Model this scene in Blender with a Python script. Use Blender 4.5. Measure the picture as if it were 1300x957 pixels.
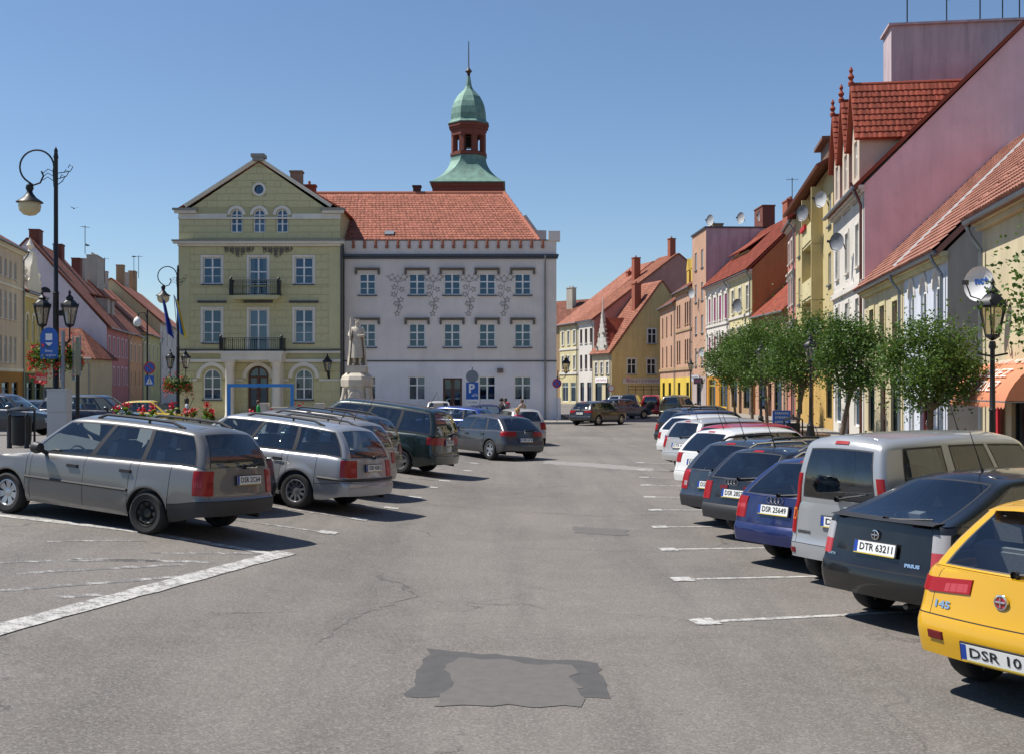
import bpy, bmesh, math, random
from mathutils import Vector, Matrix
for _o in list(bpy.data.objects): bpy.data.objects.remove(_o)
sc = bpy.context.scene
COL = sc.collection
R = math.radians
random.seed(11)
# ------------------------------------------------------------------ camera, sky, sun, exposure
F, CH, HY = 1450.0, 2.4, 490.0            # focal length in photo pixels, eye height, horizon row
cd = bpy.data.cameras.new('camera'); cam = bpy.data.objects.new('camera', cd); COL.objects.link(cam)
cam.location = (0, 0, CH); cam.rotation_euler = (R(90), 0, 0)
cd.sensor_width = 36; cd.lens = 36*F/1300; cd.shift_y = 11.5/1300; cd.clip_end = 12000; cd.clip_start = .1
sc.camera = cam
SUN_EL, SUN_AZ = 58.0, -81.0              # azimuth from +Y towards +X
wd = bpy.data.worlds.new('World'); sc.world = wd; wd.use_nodes = True
nt = wd.node_tree; bg = nt.nodes['Background']; sky = nt.nodes.new('ShaderNodeTexSky')
sky.sky_type = 'NISHITA'; sky.sun_disc = False; sky.sun_elevation = R(SUN_EL); sky.sun_rotation = R(SUN_AZ)
sky.air_density = 1.0; sky.dust_density = .2; sky.ozone_density = 5.0; sky.altitude = 200
nt.links.new(sky.outputs[0], bg.inputs[0]); bg.inputs[1].default_value = .07
sl = bpy.data.lights.new('sun', 'SUN'); sl.energy = 3.75; sl.angle = R(.53); sl.color = (1, .95, .87)
sun = bpy.data.objects.new('sun', sl); COL.objects.link(sun)
sun.rotation_euler = Vector((math.sin(R(SUN_AZ))*math.cos(R(SUN_EL)), math.cos(R(SUN_AZ))*math.cos(R(SUN_EL)), math.sin(R(SUN_EL)))).to_track_quat('Z', 'Y').to_euler()
sun.location = (-20, 10, 40)
sc.view_settings.view_transform = 'Standard'; sc.view_settings.look = 'None'
sc.view_settings.exposure = 0.78; sc.view_settings.gamma = 1.0; sc.view_settings.use_curve_mapping = False
sc.cycles.max_bounces = 6; sc.cycles.transparent_max_bounces = 12; sc.cycles.use_denoising = True
sc.cycles.caustics_reflective = False; sc.cycles.caustics_refractive = False
# ------------------------------------------------------------------ helpers
def smst(a, b, x):
    t = max(0., min(1., (x-a)/(b-a))); return t*t*(3-2*t)
def interp(tab, x):
    if x <= tab[0][0]: return tab[0][1]
    for (x0, y0), (x1, y1) in zip(tab, tab[1:]):
        if x <= x1: return y0+(y1-y0)*(x-x0)/(x1-x0) if x1 > x0 else y1
    return tab[-1][1]
_GA = [(-9, .66), (-7, .6), (-5, .46), (-3.5, .28), (-2, .1), (-.8, 0)]
def gz(x, y):                               # the square lies a little higher on its left side
    return interp(_GA, x)*(1-smst(34, 62, y))
def gp(px, py):                             # photo pixel -> point on the ground
    z = 0.
    for _ in range(25):
        D = (CH-z)*F/(py-HY); X = (px-650)*D/F; z = .5*z+.5*gz(X, D)
    return Vector((X, D, gz(X, D)))
def at(px, D, z=None):                      # photo column at a known distance
    X = (px-650)*D/F
    return Vector((X, D, gz(X, D) if z is None else z))
def zat(py, D): return CH+(HY-py)*D/F
class MB:
    def __init__(s): s.v = []; s.f = []; s.m = []; s.uv = []; s.sm = []
    def add(s, vs, fs, m=0, uv=None, smooth=False):
        b = len(s.v); s.v += [tuple(p) for p in vs]
        for f in fs:
            s.f.append([b+i for i in f]); s.m.append(m); s.sm.append(smooth)
            s.uv.append([uv[i] for i in f] if uv else None)
    def quad(s, a, b, c, d, m=0, uv=None): s.add([a, b, c, d], [(0, 1, 2, 3)], m, uv)
    def box(s, x0, x1, y0, y1, z0, z1, m=0, M=None):
        vs = [Vector((x, y, z)) for z in (z0, z1) for y in (y0, y1) for x in (x0, x1)]
        if M: vs = [M @ p for p in vs]
        s.add(vs, [(0, 2, 3, 1), (4, 5, 7, 6), (0, 1, 5, 4), (2, 6, 7, 3), (0, 4, 6, 2), (1, 3, 7, 5)], m)
    def prism(s, poly, y0, y1, m=0, T=None):  # poly of (x,z) counter-clockwise seen from -y
        n = len(poly); T = T or (lambda x, y, z: (x, y, z))
        vs = [T(x, y0, z) for x, z in poly]+[T(x, y1, z) for x, z in poly]
        s.add(vs, [tuple(range(n)), tuple(range(2*n-1, n-1, -1))]+[((i+1) % n, i, n+i, n+(i+1) % n) for i in range(n)], m)
    def tube(s, pts, r, n=8, m=0, smooth=True, closed=False):
        pts = [Vector(p) for p in pts]; N = len(pts)
        rs = r if isinstance(r, (list, tuple)) else [r]*N
        vs = []; up = None
        for i, p in enumerate(pts):
            d = (pts[(i+1) % N]-pts[i-1]) if closed else (pts[min(i+1, N-1)]-pts[max(i-1, 0)])
            d = d.normalized() if d.length > 1e-9 else Vector((0, 0, 1))
            if up is None: up = Vector((0, 0, 1)) if abs(d.z) < .9 else Vector((1, 0, 0))
            x = d.cross(up).normalized(); up = x.cross(d).normalized()
            for k in range(n):
                a = 2*math.pi*k/n; vs.append(p+x*(math.cos(a)*rs[i])+up*(math.sin(a)*rs[i]))
        fs = [(i*n+k, i*n+(k+1) % n, ((i+1) % N)*n+(k+1) % n, ((i+1) % N)*n+k) for i in range(N if closed else N-1) for k in range(n)]
        if not closed: fs += [tuple(range(n-1, -1, -1)), tuple(range((N-1)*n, N*n))]
        s.add(vs, fs, m, smooth=smooth)
    def lathe(s, prof, n=16, c=(0, 0, 0), m=0, axis='z', smooth=True, ang=0):
        vs = []
        for r, z in prof:
            for k in range(n):
                a = 2*math.pi*k/n+ang; x, y = r*math.cos(a), r*math.sin(a)
                p = (x, y, z) if axis == 'z' else ((z, x, y) if axis == 'x' else (x, z, y))
                vs.append((p[0]+c[0], p[1]+c[1], p[2]+c[2]))
        fl = axis == 'y'
        fs = []
        for i in range(len(prof)-1):
            for k in range(n):
                q = (i*n+k, i*n+(k+1) % n, (i+1)*n+(k+1) % n, (i+1)*n+k)
                fs.append(q[::-1] if fl else q)
        s.add(vs, fs, m, smooth=smooth)
    def grid(s, P, m=0, smooth=True, uv=None):   # P rows of points
        nr, nc = len(P), len(P[0]); vs = [p for row in P for p in row]
        s.add(vs, [(i*nc+j, i*nc+j+1, (i+1)*nc+j+1, (i+1)*nc+j) for i in range(nr-1) for j in range(nc-1)], m, [u for row in uv for u in row] if uv else None, smooth)
    def weld(s):
        ix = {}; mp = []; nv = []
        for p in s.v:
            k = (round(p[0], 4), round(p[1], 4), round(p[2], 4))
            if k not in ix: ix[k] = len(nv); nv.append(p)
            mp.append(ix[k])
        F_, M_, S_, U_ = [], [], [], []
        for f, m, sm, u in zip(s.f, s.m, s.sm, s.uv):
            g = []
            for i in f:
                if mp[i] not in g: g.append(mp[i])
            if len(g) > 2: F_.append(g); M_.append(m); S_.append(sm); U_.append(u if u and len(g) == len(f) else None)
        s.v, s.f, s.m, s.sm, s.uv = nv, F_, M_, S_, U_; return s
    def mesh(s, name, mats, ang=40):
        me = bpy.data.meshes.new(name); me.from_pydata(s.v, [], s.f)
        for mt in (mats if isinstance(mats, (list, tuple)) else [mats]): me.materials.append(mt)
        me.polygons.foreach_set('material_index', s.m)
        if any(u for u in s.uv):
            l = me.uv_layers.new(name='UVMap'); k = 0; d = []
            for f, u in zip(s.f, s.uv):
                for i in range(len(f)): d += (u[i] if u else (0, 0))
            l.data.foreach_set('uv', d)
        me.polygons.foreach_set('use_smooth', s.sm)
        if any(s.sm): me.set_sharp_from_angle(angle=R(ang))
        me.validate(); me.update()
        return me
    def build(s, name, mats, parent=None, loc=None, rz=0, ang=40, kind=None):
        return mk(name, s.mesh(name, mats, ang), parent, loc, rz, kind)
def mk(name, me, parent=None, loc=None, rz=0, kind=None):
    o = bpy.data.objects.new(name, me); COL.objects.link(o)
    if parent: o.parent = parent
    if loc is not None: o.location = loc
    if rz: o.rotation_euler = (0, 0, rz)
    if kind: o['kind'] = kind
    return o
def tag(o, label, cat=None, group=None, kind=None):
    o['label'] = label
    if cat: o['category'] = cat
    if group: o['group'] = group
    if kind: o['kind'] = kind
    return o
def thing(name, label, cat, loc=(0, 0, 0), rz=0, group=None):
    return tag(mk(name, None, None, loc, rz), label, cat, group)
def lettering(txt, size, parent, mat, loc, rot=(R(90), 0, 0), w=None, bold=0, name='lettering', align='CENTER'):
    cu = bpy.data.curves.new('t', 'FONT'); cu.body = txt; cu.size = size; cu.align_x = align; cu.align_y = 'CENTER'; cu.offset = bold; cu.resolution_u = 2
    to = bpy.data.objects.new('t', cu); me = bpy.data.meshes.new_from_object(to); bpy.data.objects.remove(to)
    if w and me.vertices:
        xs = [v.co.x for v in me.vertices]; k = w/(max(xs)-min(xs)); c = (max(xs)+min(xs))/2 if align == 'CENTER' else 0
        for v in me.vertices: v.co.x = (v.co.x-c)*k
    me.materials.clear(); me.materials.append(mat); me.name = name
    o = mk(name, me, parent, loc); o.rotation_euler = rot
    return o
# ------------------------------------------------------------------ materials
_MC = {}
class NT:
    def __init__(s, name):
        s.m = bpy.data.materials.new(name); s.m.use_nodes = True; s.t = s.m.node_tree; s.b = s.t.nodes['Principled BSDF']; s.out = s.t.nodes['Material Output']
    def n(s, ty, **kw):
        nd = s.t.nodes.new('ShaderNode'+ty)
        for k, v in kw.items(): setattr(nd, k, v)
        return nd
    def l(s, a, b): s.t.links.new(a, b)
    def val(s, nd, **kw):
        for k, v in kw.items(): nd.inputs[k].default_value = v
        return nd
    def noise(s, scale, detail=4, rough=.55, co=None, dist=0):
        nd = s.n('TexNoise'); nd.inputs['Scale'].default_value = scale; nd.inputs['Detail'].default_value = detail; nd.inputs['Roughness'].default_value = rough; nd.inputs['Distortion'].default_value = dist
        if co: s.l(co, nd.inputs['Vector'])
        return nd.outputs['Fac']
    def ramp(s, fac, stops):
        nd = s.n('ValToRGB'); e = nd.color_ramp.elements
        while len(e) < len(stops): e.new(.5)
        for x, (p, c) in zip(e, stops): x.position = p; x.color = c if len(c) == 4 else (*c, 1)
        s.l(fac, nd.inputs[0]); return nd.outputs[0]
    def mix(s, fac, a, b, mode='MIX'):
        nd = s.n('Mix', data_type='RGBA', blend_type=mode)
        for sock, v in ((nd.inputs[0], fac), (nd.inputs[6], a), (nd.inputs[7], b)):
            if isinstance(v, bpy.types.NodeSocket): s.l(v, sock)
            elif isinstance(v, (int, float)): sock.default_value = v
            else: sock.default_value = (*v, 1)
        return nd.outputs[2]
    def math(s, op, a, b=0, c=0):
        nd = s.n('Math', operation=op)
        for i, v in enumerate((a, b, c)):
            if isinstance(v, bpy.types.NodeSocket): s.l(v, nd.inputs[i])
            else: nd.inputs[i].default_value = v
        return nd.outputs[0]
    def bump(s, h, st=.3, dist=.02):
        nd = s.n('Bump'); nd.inputs['Strength'].default_value = st; nd.inputs['Distance'].default_value = dist
        s.l(h, nd.inputs['Height']); s.l(nd.outputs[0], s.b.inputs['Normal'])
    def obj(s, scale=(1, 1, 1)):
        tc = s.n('TexCoord'); mp = s.n('Mapping'); mp.inputs['Scale'].default_value = scale; s.l(tc.outputs['Object'], mp.inputs[0]); return mp.outputs[0]
def dk(c, k): return tuple(max(0, x*k) for x in c)
def srgb(r, g, b): return tuple(((x/255)/12.92 if x/255 < .04045 else ((x/255+.055)/1.055)**2.4) for x in (r, g, b))
def mat(name, c, rough=.75, metal=0, vary=.18, scale=2.5, bump=.15, bscale=60, coat=0, spec=.5, streak=0, emit=0, big=0):
    if name in _MC: return _MC[name]
    N = NT(name); b = N.b; b.inputs['Roughness'].default_value = rough; b.inputs['Metallic'].default_value = metal
    b.inputs['Coat Weight'].default_value = coat; b.inputs['Coat Roughness'].default_value = .04; b.inputs['Specular IOR Level'].default_value = spec
    co = N.obj()
    col = N.mix(N.math('MULTIPLY', N.noise(scale, 5, .6, co), 1.0), dk(c, 1-vary), dk(c, 1+vary)) if vary else None
    if big:
        pt = N.noise(.28, 4, .55, co, 1.2); col = N.mix(N.ramp(pt, [(.38, (0, 0, 0)), (.62, (big,)*3)]), col, dk(c, .8)); pf = N.noise(3.3, 7, .75, co, .5); col = N.mix(N.ramp(pf, [(.56, (0, 0, 0)), (.74, (big*.7,)*3)]), col, dk(c, .62))
    if streak:
        st = N.noise(1.6, 6, .65, N.obj((1.3, 1.3, .12)), .4)
        col = N.mix(N.math('MULTIPLY', N.math('GREATER_THAN', 1, 0), N.ramp(st, [(.42, (0, 0, 0)), (.72, (streak,)*3)])), col, dk(c, .45))
    if vary: N.l(col, b.inputs['Base Color'])
    else: b.inputs['Base Color'].default_value = (*c, 1)
    if bump: N.bump(N.noise(bscale, 3, .6, co), bump, .01)
    _MC[name] = N.m; return N.m
def plaster(name, c, streak=.35, vary=.12): return mat(name, c, .88, 0, vary, .9, .25, 45, spec=.2, streak=streak, big=.55)
def tilemat(name, c, rw=.2, rh=.3, var=.3, bump=.6):
    if name in _MC: return _MC[name]
    N = NT(name); uv = N.n('UVMap').outputs[0]; sp = N.n('SeparateXYZ'); N.l(uv, sp.inputs[0])
    row = N.math('DIVIDE', sp.outputs[1], rh); fl = N.math('FLOOR', row); fr = N.math('FRACT', row)
    cu = N.math('ADD', N.math('DIVIDE', sp.outputs[0], rw), N.math('MULTIPLY', fl, .5)); cf = N.math('FLOOR', cu); cr = N.math('FRACT', cu)
    cb = N.n('CombineXYZ'); N.l(cf, cb.inputs[0]); N.l(fl, cb.inputs[1])
    wn = N.n('TexWhiteNoise', noise_dimensions='2D'); N.l(cb.outputs[0], wn.inputs['Vector'])
    ns = N.noise(.55, 5, .6, uv)
    col = N.mix(wn.outputs[0], dk(c, 1-var), dk(c, 1+var)); col = N.mix(N.math('MULTIPLY', N.math('SUBTRACT', ns, .35), 1.3), col, dk(c, .55))
    N.l(col, N.b.inputs['Base Color']); N.b.inputs['Roughness'].default_value = .8; N.b.inputs['Specular IOR Level'].default_value = .25
    wv = N.math('SINE', N.math('MULTIPLY', cr, math.pi))
    N.bump(N.math('ADD', N.math('MULTIPLY', N.math('SUBTRACT', 1, fr), .8), N.math('MULTIPLY', wv, .35)), bump, .06)
    _MC[name] = N.m; return N.m
def glassmat(name, tint, op=.35, rough=.02, gc=(.95, .97, 1)):
    if name in _MC: return _MC[name]
    N = NT(name); N.t.nodes.remove(N.b)
    tr = N.n('BsdfTransparent'); tr.inputs[0].default_value = (*tint, 1)
    gl = N.n('BsdfGlossy'); gl.inputs['Roughness'].default_value = rough; gl.inputs[0].default_value = (*gc, 1)
    fr = N.n('Fresnel'); fr.inputs[0].default_value = 1.5
    f = N.math('ADD', N.math('MULTIPLY', fr.outputs[0], 1.1), op)
    mx = N.n('MixShader'); N.l(f, mx.inputs[0]); N.l(tr.outputs[0], mx.inputs[1]); N.l(gl.outputs[0], mx.inputs[2]); N.l(mx.outputs[0], N.out.inputs[0])
    _MC[name] = N.m; return N.m
def emitmat(name, c, st=1.):
    return mat(name, c, .5)
M_white = mat('white_paint', (.82, .82, .80), .5, vary=.06, bump=0)
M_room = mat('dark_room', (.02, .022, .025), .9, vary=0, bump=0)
M_glass = glassmat('window_glass', (.5, .55, .6), .07, gc=(.5, .72, 1))  # blue reflection tint stands in for a deeper blue sky mirrored in the panes
M_black = mat('black_iron', (.016, .017, .019), .45, .3, vary=.2, bump=.05)
M_zinc = mat('zinc_sheet', (.22, .25, .28), .45, .6, vary=.2, bump=.05)
M_stone = mat('grey_stone', (.36, .33, .28), .85, vary=.25, scale=3, bump=.4, bscale=25, streak=.4)
M_curt = mat('net_curtain', (.50, .51, .52), .9, vary=.1, bump=0)
M_curt2 = mat('beige_curtain', (.42, .36, .27), .9, vary=.15, bump=0)
M_brick = mat('chimney_brick', (.30, .09, .05), .9, vary=.3, scale=8, bump=.4, bscale=30)
M_wood = mat('brown_door_wood', (.10, .035, .018), .5, vary=.3, scale=6, bump=.1)
M_dark = mat('dark_rubber', (.02, .02, .02), .8, vary=.2, bump=.1)
M_chrome = mat('chrome', (.7, .7, .72), .15, 1, vary=0, bump=0)
# ------------------------------------------------------------------ ground
def asphalt():
    N = NT('asphalt'); co = N.obj()
    big = N.noise(.22, 5, .6, co, .6); mid = N.noise(1.7, 6, .65, co); fine = N.noise(55, 3, .7, co); vf = N.noise(160, 2, .7, co)
    col = N.ramp(big, [(.25, (.098, .087, .077)), (.5, (.152, .136, .121)), (.78, (.20, .180, .160))])
    col = N.mix(N.math('MULTIPLY', N.ramp(mid, [(.4, (0, 0, 0)), (.75, (1, 1, 1))]), .35), col, (.23, .214, .197))
    st = N.noise(.8, 5, .6, N.obj((1.6, .12, 1)), .3)                    # tyre-dark lanes along the street
    col = N.mix(N.math('MULTIPLY', N.ramp(st, [(.46, (0, 0, 0)), (.72, (1, 1, 1))]), .6), col, (.085, .079, .073))
    sp = N.n('TexVoronoi'); sp.inputs['Scale'].default_value = 1.1; N.l(co, sp.inputs['Vector'])
    oil = N.math('MULTIPLY', N.ramp(sp.outputs['Distance'], [(.03, (1, 1, 1)), (.16, (0, 0, 0))]), N.ramp(N.noise(.35, 2, .5, co), [(.5, (0, 0, 0)), (.65, (.6, .6, .6))]))
    col = N.mix(oil, col, (.05, .047, .045))
    vo = N.n('TexVoronoi', feature='DISTANCE_TO_EDGE'); vo.inputs['Scale'].default_value = .23
    wv = N.n('VectorMath', operation='ADD'); N.l(co, wv.inputs[0]); nn = N.n('TexNoise'); nn.inputs['Scale'].default_value = 1.3; nn.inputs['Detail'].default_value = 6; N.l(co, nn.inputs[0]); N.l(nn.outputs['Color'], wv.inputs[1]); N.l(wv.outputs[0], vo.inputs['Vector'])
    ck = N.math('MULTIPLY', N.ramp(vo.outputs['Distance'], [(.002, (1, 1, 1)), (.0055, (0, 0, 0))]), N.ramp(N.noise(.5, 3, .5, co), [(.48, (0, 0, 0)), (.6, (.8, .8, .8))]))
    col = N.mix(ck, col, (.045, .042, .04))
    col = N.mix(N.math('MULTIPLY', N.math('SUBTRACT', fine, .48), 1.5), col, (.42, .39, .36), 'MIX')
    col = N.mix(N.ramp(vf, [(.56, (0, 0, 0)), (.70, (.5, .5, .5))]), col, (.06, .057, .055))
    agg = N.n('TexVoronoi'); agg.inputs['Scale'].default_value = 55; N.l(co, agg.inputs['Vector']); gsp = N.n('SeparateColor'); N.l(agg.outputs['Color'], gsp.inputs[0])
    col = N.mix(N.ramp(gsp.outputs[0], [(.62, (0, 0, 0)), (.9, (.26, .26, .26))]), col, (.36, .335, .31)); col = N.mix(N.ramp(gsp.outputs[1], [(.7, (0, 0, 0)), (.95, (.3, .3, .3))]), col, (.06, .056, .052))
    N.l(col, N.b.inputs['Base Color']); N.b.inputs['Roughness'].default_value = .82; N.b.inputs['Specular IOR Level'].default_value = .3
    N.bump(N.math('SUBTRACT', N.math('ADD', fine, vf), N.math('MULTIPLY', ck, 2)), .35, .008)
    return N.m
M_asph = asphalt()
def paint_mat():
    N = NT('worn_road_paint'); co = N.obj()
    a = N.ramp(N.math('ADD', N.math('MULTIPLY', N.noise(9, 6, .7, co), .6), N.math('MULTIPLY', N.noise(60, 3, .7, co), .4)), [(.44, (0, 0, 0)), (.53, (1, 1, 1))])
    col = N.mix(a, (.19, .18, .17), N.mix(N.noise(3, 4, .6, co), (.38, .37, .35), (.60, .59, .56)))
    N.l(col, N.b.inputs['Base Color']); N.b.inputs['Roughness'].default_value = .8; return N.m
M_paint = paint_mat()
def faint_mat():
    N = NT('faded_road_paint'); co = N.obj()
    a = N.ramp(N.math('ADD', N.math('MULTIPLY', N.noise(6, 6, .7, co), .6), N.math('MULTIPLY', N.noise(50, 3, .7, co), .4)), [(.50, (0, 0, 0)), (.58, (1, 1, 1))])
    N.l(N.mix(a, (.15, .142, .135), (.42, .41, .39)), N.b.inputs['Base Color']); N.b.inputs['Roughness'].default_value = .85; return N.m
M_faint = faint_mat()
M_tar = mat('tar_patch', (.075, .071, .068), .75, vary=.35, scale=7, bump=.35, bscale=80)
M_tar2 = mat('grey_patch', (.12, .11, .102), .8, vary=.25, scale=9, bump=.35, bscale=80)
def pavemat(name, a, b, bw=.5, bh=.5):
    N = NT(name); co = N.obj(); br = N.n('TexBrick'); N.l(co, br.inputs['Vector'])
    for k, v in (('Scale', 1.), ('Mortar Size', .012), ('Brick Width', bw), ('Row Height', bh)): br.inputs[k].default_value = v
    br.inputs['Color1'].default_value = (*a, 1); br.inputs['Color2'].default_value = (*b, 1); br.inputs['Mortar'].default_value = (*dk(a, .45), 1)
    N.l(N.mix(N.math('MULTIPLY', N.noise(1.3, 5, .6, co), .6), br.outputs['Color'], dk(a, .6)), N.b.inputs['Base Color'])
    N.b.inputs['Roughness'].default_value = .85; N.bump(br.outputs['Fac'], -.4, .01); return N.m
M_pave = pavemat('pavement_slabs', (.33, .30, .26), (.27, .25, .22))
M_cob = pavemat('square_setts', (.24, .22, .20), (.18, .17, .16), .12, .12)
M_kerb = mat('kerb_granite', (.30, .29, .27), .8, vary=.2, scale=6, bump=.3)
def frange(a, b, s):
    n = int(round((b-a)/s)); return [a+(b-a)*i/n for i in range(n)]
xs = [-4000, -600, -150, -60]+frange(-45, -10, 2.5)+frange(-10, 0, .25)+frange(0, 10, 2.5)+[10, 20, 45, 100, 300, 1000, 4000]
ys = [-600, -100, -30]+frange(-10, 32, 1.5)+frange(32, 64, .5)+[64, 80, 110, 150, 220, 400, 1000, 5000]
b = MB(); b.grid([[(x, y, gz(x, y)) for x in xs] for y in ys], 0, True)
tag(b.build('road', M_asph), 'grey worn asphalt of the market square and street', 'road', kind='structure')
def strip(name, p0, p1, w0, w1, m, label, off=.012, seg=.3, wob=0, end0=0):
    p0, p1 = Vector(p0), Vector(p1); d = p1-p0; d.z = 0; L = d.length; d /= L; nrm = Vector((-d.y, d.x, 0)); n = max(2, int(L/seg)); P = []
    for i in range(n+1):
        t = i/n; c = p0.lerp(p1, t); w = (w0+(w1-w0)*t)/2; k = random.uniform(-wob, wob)
        P.append([(q.x, q.y, gz(q.x, q.y)+off) for q in (c+nrm*(w+k), c+nrm*.0, c-nrm*(w+k))])
    b = MB(); b.grid(P, 0, True); o = b.build(name, m)
    return tag(o, label, 'road marking', kind='structure')
for (hx, hy, ex, ey) in [(894, 789, 1080, 780), (866, 735, 1025, 731.5), (848, 697, 950, 695.5), (837.5, 668.5, 920, 668), (832, 647, 890, 647), (824.5, 630.5, 870, 631), (820, 615.5, 850, 616), (817.5, 605.5, 845, 606), (814, 596, 835, 596.5), (813, 587, 830, 587.5)]:
    a, c = gp(hx, hy), gp(ex, ey); d = (c-a); d.z = 0; d.normalize()
    strip('bay_line', a+d*.1, a+d*4.6, .1, .1, M_paint, 'white parking bay line beneath the cars parked along the shop side', off=.005, wob=.006)['group'] = 'bay lines on the shop side'
    strip('bay_line_head', a-d*.13, a+d*.13, .3, .3, M_paint, 'small white square heading a bay line on the shop side', off=.008, wob=.01)['group'] = 'bay line heads on the shop side'
for (hx, hy, ex, ey) in [(423, 676.5, 330, 664), (463, 659.5, 352, 644), (503, 645, 430, 636.5), (532, 631.5, 470, 624), (553, 618.5, 500, 613), (569, 610.5, 520, 606), (598, 597.5, 550, 594), (606, 588, 570, 585)]:
    a, c = gp(hx, hy), gp(ex, ey); d = (c-a); d.z = 0; d.normalize()
    strip('bay_line', a, a+d*4.8, .11, .11, M_faint, 'faded white bay line beneath the cars parked facing the planter', off=.005, wob=.008)['group'] = 'bay lines on the planter side'
    strip('bay_line_head', a-d*.05, a+d*.22, .3, .3, M_paint, 'small white square heading a bay line on the planter side', off=.008, wob=.01)['group'] = 'bay line heads on the planter side'
strip('painted_line', gp(-90, 823), gp(364, 701), .24, .26, M_paint, 'thick white line slanting across the asphalt beside the hatched corner', wob=.015, off=.009)
strip('painted_line', gp(-60, 650), gp(352, 704), .2, .2, M_paint, 'thick white line running along the silver grey estate car', wob=.015, off=.006)
for (x0, y0, x1, y1) in [(20, 728, 232, 716), (-40, 753, 232, 731), (75, 757.5, 132, 754), (90, 709, 270, 713), (-30, 715, 205, 711), (60, 687, 185, 686), (190, 701, 330, 702)]:
    strip('hatching_line', gp(x0, y0), gp(x1, y1), .1, .12, M_faint, 'faint worn white hatching line between the two thick lines', off=.003, wob=.02)['group'] = 'worn hatching lines'
def patch(name, pts, m, label, off=.005, jag=.05):
    P = [gp(*p) for p in pts]; out = []
    for i, p in enumerate(P):
        q = P[(i+1) % len(P)]; n = max(2, int((q-p).length/.12))
        for k in range(n):
            c = p.lerp(q, k/n); out.append((c.x+random.uniform(-jag, jag), c.y+random.uniform(-jag, jag)*1.2))
    b = MB(); b.add([(x, y, gz(x, y)+off) for x, y in out], [tuple(range(len(out)))])
    return tag(b.build(name, m), label, 'patch', kind='structure')
patch('asphalt_patch', [(515, 885), (545, 824), (610, 829), (757, 841), (772, 885)], M_tar, 'large dark tar edged repair patch in the asphalt', .003, .035)
patch('asphalt_patch', [(560, 895), (575, 834), (650, 838), (728, 846), (735, 895)], M_tar2, 'greyer filling inside the large tar edged patch', .0055, .06)
patch('asphalt_patch', [(726, 668), (797, 672), (797, 680), (729, 676)], M_tar2, 'small oblong grey repair patch in the middle of the street', .004, .05)
def tar_line(pts, w, label):
    P = [gp(*p) for p in pts]; L_ = []; R_ = []; rg = random.Random(4)
    path = []
    for a, c in zip(P, P[1:]):
        n = max(2, int((c-a).length/.1)); path += [a.lerp(c, k/n)+Vector((rg.gauss(0, .03), rg.gauss(0, .03), 0)) for k in range(n)]
    rows = []
    for i, q in enumerate(path[:-1]):
        d = (path[i+1]-q); d.z = 0; d.normalize(); nn = Vector((-d.y, d.x, 0))*w*rg.uniform(.15, 1.1); rows.append([(v.x, v.y, gz(v.x, v.y)+.0025) for v in (q+nn, q-nn)])
    b = MB(); b.grid(rows); return tag(b.build('tar_seam', M_tar2), label, 'seam', kind='structure')
tar_line([(405, 815), (440, 788), (485, 770), (540, 752)], .014, 'dark tar filled crack running across the asphalt beside the large patch')
tar_line([(560, 640), (650, 648), (760, 655), (850, 652)], .016, 'thin dark seam crossing the street before the small patch')
patch('asphalt_patch', [(690, 584), (760, 588), (830, 594), (825, 598), (740, 592), (688, 588)], mat('pale_patch', (.24, .225, .21), .85, vary=.2), 'pale worn strip crossing the street behind the driving hatchback', .004, .08)
# pavements with kerbs
def slab(name, poly, m, label, h=.13, zf=None):
    b = MB(); n = len(poly); zf = zf or (lambda x, y: 0.)
    b.add([(x, y, zf(x, y)+h) for x, y in poly]+[(x, y, -.4) for x, y in poly], [tuple(range(n))]+[(n+i, n+(i+1) % n, (i+1) % n, i) for i in range(n)])
    o = b.build(name, m); return tag(o, label, 'pavement', kind='structure')
def kerb(name, line, label, h=.13, w=.15, base=0.):
    b = MB()
    for (x0, y0), (x1, y1) in zip(line, line[1:]):
        L = math.hypot(x1-x0, y1-y0); n = max(1, int(L/1.0)); dx, dy = (x1-x0)/L, (y1-y0)/L
        for i in range(n):
            a, c = L*i/n+.006, L*(i+1)/n-.006; q = [(x0+dx*t-dy*s, y0+dy*t+dx*s) for t, s in ((a, -w/2), (c, -w/2), (c, w/2), (a, w/2))]; zz = base+random.uniform(-.004, .004)
            b.add([(x, y, zz-.3) for x, y in q]+[(x, y, zz+h+.006) for x, y in q], [(4, 5, 6, 7), (0, 1, 5, 4), (1, 2, 6, 5), (2, 3, 7, 6), (3, 0, 4, 7)])
    return tag(b.build(name, M_kerb), label, 'kerb', kind='structure')
KR = lambda D: 5.8+.105*D
FR = lambda D: 8.3+.14*D
kl = [(KR(4), 4), (KR(84), 84), (15.5, 105), (15.3, 139)]
slab('pavement', kl+[(19.5, 139), (20, 110), (20.6, 84), (FR(50)+1, 50), (FR(4)+1, 4)], M_pave, 'pale slab pavement along the row of colourful shop houses')
kerb('kerb', kl, 'granite kerb of the pavement on the shop side')
slab('pavement', [(-40, 72.6), (3.9, 72.6), (5.2, 74), (5.2, 95), (4, 95), (4, 78.5), (-40, 78.5)], M_pave, 'pale pavement around the foot of the grey town hall')
kerb('kerb', [(-40, 72.6), (3.9, 72.6), (5.2, 74), (5.2, 95)], 'granite kerb around the town hall pavement')
poly = [(-11, 6), (-11, 30), (-8.2, 40), (-7.2, 49), (-12, 54), (-40, 57), (-40, 6)]
P = []
b = MB()
for i in range(52):
    y = 6+i; xr = interp([(6, -11), (30, -11), (40, -8.2), (49, -7.2), (54, -12), (57, -38)], y) if True else 0
    P.append([(xr+.001, y, gz(xr, y)-.1)]+[(xr+(-45-xr)*k/6, y, gz(xr+(-45-xr)*k/6, y)+.1) for k in range(7)])
b.grid(P, 0, True)
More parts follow.
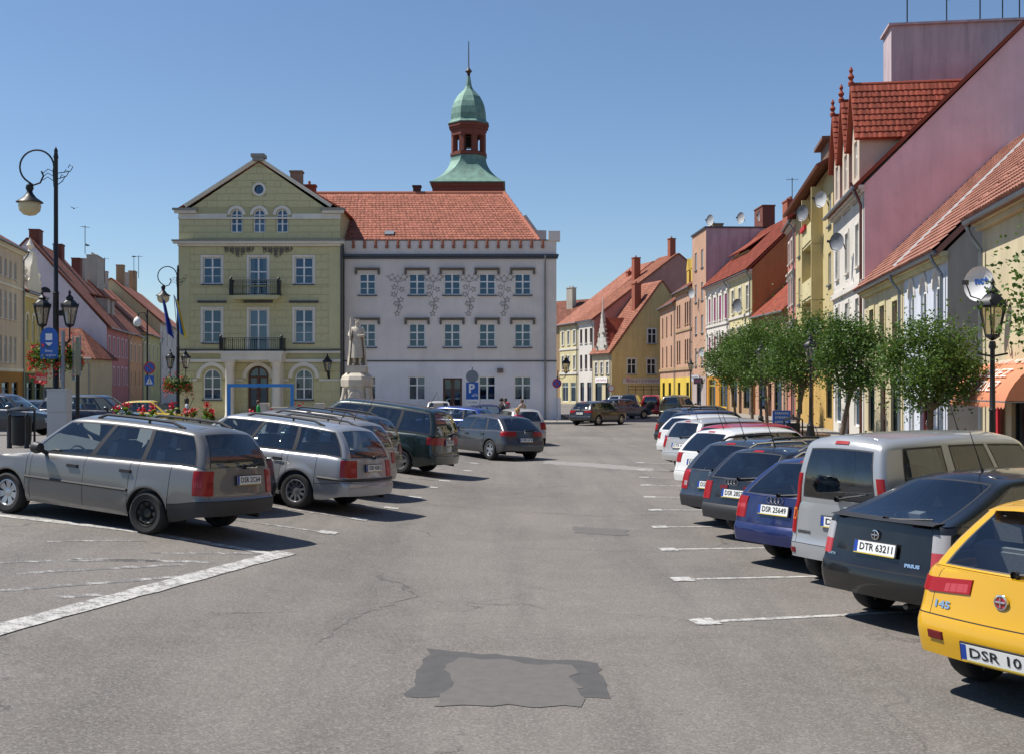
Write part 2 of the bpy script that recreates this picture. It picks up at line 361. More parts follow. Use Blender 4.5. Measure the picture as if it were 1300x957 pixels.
tag(b.build('square_paving', M_cob), 'small stone setts of the square behind the parked cars', 'paving', kind='structure')
# ------------------------------------------------------------------ buildings
_WC = {}
def arc_pts(x0, x1, z1, n=10, a=None):        # arch from (x0) to (x1) springing so the crown is z1
    r = (x1-x0)/2; cx = (x0+x1)/2; h = a or r
    return [(cx-r*math.cos(math.pi*k/n), z1-h+h*math.sin(math.pi*k/n)) for k in range(n+1)]
def window_meshes(w, h, style, fm):
    key = (round(w, 3), round(h, 3), style, fm.name)
    if key in _WC: return _WC[key]
    fw = .075 if w > .75 else .06; f = MB(); g = MB(); y0, y1 = .09, .16
    arch = style.startswith('arch'); zt = h
    if arch:
        ap = arc_pts(-w/2, w/2, h, 12); ip = arc_pts(-w/2+fw, w/2-fw, h-fw, 12)
        for a, c, d, e in zip(ap, ap[1:], ip[1:], ip): f.prism([e, d, c, a], y0, y1)
        zs = h-w/2; f.box(-w/2, -w/2+fw, y0, y1, 0, zs); f.box(w/2-fw, w/2, y0, y1, 0, zs); f.box(-w/2+fw, w/2-fw, y0+.001, y1-.001, 0, fw)
        f.box(-fw*.6, fw*.6, y0-.01, y1-.003, fw, h-fw*.5)
        for z in ((zs,) if style == 'arch' else (zs, zs*.5)): f.box(-w/2+fw, w/2-fw, y0+.004, y1-.004, z-fw*.4, z+fw*.4)
        P = [(-w/2+.02, .02), (w/2-.02, .02)]+[(x*.97, z-.02) for x, z in reversed(ap)]
        g.add([(x, .125, z) for x, z in P], [tuple(range(len(P)))])
    else:
        f.box(-w/2, -w/2+fw, y0, y1, 0, h); f.box(w/2-fw, w/2, y0, y1, 0, h)
        f.box(-w/2+fw, w/2-fw, y0+.001, y1-.001, 0, fw); f.box(-w/2+fw, w/2-fw, y0+.001, y1-.001, h-fw, h)
        if style in ('cross', 'cross6', 'two', 'tee'): f.box(-fw*.7, fw*.7, y0-.012, y1-.003, fw, h-fw)
        if style in ('cross', 'cross6', 'tee'):
            zt = h*(.62 if style != 'tee' else .72); f.box(-w/2+fw, w/2-fw, y0-.006, y1-.005, zt-fw*.55, zt+fw*.55)
        if style == 'cross6':
            for z in (zt*.5,): f.box(-w/2+fw, w/2-fw, y0+.015, y1-.015, z-.018, z+.018)
        if style == 'shop':
            n = max(1, int(w/1.1))
            for i in range(1, n): f.box(-w/2+w*i/n-.03, -w/2+w*i/n+.03, y0-.004, y1, fw, h-fw)
            f.box(-w/2+fw, w/2-fw, y0-.007, y1-.003, h*.78-.03, h*.78+.03)
        g.quad((-w/2+.02, .125, .02), (w/2-.02, .125, .02), (w/2-.02, .125, h-.02), (-w/2+.02, .125, h-.02))
    c = []
    for kind in range(3):
        m = MB()
        def cur(xa, xb, za, zb):
            n = max(4, int((xb-xa)/.06)); m.grid([[(xa+(xb-xa)*i/n, .24+.018*math.sin(i*2.1), z) for i in range(n+1)] for z in (za, zb)], 0, True)
        if kind == 0: cur(-w/2, w/2, 0, h if not arch else h-w/2)
        if kind == 1: cur(-w/2, -w/2+w*.27, 0, h*.98); cur(w/2-w*.27, w/2, 0, h*.98)
        if kind == 2: cur(-w/2, w/2, 0, h*.5)
        c.append(m.mesh('curtain', M_curt if kind != 1 else M_curt2))
    _WC[key] = (f.mesh('window', fm), g.mesh('pane', M_glass), c); return _WC[key]
WR = random.Random(5)
def window(parent, u, v, w, h, style='cross', fm=None, side='f', W=0, y=0, curt=True, sill=None, surround=None, hood=None, reveal=.0, name='window'):
    fme, gme, cs = window_meshes(w, h, style, fm or M_white)
    if side == 'f': loc, rz = (u, y, v), 0
    elif side == 'r': loc, rz = (W-y, u, v), R(90)
    else: loc, rz = (y, u, v), R(-90)
    o = mk(name, fme, parent, loc, rz)
    mk('pane', gme, o)
    k = WR.random()
    if curt and k < .42 and style != 'shop': mk('curtain', cs[0 if k < .14 else (1 if k < .26 else 2)], o)
    if sill:
        key = ('sill', round(w, 2), sill.name)
        if key not in _WC:
            m = MB(); m.box(-w/2-.1, w/2+.1, -.12, .088, -.08, -.002); _WC[key] = m.mesh('sill', sill)
        mk('sill', _WC[key], o)
    if surround:
        key = ('sur', round(w, 2), round(h, 2), surround.name, style.startswith('arch'))
        if key not in _WC:
            m = MB(); t = .16
            if style.startswith('arch'):
                a = arc_pts(-w/2-t, w/2+t, h+t, 14); i = arc_pts(-w/2, w/2, h, 14)
                for p, q, r_, s_ in zip(a, a[1:], i[1:], i): m.prism([s_, r_, q, p], -.05, .0)
            else:
                m.box(-w/2-t, -w/2, -.045, .01, 0, h); m.box(w/2, w/2+t, -.045, .01, 0, h); m.box(-w/2-t, w/2+t, -.048, .01, h, h+t)
            _WC[key] = m.mesh('surround', surround)
        mk('surround', _WC[key], o)
    if hood:
        key = ('hood', round(w, 2), round(h, 2), hood.name)
        if key not in _WC:
            m = MB(); z = h+.3; m.box(-w/2-.3, w/2+.3, -.22, .0, z, z+.09); m.box(-w/2-.25, w/2+.25, -.14, .0, z-.07, z-.002)
            for s in (-1, 1):
                x = s*(w/2+.22); m.prism([(x-.075, z-.34), (x+.075, z-.34), (x+.075, z-.07), (x-.075, z-.07)], -.12, 0)
                m.lathe([(.0, -.02), (.075, -.02), (.075, .02), (0, .02)], 8, (x, -.13, z-.32), axis='x')
            _WC[key] = m.mesh('hood', hood)
        mk('hood', _WC[key], o)
    return o
def panel(mb, T, u0, u1, v0, v1, ops, depth=.3, m=0, room=1):
    us = sorted({u0, u1}|{x for o in ops for x in o[:2]}); vs = sorted({v0, v1}|{x for o in ops for x in o[2:4]})
    for a, b_ in zip(us, us[1:]):
        for c, d in zip(vs, vs[1:]):
            mu, mv = (a+b_)/2, (c+d)/2
            if any(o[0] < mu < o[1] and o[2] < mv < o[3] for o in ops): continue
            mb.quad(T(a, c, 0), T(b_, c, 0), T(b_, d, 0), T(a, d, 0), m)
    for o in ops:
        a, b_, c, d = o[:4]; arch = len(o) > 4 and o[4]
        if arch:
            ap = arc_pts(a, b_, d, 12); zs = d-(b_-a)/2; k = len(ap)//2
            for p, q in zip(ap[:k], ap[1:k+1]): mb.add([T(*p, 0), T(*q, 0), T(a, d, 0)], [(0, 1, 2)], m)
            for p, q in zip(ap[k:], ap[k+1:]): mb.add([T(*p, 0), T(*q, 0), T(b_, d, 0)], [(0, 1, 2)], m)
            mb.add([T(a, d, 0), T(*ap[k], 0), T(b_, d, 0)], [(0, 1, 2)], m) if abs(ap[k][1]-d) > 1e-4 else None
            for p, q in zip(ap, ap[1:]): mb.quad(T(*q, 0), T(*p, 0), T(*p, depth), T(*q, depth), m)
        else:
            zs = d; mb.quad(T(b_, d, 0), T(a, d, 0), T(a, d, depth), T(b_, d, depth), m)
        mb.quad(T(a, zs, 0), T(a, c, 0), T(a, c, depth), T(a, zs, depth), m)
        mb.quad(T(b_, c, 0), T(b_, zs, 0), T(b_, zs, depth), T(b_, c, depth), m)
        mb.quad(T(a, c, 0), T(b_, c, 0), T(b_, c, depth), T(a, c, depth), m)
        mb.quad(T(a, c, depth), T(b_, c, depth), T(b_, d, depth), T(a, d, depth), room)
def slab_roof(mb, e0, e1, r0, r1, th=.16, m=0, ve=.0):   # eave points e0,e1 and ridge points r0,r1
    e0, e1, r0, r1 = map(Vector, (e0, e1, r0, r1)); n = (e1-e0).cross(r0-e0).normalized()
    if n.z < 0: n = -n
    L = (e1-e0).length; S = (r0-e0).length
    top = [p+n*th for p in (e0, e1, r1, r0)]
    mb.add(top, [(0, 1, 2, 3)], m, [(0, 0), (L, 0), (L, S), (0, S)])
    bt = [e0, e1, r1, r0]
    for i in range(4):
        j = (i+1) % 4; mb.add([bt[i], bt[j], top[j], top[i]], [(0, 1, 2, 3)], m, [(0, 0), (.1, 0), (.1, .1), (0, .1)])
    mb.add(bt, [(3, 2, 1, 0)], m, [(0, 0)]*4)
def tile_rows(parent, e0, e1, r0, r1, m, rh=.33, tw=.22, th=.17):
    """overlapping courses of pantiles, one corrugated strip for each course"""
    e0, e1, r0, r1 = map(Vector, (e0, e1, r0, r1)); n = (e1-e0).cross(r0-e0).normalized()
    if n.z < 0: n = -n
    u = (e1-e0).normalized(); L = (e1-e0).length; L1 = (r1-r0).length; S = (r0-e0).length; sl = (r0-e0).normalized(); k = int(S/rh); nt_ = int(L/tw)*4
    mb = MB()
    for i in range(k):
        rows = []; uvr = []
        for (s, dz) in ((i*rh, .0), (i*rh, .07), ((i+1)*rh+.02, .03)):
            row = []; uu = []
            for j in range(nt_+1):
                x = (L+(L1-L)*s/S)*j/nt_; wv = .028*abs(math.sin(math.pi*j/4))**.7
                row.append(e0+u*x+sl*(s+.006*math.sin(j*1.7+i*2.3))+n*(th+dz+(wv if dz else wv-.05))); uu.append((x, s+.02 if dz < .05 else s+.03))
            rows.append(row); uvr.append([(a, i*rh+.1+.02*q) for q, (a, _) in zip((0,)*len(uu), uu)])
        mb.grid(rows, 0, True, uvr)
    o = mb.build('roof_tiles', m, parent, ang=50, kind='stuff'); return o
def gutter(parent, p0, p1, r=.075, m=None): b = MB(); b.tube([p0, p1], r, 8); return b.build('gutter', m or M_zinc, parent)
def pipe(parent, x, y, z0, z1, m=None, out=.12, kick=.35):
    b = MB(); b.tube([(x, y-out-kick, z1), (x, y-out-kick*.7, z1-.25), (x, y-out, z1-.6), (x, y-out, z0)], .055, 8); return b.build('downpipe', m or M_zinc, parent)
def chimney(parent, x, y, z0, z1, w=.6, d=.6, m=None, pots=True):
    b = MB(); b.box(x-w/2, x+w/2, y-d/2, y+d/2, z0, z1-.12); b.box(x-w/2-.06, x+w/2+.06, y-d/2-.06, y+d/2+.06, z1-.12, z1)
    if pots:
        for k in range(max(1, int(w/.5))): b.lathe([(.1, z1), (.09, z1+.28), (.06, z1+.28), (.06, z1)], 8, (x-w/2+w*(k+.5)/max(1, int(w/.5)), y, 0))
    return b.build('chimney', m or M_brick, parent)
def dish(label, loc, az, r=.42, m=None, txt=None, group='satellite dishes', parent=None):
    """a dish on its wall bracket; az is the direction it faces"""
    t = thing('satellite_dish', label, 'satellite dish', loc, az, group)
    b = MB(); b.lathe([(0, .0), (r*.35, -.02), (r*.7, -.07), (r, -.14), (r*1.01, -.15), (r*.98, -.125), (r*.7, -.05), (0, .02)], 20, axis='y')
    b.build('reflector', m or mat('dish_grey', (.16, .17, .19), .5, vary=.08, bump=0), t)
    b = MB(); b.tube([(0, -.02, -r*.9), (0, -.45, -r*.75), (0, -.62, -.02)], .018, 6); b.box(-.04, .04, -.72, -.58, -.05, .06); b.build('receiver_arm', M_black, t)
    b = MB(); b.tube([(0, .0, 0), (0, .3, -.05), (.0, .42, -.3)], .03, 6); b.build('bracket', M_black, t)
    if txt:
        lo = lettering(txt, .24, t, mat('dish_blue_print', (.02, .10, .38), .5, vary=0, bump=0), (0, 0, .08), bold=.012)
        for v in lo.data.vertices: v.co.z = .145*(v.co.x**2+(v.co.y+.08)**2)/r**2+.014
    return t
def aerial(label, loc, h=1.8, n=6, az=0):
    t = thing('tv_aerial', label, 'aerial', loc, az, 'roof aerials'); b = MB(); b.tube([(0, 0, -.5), (0, 0, h)], .035, 6); b.build('mast', M_black, t)
    b = MB(); b.tube([(-.5, 0, h-.15), (.5, 0, h-.15)], .012, 5)
    for i in range(n): x = -.45+.9*i/(n-1); b.tube([(x, -.3+.02*i, h-.15), (x, .3-.02*i, h-.15)], .016, 4)
    b.build('antenna_rods', M_black, t); return t
T_or = tilemat('orange_clay_tiles', (.30, .118, .075)); T_red = tilemat('red_clay_tiles', (.24, .055, .032)); T_br = tilemat('brown_clay_tiles', (.165, .058, .036), var=.45); T_pk = tilemat('weathered_pink_tiles', (.31, .14, .10))
def house(name, label, pl, pr, depth, eave, ridge, wall, roof_m, rows=(), doors=(), side_rows=(), hip=0, ridge_at=.5, over=.35, cornice=None, group=None, gsurf=None, gut=True, base_z=-.4, wallside=None, ground=None, surround=None, sill=None, fm=None, tiles=False, flat=False, verge=.12, shops=(), side='r', bands=()):
    pl, pr = Vector((pl[0], pl[1], 0)), Vector((pr[0], pr[1], 0)); W = (pr-pl).length
    rz = math.atan2(pr.y-pl.y, pr.x-pl.x); t = thing(name, label, 'house', pl, rz, group)
    ops = []
    wins = []
    for rw in rows:
        z, h, w, us = rw[0], rw[1], rw[2], rw[3]; st = rw[4] if len(rw) > 4 else 'cross'
        for u in us: ops.append((u-w/2, u+w/2, z, z+h, st.startswith('arch'))); wins.append((u, z, w, h, st, rw[5] if len(rw) > 5 else {}))
    for d in doors: ops.append((d[0]-d[1]/2, d[0]+d[1]/2, .12, .12+d[2], len(d) > 4 and d[4] == 'arch'))
    for s in shops: ops.append((s[0]-s[1]/2, s[0]+s[1]/2, s[2], s[2]+s[3]))
    mats = [wall, M_room, wallside or wall, ground or wall]
    mb = MB(); T = lambda u, v, w_: (u, w_, v)
    if ground:
        gh = 3.35; lo = [o for o in ops if o[2] < gh-.2]; hi = [o for o in ops if o[2] >= gh-.2]
        panel(mb, T, 0, W, base_z, gh, lo, m=3); panel(mb, T, 0, W, gh, eave, hi)
    else: panel(mb, T, 0, W, base_z, eave, ops)
    sops = []
    for rw in side_rows:
        for u in rw[3]: sops.append((u-rw[2]/2, u+rw[2]/2, rw[0], rw[0]+rw[1]))
    Tr = lambda u, v, w_: (W-w_, u, v); Tl = lambda u, v, w_: (w_, depth-u, v)
    panel(mb, Tr, 0, depth, base_z, eave, [o for o in sops if o[3] < eave] if side == 'r' else [], m=2)
    panel(mb, Tl, 0, depth, base_z, eave, [(depth-o[1], depth-o[0], o[2], o[3]) for o in sops if o[3] < eave] if side == 'l' else [], m=2)
    mb.quad((W, depth, base_z), (0, depth, base_z), (0, depth, eave), (W, depth, eave), 2)
    ry = depth*ridge_at
    if flat: mb.quad((0, 0, eave-.3), (W, 0, eave-.3), (W, depth, eave-.3), (0, depth, eave-.3), 1)
    elif not hip:
        mb.add([(W, 0, eave), (W, depth, eave), (W, ry, ridge)], [(0, 1, 2)], 2); mb.add([(0, depth, eave), (0, 0, eave), (0, ry, ridge)], [(0, 1, 2)], 2)
    mb.build('wall', mats, t)
    rf = None
    if not flat:
        k = (ridge-eave)/ry; zo = eave-over*k*.6+.02; rb = MB(); g0, g1 = -verge, W+verge
        rp = lambda x: (x, ry, ridge+.02)
        if hip:
            slab_roof(rb, (g0-over+verge, -over, zo), (g1+over-verge, -over, zo), rp(hip), rp(W-hip), m=0)
            slab_roof(rb, (g1+over-verge, -over, zo), (g1+over-verge, depth+over, zo), rp(W-hip), rp(W-hip), m=0)
            slab_roof(rb, (g0-over+verge, depth+over, zo), (g0-over+verge, -over, zo), rp(hip), rp(hip), m=0)
            slab_roof(rb, (g1+over, depth+over, zo), (g0-over, depth+over, zo), rp(W-hip), rp(hip), m=0)
        else:
            slab_roof(rb, (g0, -over, zo), (g1, -over, zo), rp(g0), rp(g1), m=0)
            k2 = (ridge-eave)/(depth-ry); slab_roof(rb, (g1, depth+over, eave-over*k2*.6+.02), (g0, depth+over, eave-over*k2*.6+.02), rp(g1), rp(g0), m=0)
        rb.tube([rp(g0+hip), rp(g1-hip)] if not hip else [rp(hip), rp(W-hip)], .13, 8)
        rf = rb.build('roof', roof_m, t)
        if tiles: tile_rows(rf, (g0, -over-.03, zo), (g1, -over-.03, zo), rp(g0), rp(g1), roof_m)
        if gut: gutter(t, (g0, -over-.07, zo+.08), (g1, -over-.07, zo+.08)); pipe(t, W-.25, 0, 0, zo+.05)
    for (u, z, w, h, st, kw) in wins:
        a = dict(sill=sill, surround=surround, fm=fm); a.update(kw); window(t, u, z, w, h, st, **a)
    for rw in side_rows:
        for u in rw[3]:
            hi_ = rw[0] > eave-.5; wo = window(t, u, rw[0], rw[2], rw[1], rw[4] if len(rw) > 4 else 'cross', side=side, W=W, sill=sill, surround=None if hi_ else surround, y=-.2 if hi_ else 0)
            if hi_:
                bk = MB(); w_, h_ = rw[2], rw[1]; bk.box(-w_/2, w_/2, .165, .21, 0, h_, 1)
                for q in ((-w_/2-.1, -w_/2-.002, -.08, h_+.1), (w_/2+.002, w_/2+.1, -.08, h_+.1)): bk.box(q[0], q[1], .07, .2, q[2], q[3], 0)
                bk.box(-w_/2, w_/2, .07, .2, h_+.002, h_+.1, 0); bk.build('casing', [surround or M_white, M_room], wo)
    for d in doors: door(t, d[0], .12, d[1], d[2], d[3] if len(d) > 3 and d[3] else M_wood)
    for s in shops: window(t, s[0], s[2], s[1], s[3], 'shop', fm=s[4] if len(s) > 4 else M_black, name='shop_window')
    cm = cornice or M_white
    if cornice:
        c = MB(); c.box(-.05, W+.05, -.16, .0, eave-.34, eave-.2); c.box(-.1, W+.1, -.27, .0, eave-.198, eave-.05); c.build('cornice', cm, t)
    for z, hh, bm, pr_ in bands:
        c = MB(); c.box(-.01, W+.01, -pr_, .0, z, z+hh); c.build('string_course', bm, t)
    return t, W, rf
def door(t, u, z, w, h, m, glass=True, arch=False, y=.14):
    f = MB(); f.box(-w/2, -w/2+.1, y-.02, y+.06, 0, h); f.box(w/2-.1, w/2, y-.02, y+.06, 0, h); f.box(-w/2+.1, w/2-.1, y-.019, y+.059, h-.1, h)
    f.box(-w/2+.1, w/2-.1, y+.01, y+.05, 0, .95)
    for s in (-1, 1):
        f.box(s*w/4-w/5, s*w/4-w/5+.07, y+.005, y+.055, .95, h-.1); f.box(s*w/4+w/5-.07, s*w/4+w/5, y+.005, y+.055, .95, h-.1); f.box(s*w/4-w/8, s*w/4+w/8, y-.015, y+.009, .2, .75)
        f.box(s*w/4-w/5+.07, s*w/4+w/5-.07, y+.012, y+.05, h*.7, h*.7+.06)
    f.box(-.04, .04, y-.022, y+.055, 0, h-.1)
    o = f.build('door', m, t, (u, 0, z))
    g = MB(); g.quad((-w/2+.1, y+.03, .95), (w/2-.1, y+.03, .95), (w/2-.1, y+.03, h-.1), (-w/2+.1, y+.03, h-.1)); g.build('pane', M_glass, o)
    g = MB(); g.tube([(.08, y-.02, 1.0), (.08, y-.08, 1.0), (.08, y-.08, 1.15), (.08, y-.02, 1.15)], .015, 6); g.build('handle', M_chrome, o)
    return o
# ------------------------------------------------------------------ town hall, green house, tower
M_lil = plaster('lilac_grey_plaster', (.80, .735, .69), .10, .06); M_lil2 = plaster('pale_lilac_plaster', (.82, .80, .83), .08, .05)
M_hood = mat('weathered_lintel_stone', (.16, .14, .12), .85, vary=.3, scale=5, bump=.3)
M_slate = mat('dark_flashing', (.07, .08, .10), .5, .3, vary=.2, bump=.1)
def strokes(mb, pts, w=.035, y0=-.012, y1=0, closed=True):
    n = len(pts)
    for i in range(n if closed else n-1):
        a, c = Vector(pts[i]), Vector(pts[(i+1) % n]); d = (c-a); L = d.length
        if L < 1e-6: continue
        d /= L; p = Vector((-d.y, d.x))*w/2; a = a-d*w/2; c = c+d*w/2; yy = y0-.0007*i
        q = [a-p, c-p, c+p, a+p]
        mb.prism([(v.x, v.y) for v in q], yy, y1)
def star(c, r, k=5, a0=90, inner=.45): return [(c[0]+(r if i % 2 == 0 else r*inner)*math.cos(R(a0+180*i/k)), c[1]+(r if i % 2 == 0 else r*inner)*math.sin(R(a0+180*i/k))) for i in range(2*k)]
def town_hall():
    D = 78.; x0 = -11.72; W = 14.75; t = thing('town_hall', 'grey lilac town hall with orange hipped roof and sgraffito vines between its windows', 'town hall', (x0, D, 0), R(-.3))
    lx = lambda px: (px-650)*D/F-x0
    rows = [(8.6, 1.45, 1.12, 'cross6'), (5.05, 1.6, 1.12, 'cross6'), (1.45, 1.62, 1.15, 'cross')]
    cols = [lx(p) for p in (466.5, 529.5, 574, 618.5, 663.5)]; ops = []; wl = []
    for r_, (z, h, w, st) in enumerate(rows):
        for i, u in enumerate(cols):
            if r_ == 2 and i == 2: continue
            ops.append((u-w/2, u+w/2, z, z+h)); wl.append((u, z, w, h, st, r_))
    du = lx(574.5); ops.append((du-.65, du+.65, .1, 2.95))
    mb = MB(); T = lambda u, v, w_: (u, w_, v)
    panel(mb, T, 0, W, 4.1, 12.25, [o for o in ops if o[2] > 4], m=0); panel(mb, T, 0, W, -.4, 4.1, [o for o in ops if o[2] < 4], m=2)
    mb.box(0, W, .001, .4, 12.25, 12.3, 0); mb.quad((W, 0, -.4), (W, 16, -.4), (W, 16, 12.25), (W, 0, 12.25), 0); mb.quad((0, 16, -.4), (0, 0, -.4), (0, 0, 12.25), (0, 16, 12.25), 0)
    mb.quad((W, 16, -.4), (0, 16, -.4), (0, 16, 12.25), (W, 16, 12.25), 0); mb.quad((W, .4, 12.3), (0, .4, 12.3), (0, .4, 11), (W, .4, 11), 0)
    mb.box(W-.55, W+.25, -.1, .5, 12.27, 12.95, 0); mb.box(W-.02, W+.3, -.12, .35, -.4, 1.6, 2); mb.prism([(12.3, 11.5), (14.3, 11.5), (14.3, 14.3), (13.6, 14.32), (12.75, 15.5), (12.3, 15.3)], 9.6, 9.9, 0)
    mb.build('wall', [M_lil, M_room, M_lil2], t)
    for (u, z, w, h, st, r_) in wl: window(t, u, z, w, h, st, sill=M_slate if r_ < 2 else None, hood=M_hood if r_ < 2 else None, curt=(r_ == 2))
    door(t, du, .1, 1.3, 2.85, M_wood)
    c = MB(); c.box(-.05, W+.1, -.12, 0, 11.05, 11.2); c.box(-.1, W+.15, -.24, 0, 11.202, 11.36); c.build('cornice', M_slate, t)
    c = MB(); c.box(-.02, W+.02, -.07, 0, 4.06, 4.14); c.build('string_course', M_slate, t)
    c = MB(); c.box(0, W, -.06, .46, 12.302, 12.36); c.build('parapet_coping', M_slate, t)
    tm = MB(); tm.box(-.08, .08, -.09, -.002, -.3, -.02); tm.lathe([(.085, -.3), (.085, 0.05), (0, 0.06)], 8, (0, -.06, 0)); tm.box(-.1, .1, -.15, -.002, -.5, -.303); me = tm.mesh('drain_tile', T_or)
    for i in range(18): mk('drain_tile', me, t, (.9+i*.76, -.001, 12.28))
    rf = MB(); e = 12.15
    slab_roof(rf, (-3.2, .5, e), (W-1.15, .5, e), (-3.2, 7, 16.55), (W-3.65, 7, 16.55)); slab_roof(rf, (W-1.15, .5, e), (W-1.15, 13.5, e), (W-3.65, 7, 16.55), (W-3.65, 7, 16.55))
    slab_roof(rf, (W-1.15, 13.5, e), (-3.2, 13.5, e), (W-3.65, 7, 16.55), (-3.2, 7, 16.55)); rf.tube([(-3.2, 7, 16.72), (W-3.65, 7, 16.72)], .14, 8)
    hp = [Vector((W-3.65, 7, 16.72)).lerp(Vector((W-1.15, .5, e+.17)), k/22) for k in range(23)]; rf.tube(hp, [.13 if k % 2 else .17 for k in range(23)], 8)
    ro = rf.build('roof', tilemat('town_hall_tiles', (.33, .122, .08), .22, .34, .3, .9), t)
    tile_rows(ro, (-3.2, .5, e), (W-1.15, .5, e), (-3.2, 7, 16.55), (W-3.65, 7, 16.55), _MC['town_hall_tiles'], .36, .3, .1)
    chimney(ro, 5.2-.6, 7.2, 16, 17.3, .55, .55, mat('soot_brick', (.07, .035, .03), .9), pots=False)
    s = MB(); M = Matrix.Translation((3.2, 1.4, 12.95)) @ Matrix.Rotation(R(34), 4, 'X'); s.box(-.32, .32, -.25, .25, 0, .12, 0, M); s.build('skylight', M_zinc, ro)
    for pxc in (505, 550, 595.5, 640):
        u = lx(pxc); m = MB(); zt = 9.75
        for k in range(3): a = [(-.42, .1), (0, .0), (.42, .1)][k]; strokes(m, star((u+a[0], zt+a[1]-.05), .27, 4, 90+k*20-20, .5), .032)
        strokes(m, [(u-.85, zt+.15), (u-.6, zt), (u-.35, zt-.18), (u, zt-.28), (u+.35, zt-.18), (u+.6, zt), (u+.85, zt+.15)], .03, closed=False)
        strokes(m, [(u, zt-.3), (u+.02, zt-.75), (u-.1, zt-1.2), (u+.12, zt-1.7), (u, zt-2.3)], .03, -.009, closed=False)
        for k, (dx, dz) in enumerate([(-.24, -.62), (.28, -.78), (-.28, -1.12), (.22, -1.48), (-.1, -1.75), (.14, -2.0), (-.04, -2.42)]): strokes(m, star((u+dx, zt+dz), .2, 5, 90+k*25), .03, -.015-k*.001)
        m.build('sgraffito_vine', mat('sgraffito_dark', (.26, .235, .22), .9, vary=.2, bump=0), t)
    pipe(t, lx(692), 0, 0, 11.2); pipe(t, .25, 0, 0, 12.0, M_slate)
    m = MB(); m.box(lx(635)-.2, lx(635)+.2, -.25, 0, 3.3, 3.6); m.build('wall_vent', M_hood, t)
    return t
town_hall()
M_ol = plaster('olive_plaster', (.62, .575, .33), .14); M_cr = plaster('cream_trim', (.80, .76, .66), .14)
M_jt = mat('olive_joint', (.46, .43, .24), .9, vary=.1, bump=0)
M_cap = mat('grey_cornice_cap', (.27, .27, .24), .7, vary=.3, scale=4)
def green_house():
    D = 77.; s = D/F; x0 = (227-650)*s; W = 10.9; t = thing('green_gabled_house', 'olive green gabled house with cream trim, balconies and a columned porch', 'building', (x0, D, 0), R(-.3))
    lx = lambda px: (px-227)*s; z = lambda py: 2.4+(490-py)*s
    c3 = [lx(269.5), lx(328), lx(386)]
    ops = []; wl = []
    for i, u in enumerate(c3):
        ops.append((u-.62, u+.62, 5.3 if i != 1 else 4.78, 7.55)); wl.append((u, ops[-1][2], 1.24, 7.55-ops[-1][2], 'cross6', i, 0))
        ops.append((u-.62, u+.62, 9.25 if i != 1 else 8.5, 11.05)); wl.append((u, ops[-1][2], 1.24, 11.05-ops[-1][2], 'cross6', i, 1))
    for u in (c3[0], c3[2]): ops.append((u-.6, u+.6, 1.5, 3.55, True)); wl.append((u, 1.5, 1.2, 2.05, 'arch6', 0, 2))
    ops.append((c3[1]-.68, c3[1]+.68, .1, 3.75, True))
    for p in (300.5, 329.5, 358.5): u = lx(p); ops.append((u-.4, u+.4, 12.72, 14.3, True)); wl.append((u, 12.72, .8, 1.58, 'arch6', 0, 3))
    mb = MB(); T = lambda u, v, w_: (u, w_, v); panel(mb, T, 0, W, -.4, 14.4, ops, m=0)
    ax = lx(329); a0, a1 = lx(243), lx(413)
    oc = (ax, z(241)); n = 20; ocr = .33
    # gable triangle with a round window hole
    tri = [(a0, 14.4), (a1, 14.4), (ax, 17.45)]; ring = [(oc[0]+ocr*math.cos(2*math.pi*k/n), oc[1]+ocr*math.sin(2*math.pi*k/n)) for k in range(n)]
    def hit(k):
        a = 2*math.pi*k/n; d = Vector((math.cos(a), math.sin(a))); best = 1e9
        for p, q in zip(tri, tri[1:]+tri[:1]):
            p, q = Vector(p), Vector(q); e = q-p; den = d.x*e.y-d.y*e.x
            if abs(den) < 1e-9: continue
            w_ = p-Vector(oc); tt = (w_.x*e.y-w_.y*e.x)/den; uu = (w_.x*d.y-w_.y*d.x)/den
            if tt > 0 and -1e-6 <= uu <= 1+1e-6: best = min(best, tt)
        return Vector(oc)+d*best
    H = [hit(k) for k in range(n)]
    for k in range(n):
        j = (k+1) % n; mb.quad((*ring[k][:1], 0, ring[k][1]), (ring[j][0], 0, ring[j][1]), (H[j].x, 0, H[j].y), (H[k].x, 0, H[k].y)); mb.quad((ring[j][0], 0, ring[j][1]), (ring[k][0], 0, ring[k][1]), (ring[k][0], .3, ring[k][1]), (ring[j][0], .3, ring[j][1]))
        for v in tri:
            va = math.atan2(v[1]-oc[1], v[0]-oc[0]) % (2*math.pi)
            if 2*math.pi*k/n <= va < 2*math.pi*(k+1)/n: mb.add([(H[k].x, 0, H[k].y), (H[j].x, 0, H[j].y), (v[0], 0, v[1])], [(0, 2, 1)])
    mb.add([(p[0], .3, p[1]) for p in ring], [tuple(range(n))], 1)
    mb.quad((W, 0, -.4), (W, 12, -.4), (W, 12, 14.4), (W, 0, 14.4)); mb.quad((0, 12, -.4), (0, 0, -.4), (0, 0, 14.4), (0, 12, 14.4)); mb.quad((W, 12, -.4), (0, 12, -.4), (0, 12, 14.4), (W, 12, 14.4))
    wall = mb.build('wall', [M_jt, M_room], t)
    o = MB(); o.lathe([(ocr+.14, -.05), (ocr+.14, 0)], n, (oc[0], 0, oc[1]), axis='y'); o.lathe([(ocr-.02, -.05), (ocr+.14, -.05)], n, (oc[0], 0, oc[1]), axis='y', smooth=False); o.lathe([(ocr-.02, .0), (ocr-.02, -.05)], n, (oc[0], 0, oc[1]), axis='y'); rw = o.build('round_window', M_cr, t)
    o = MB(); o.add([(p[0], .12, p[1]) for p in ring], [tuple(range(n))]); o.build('pane', M_glass, rw); 
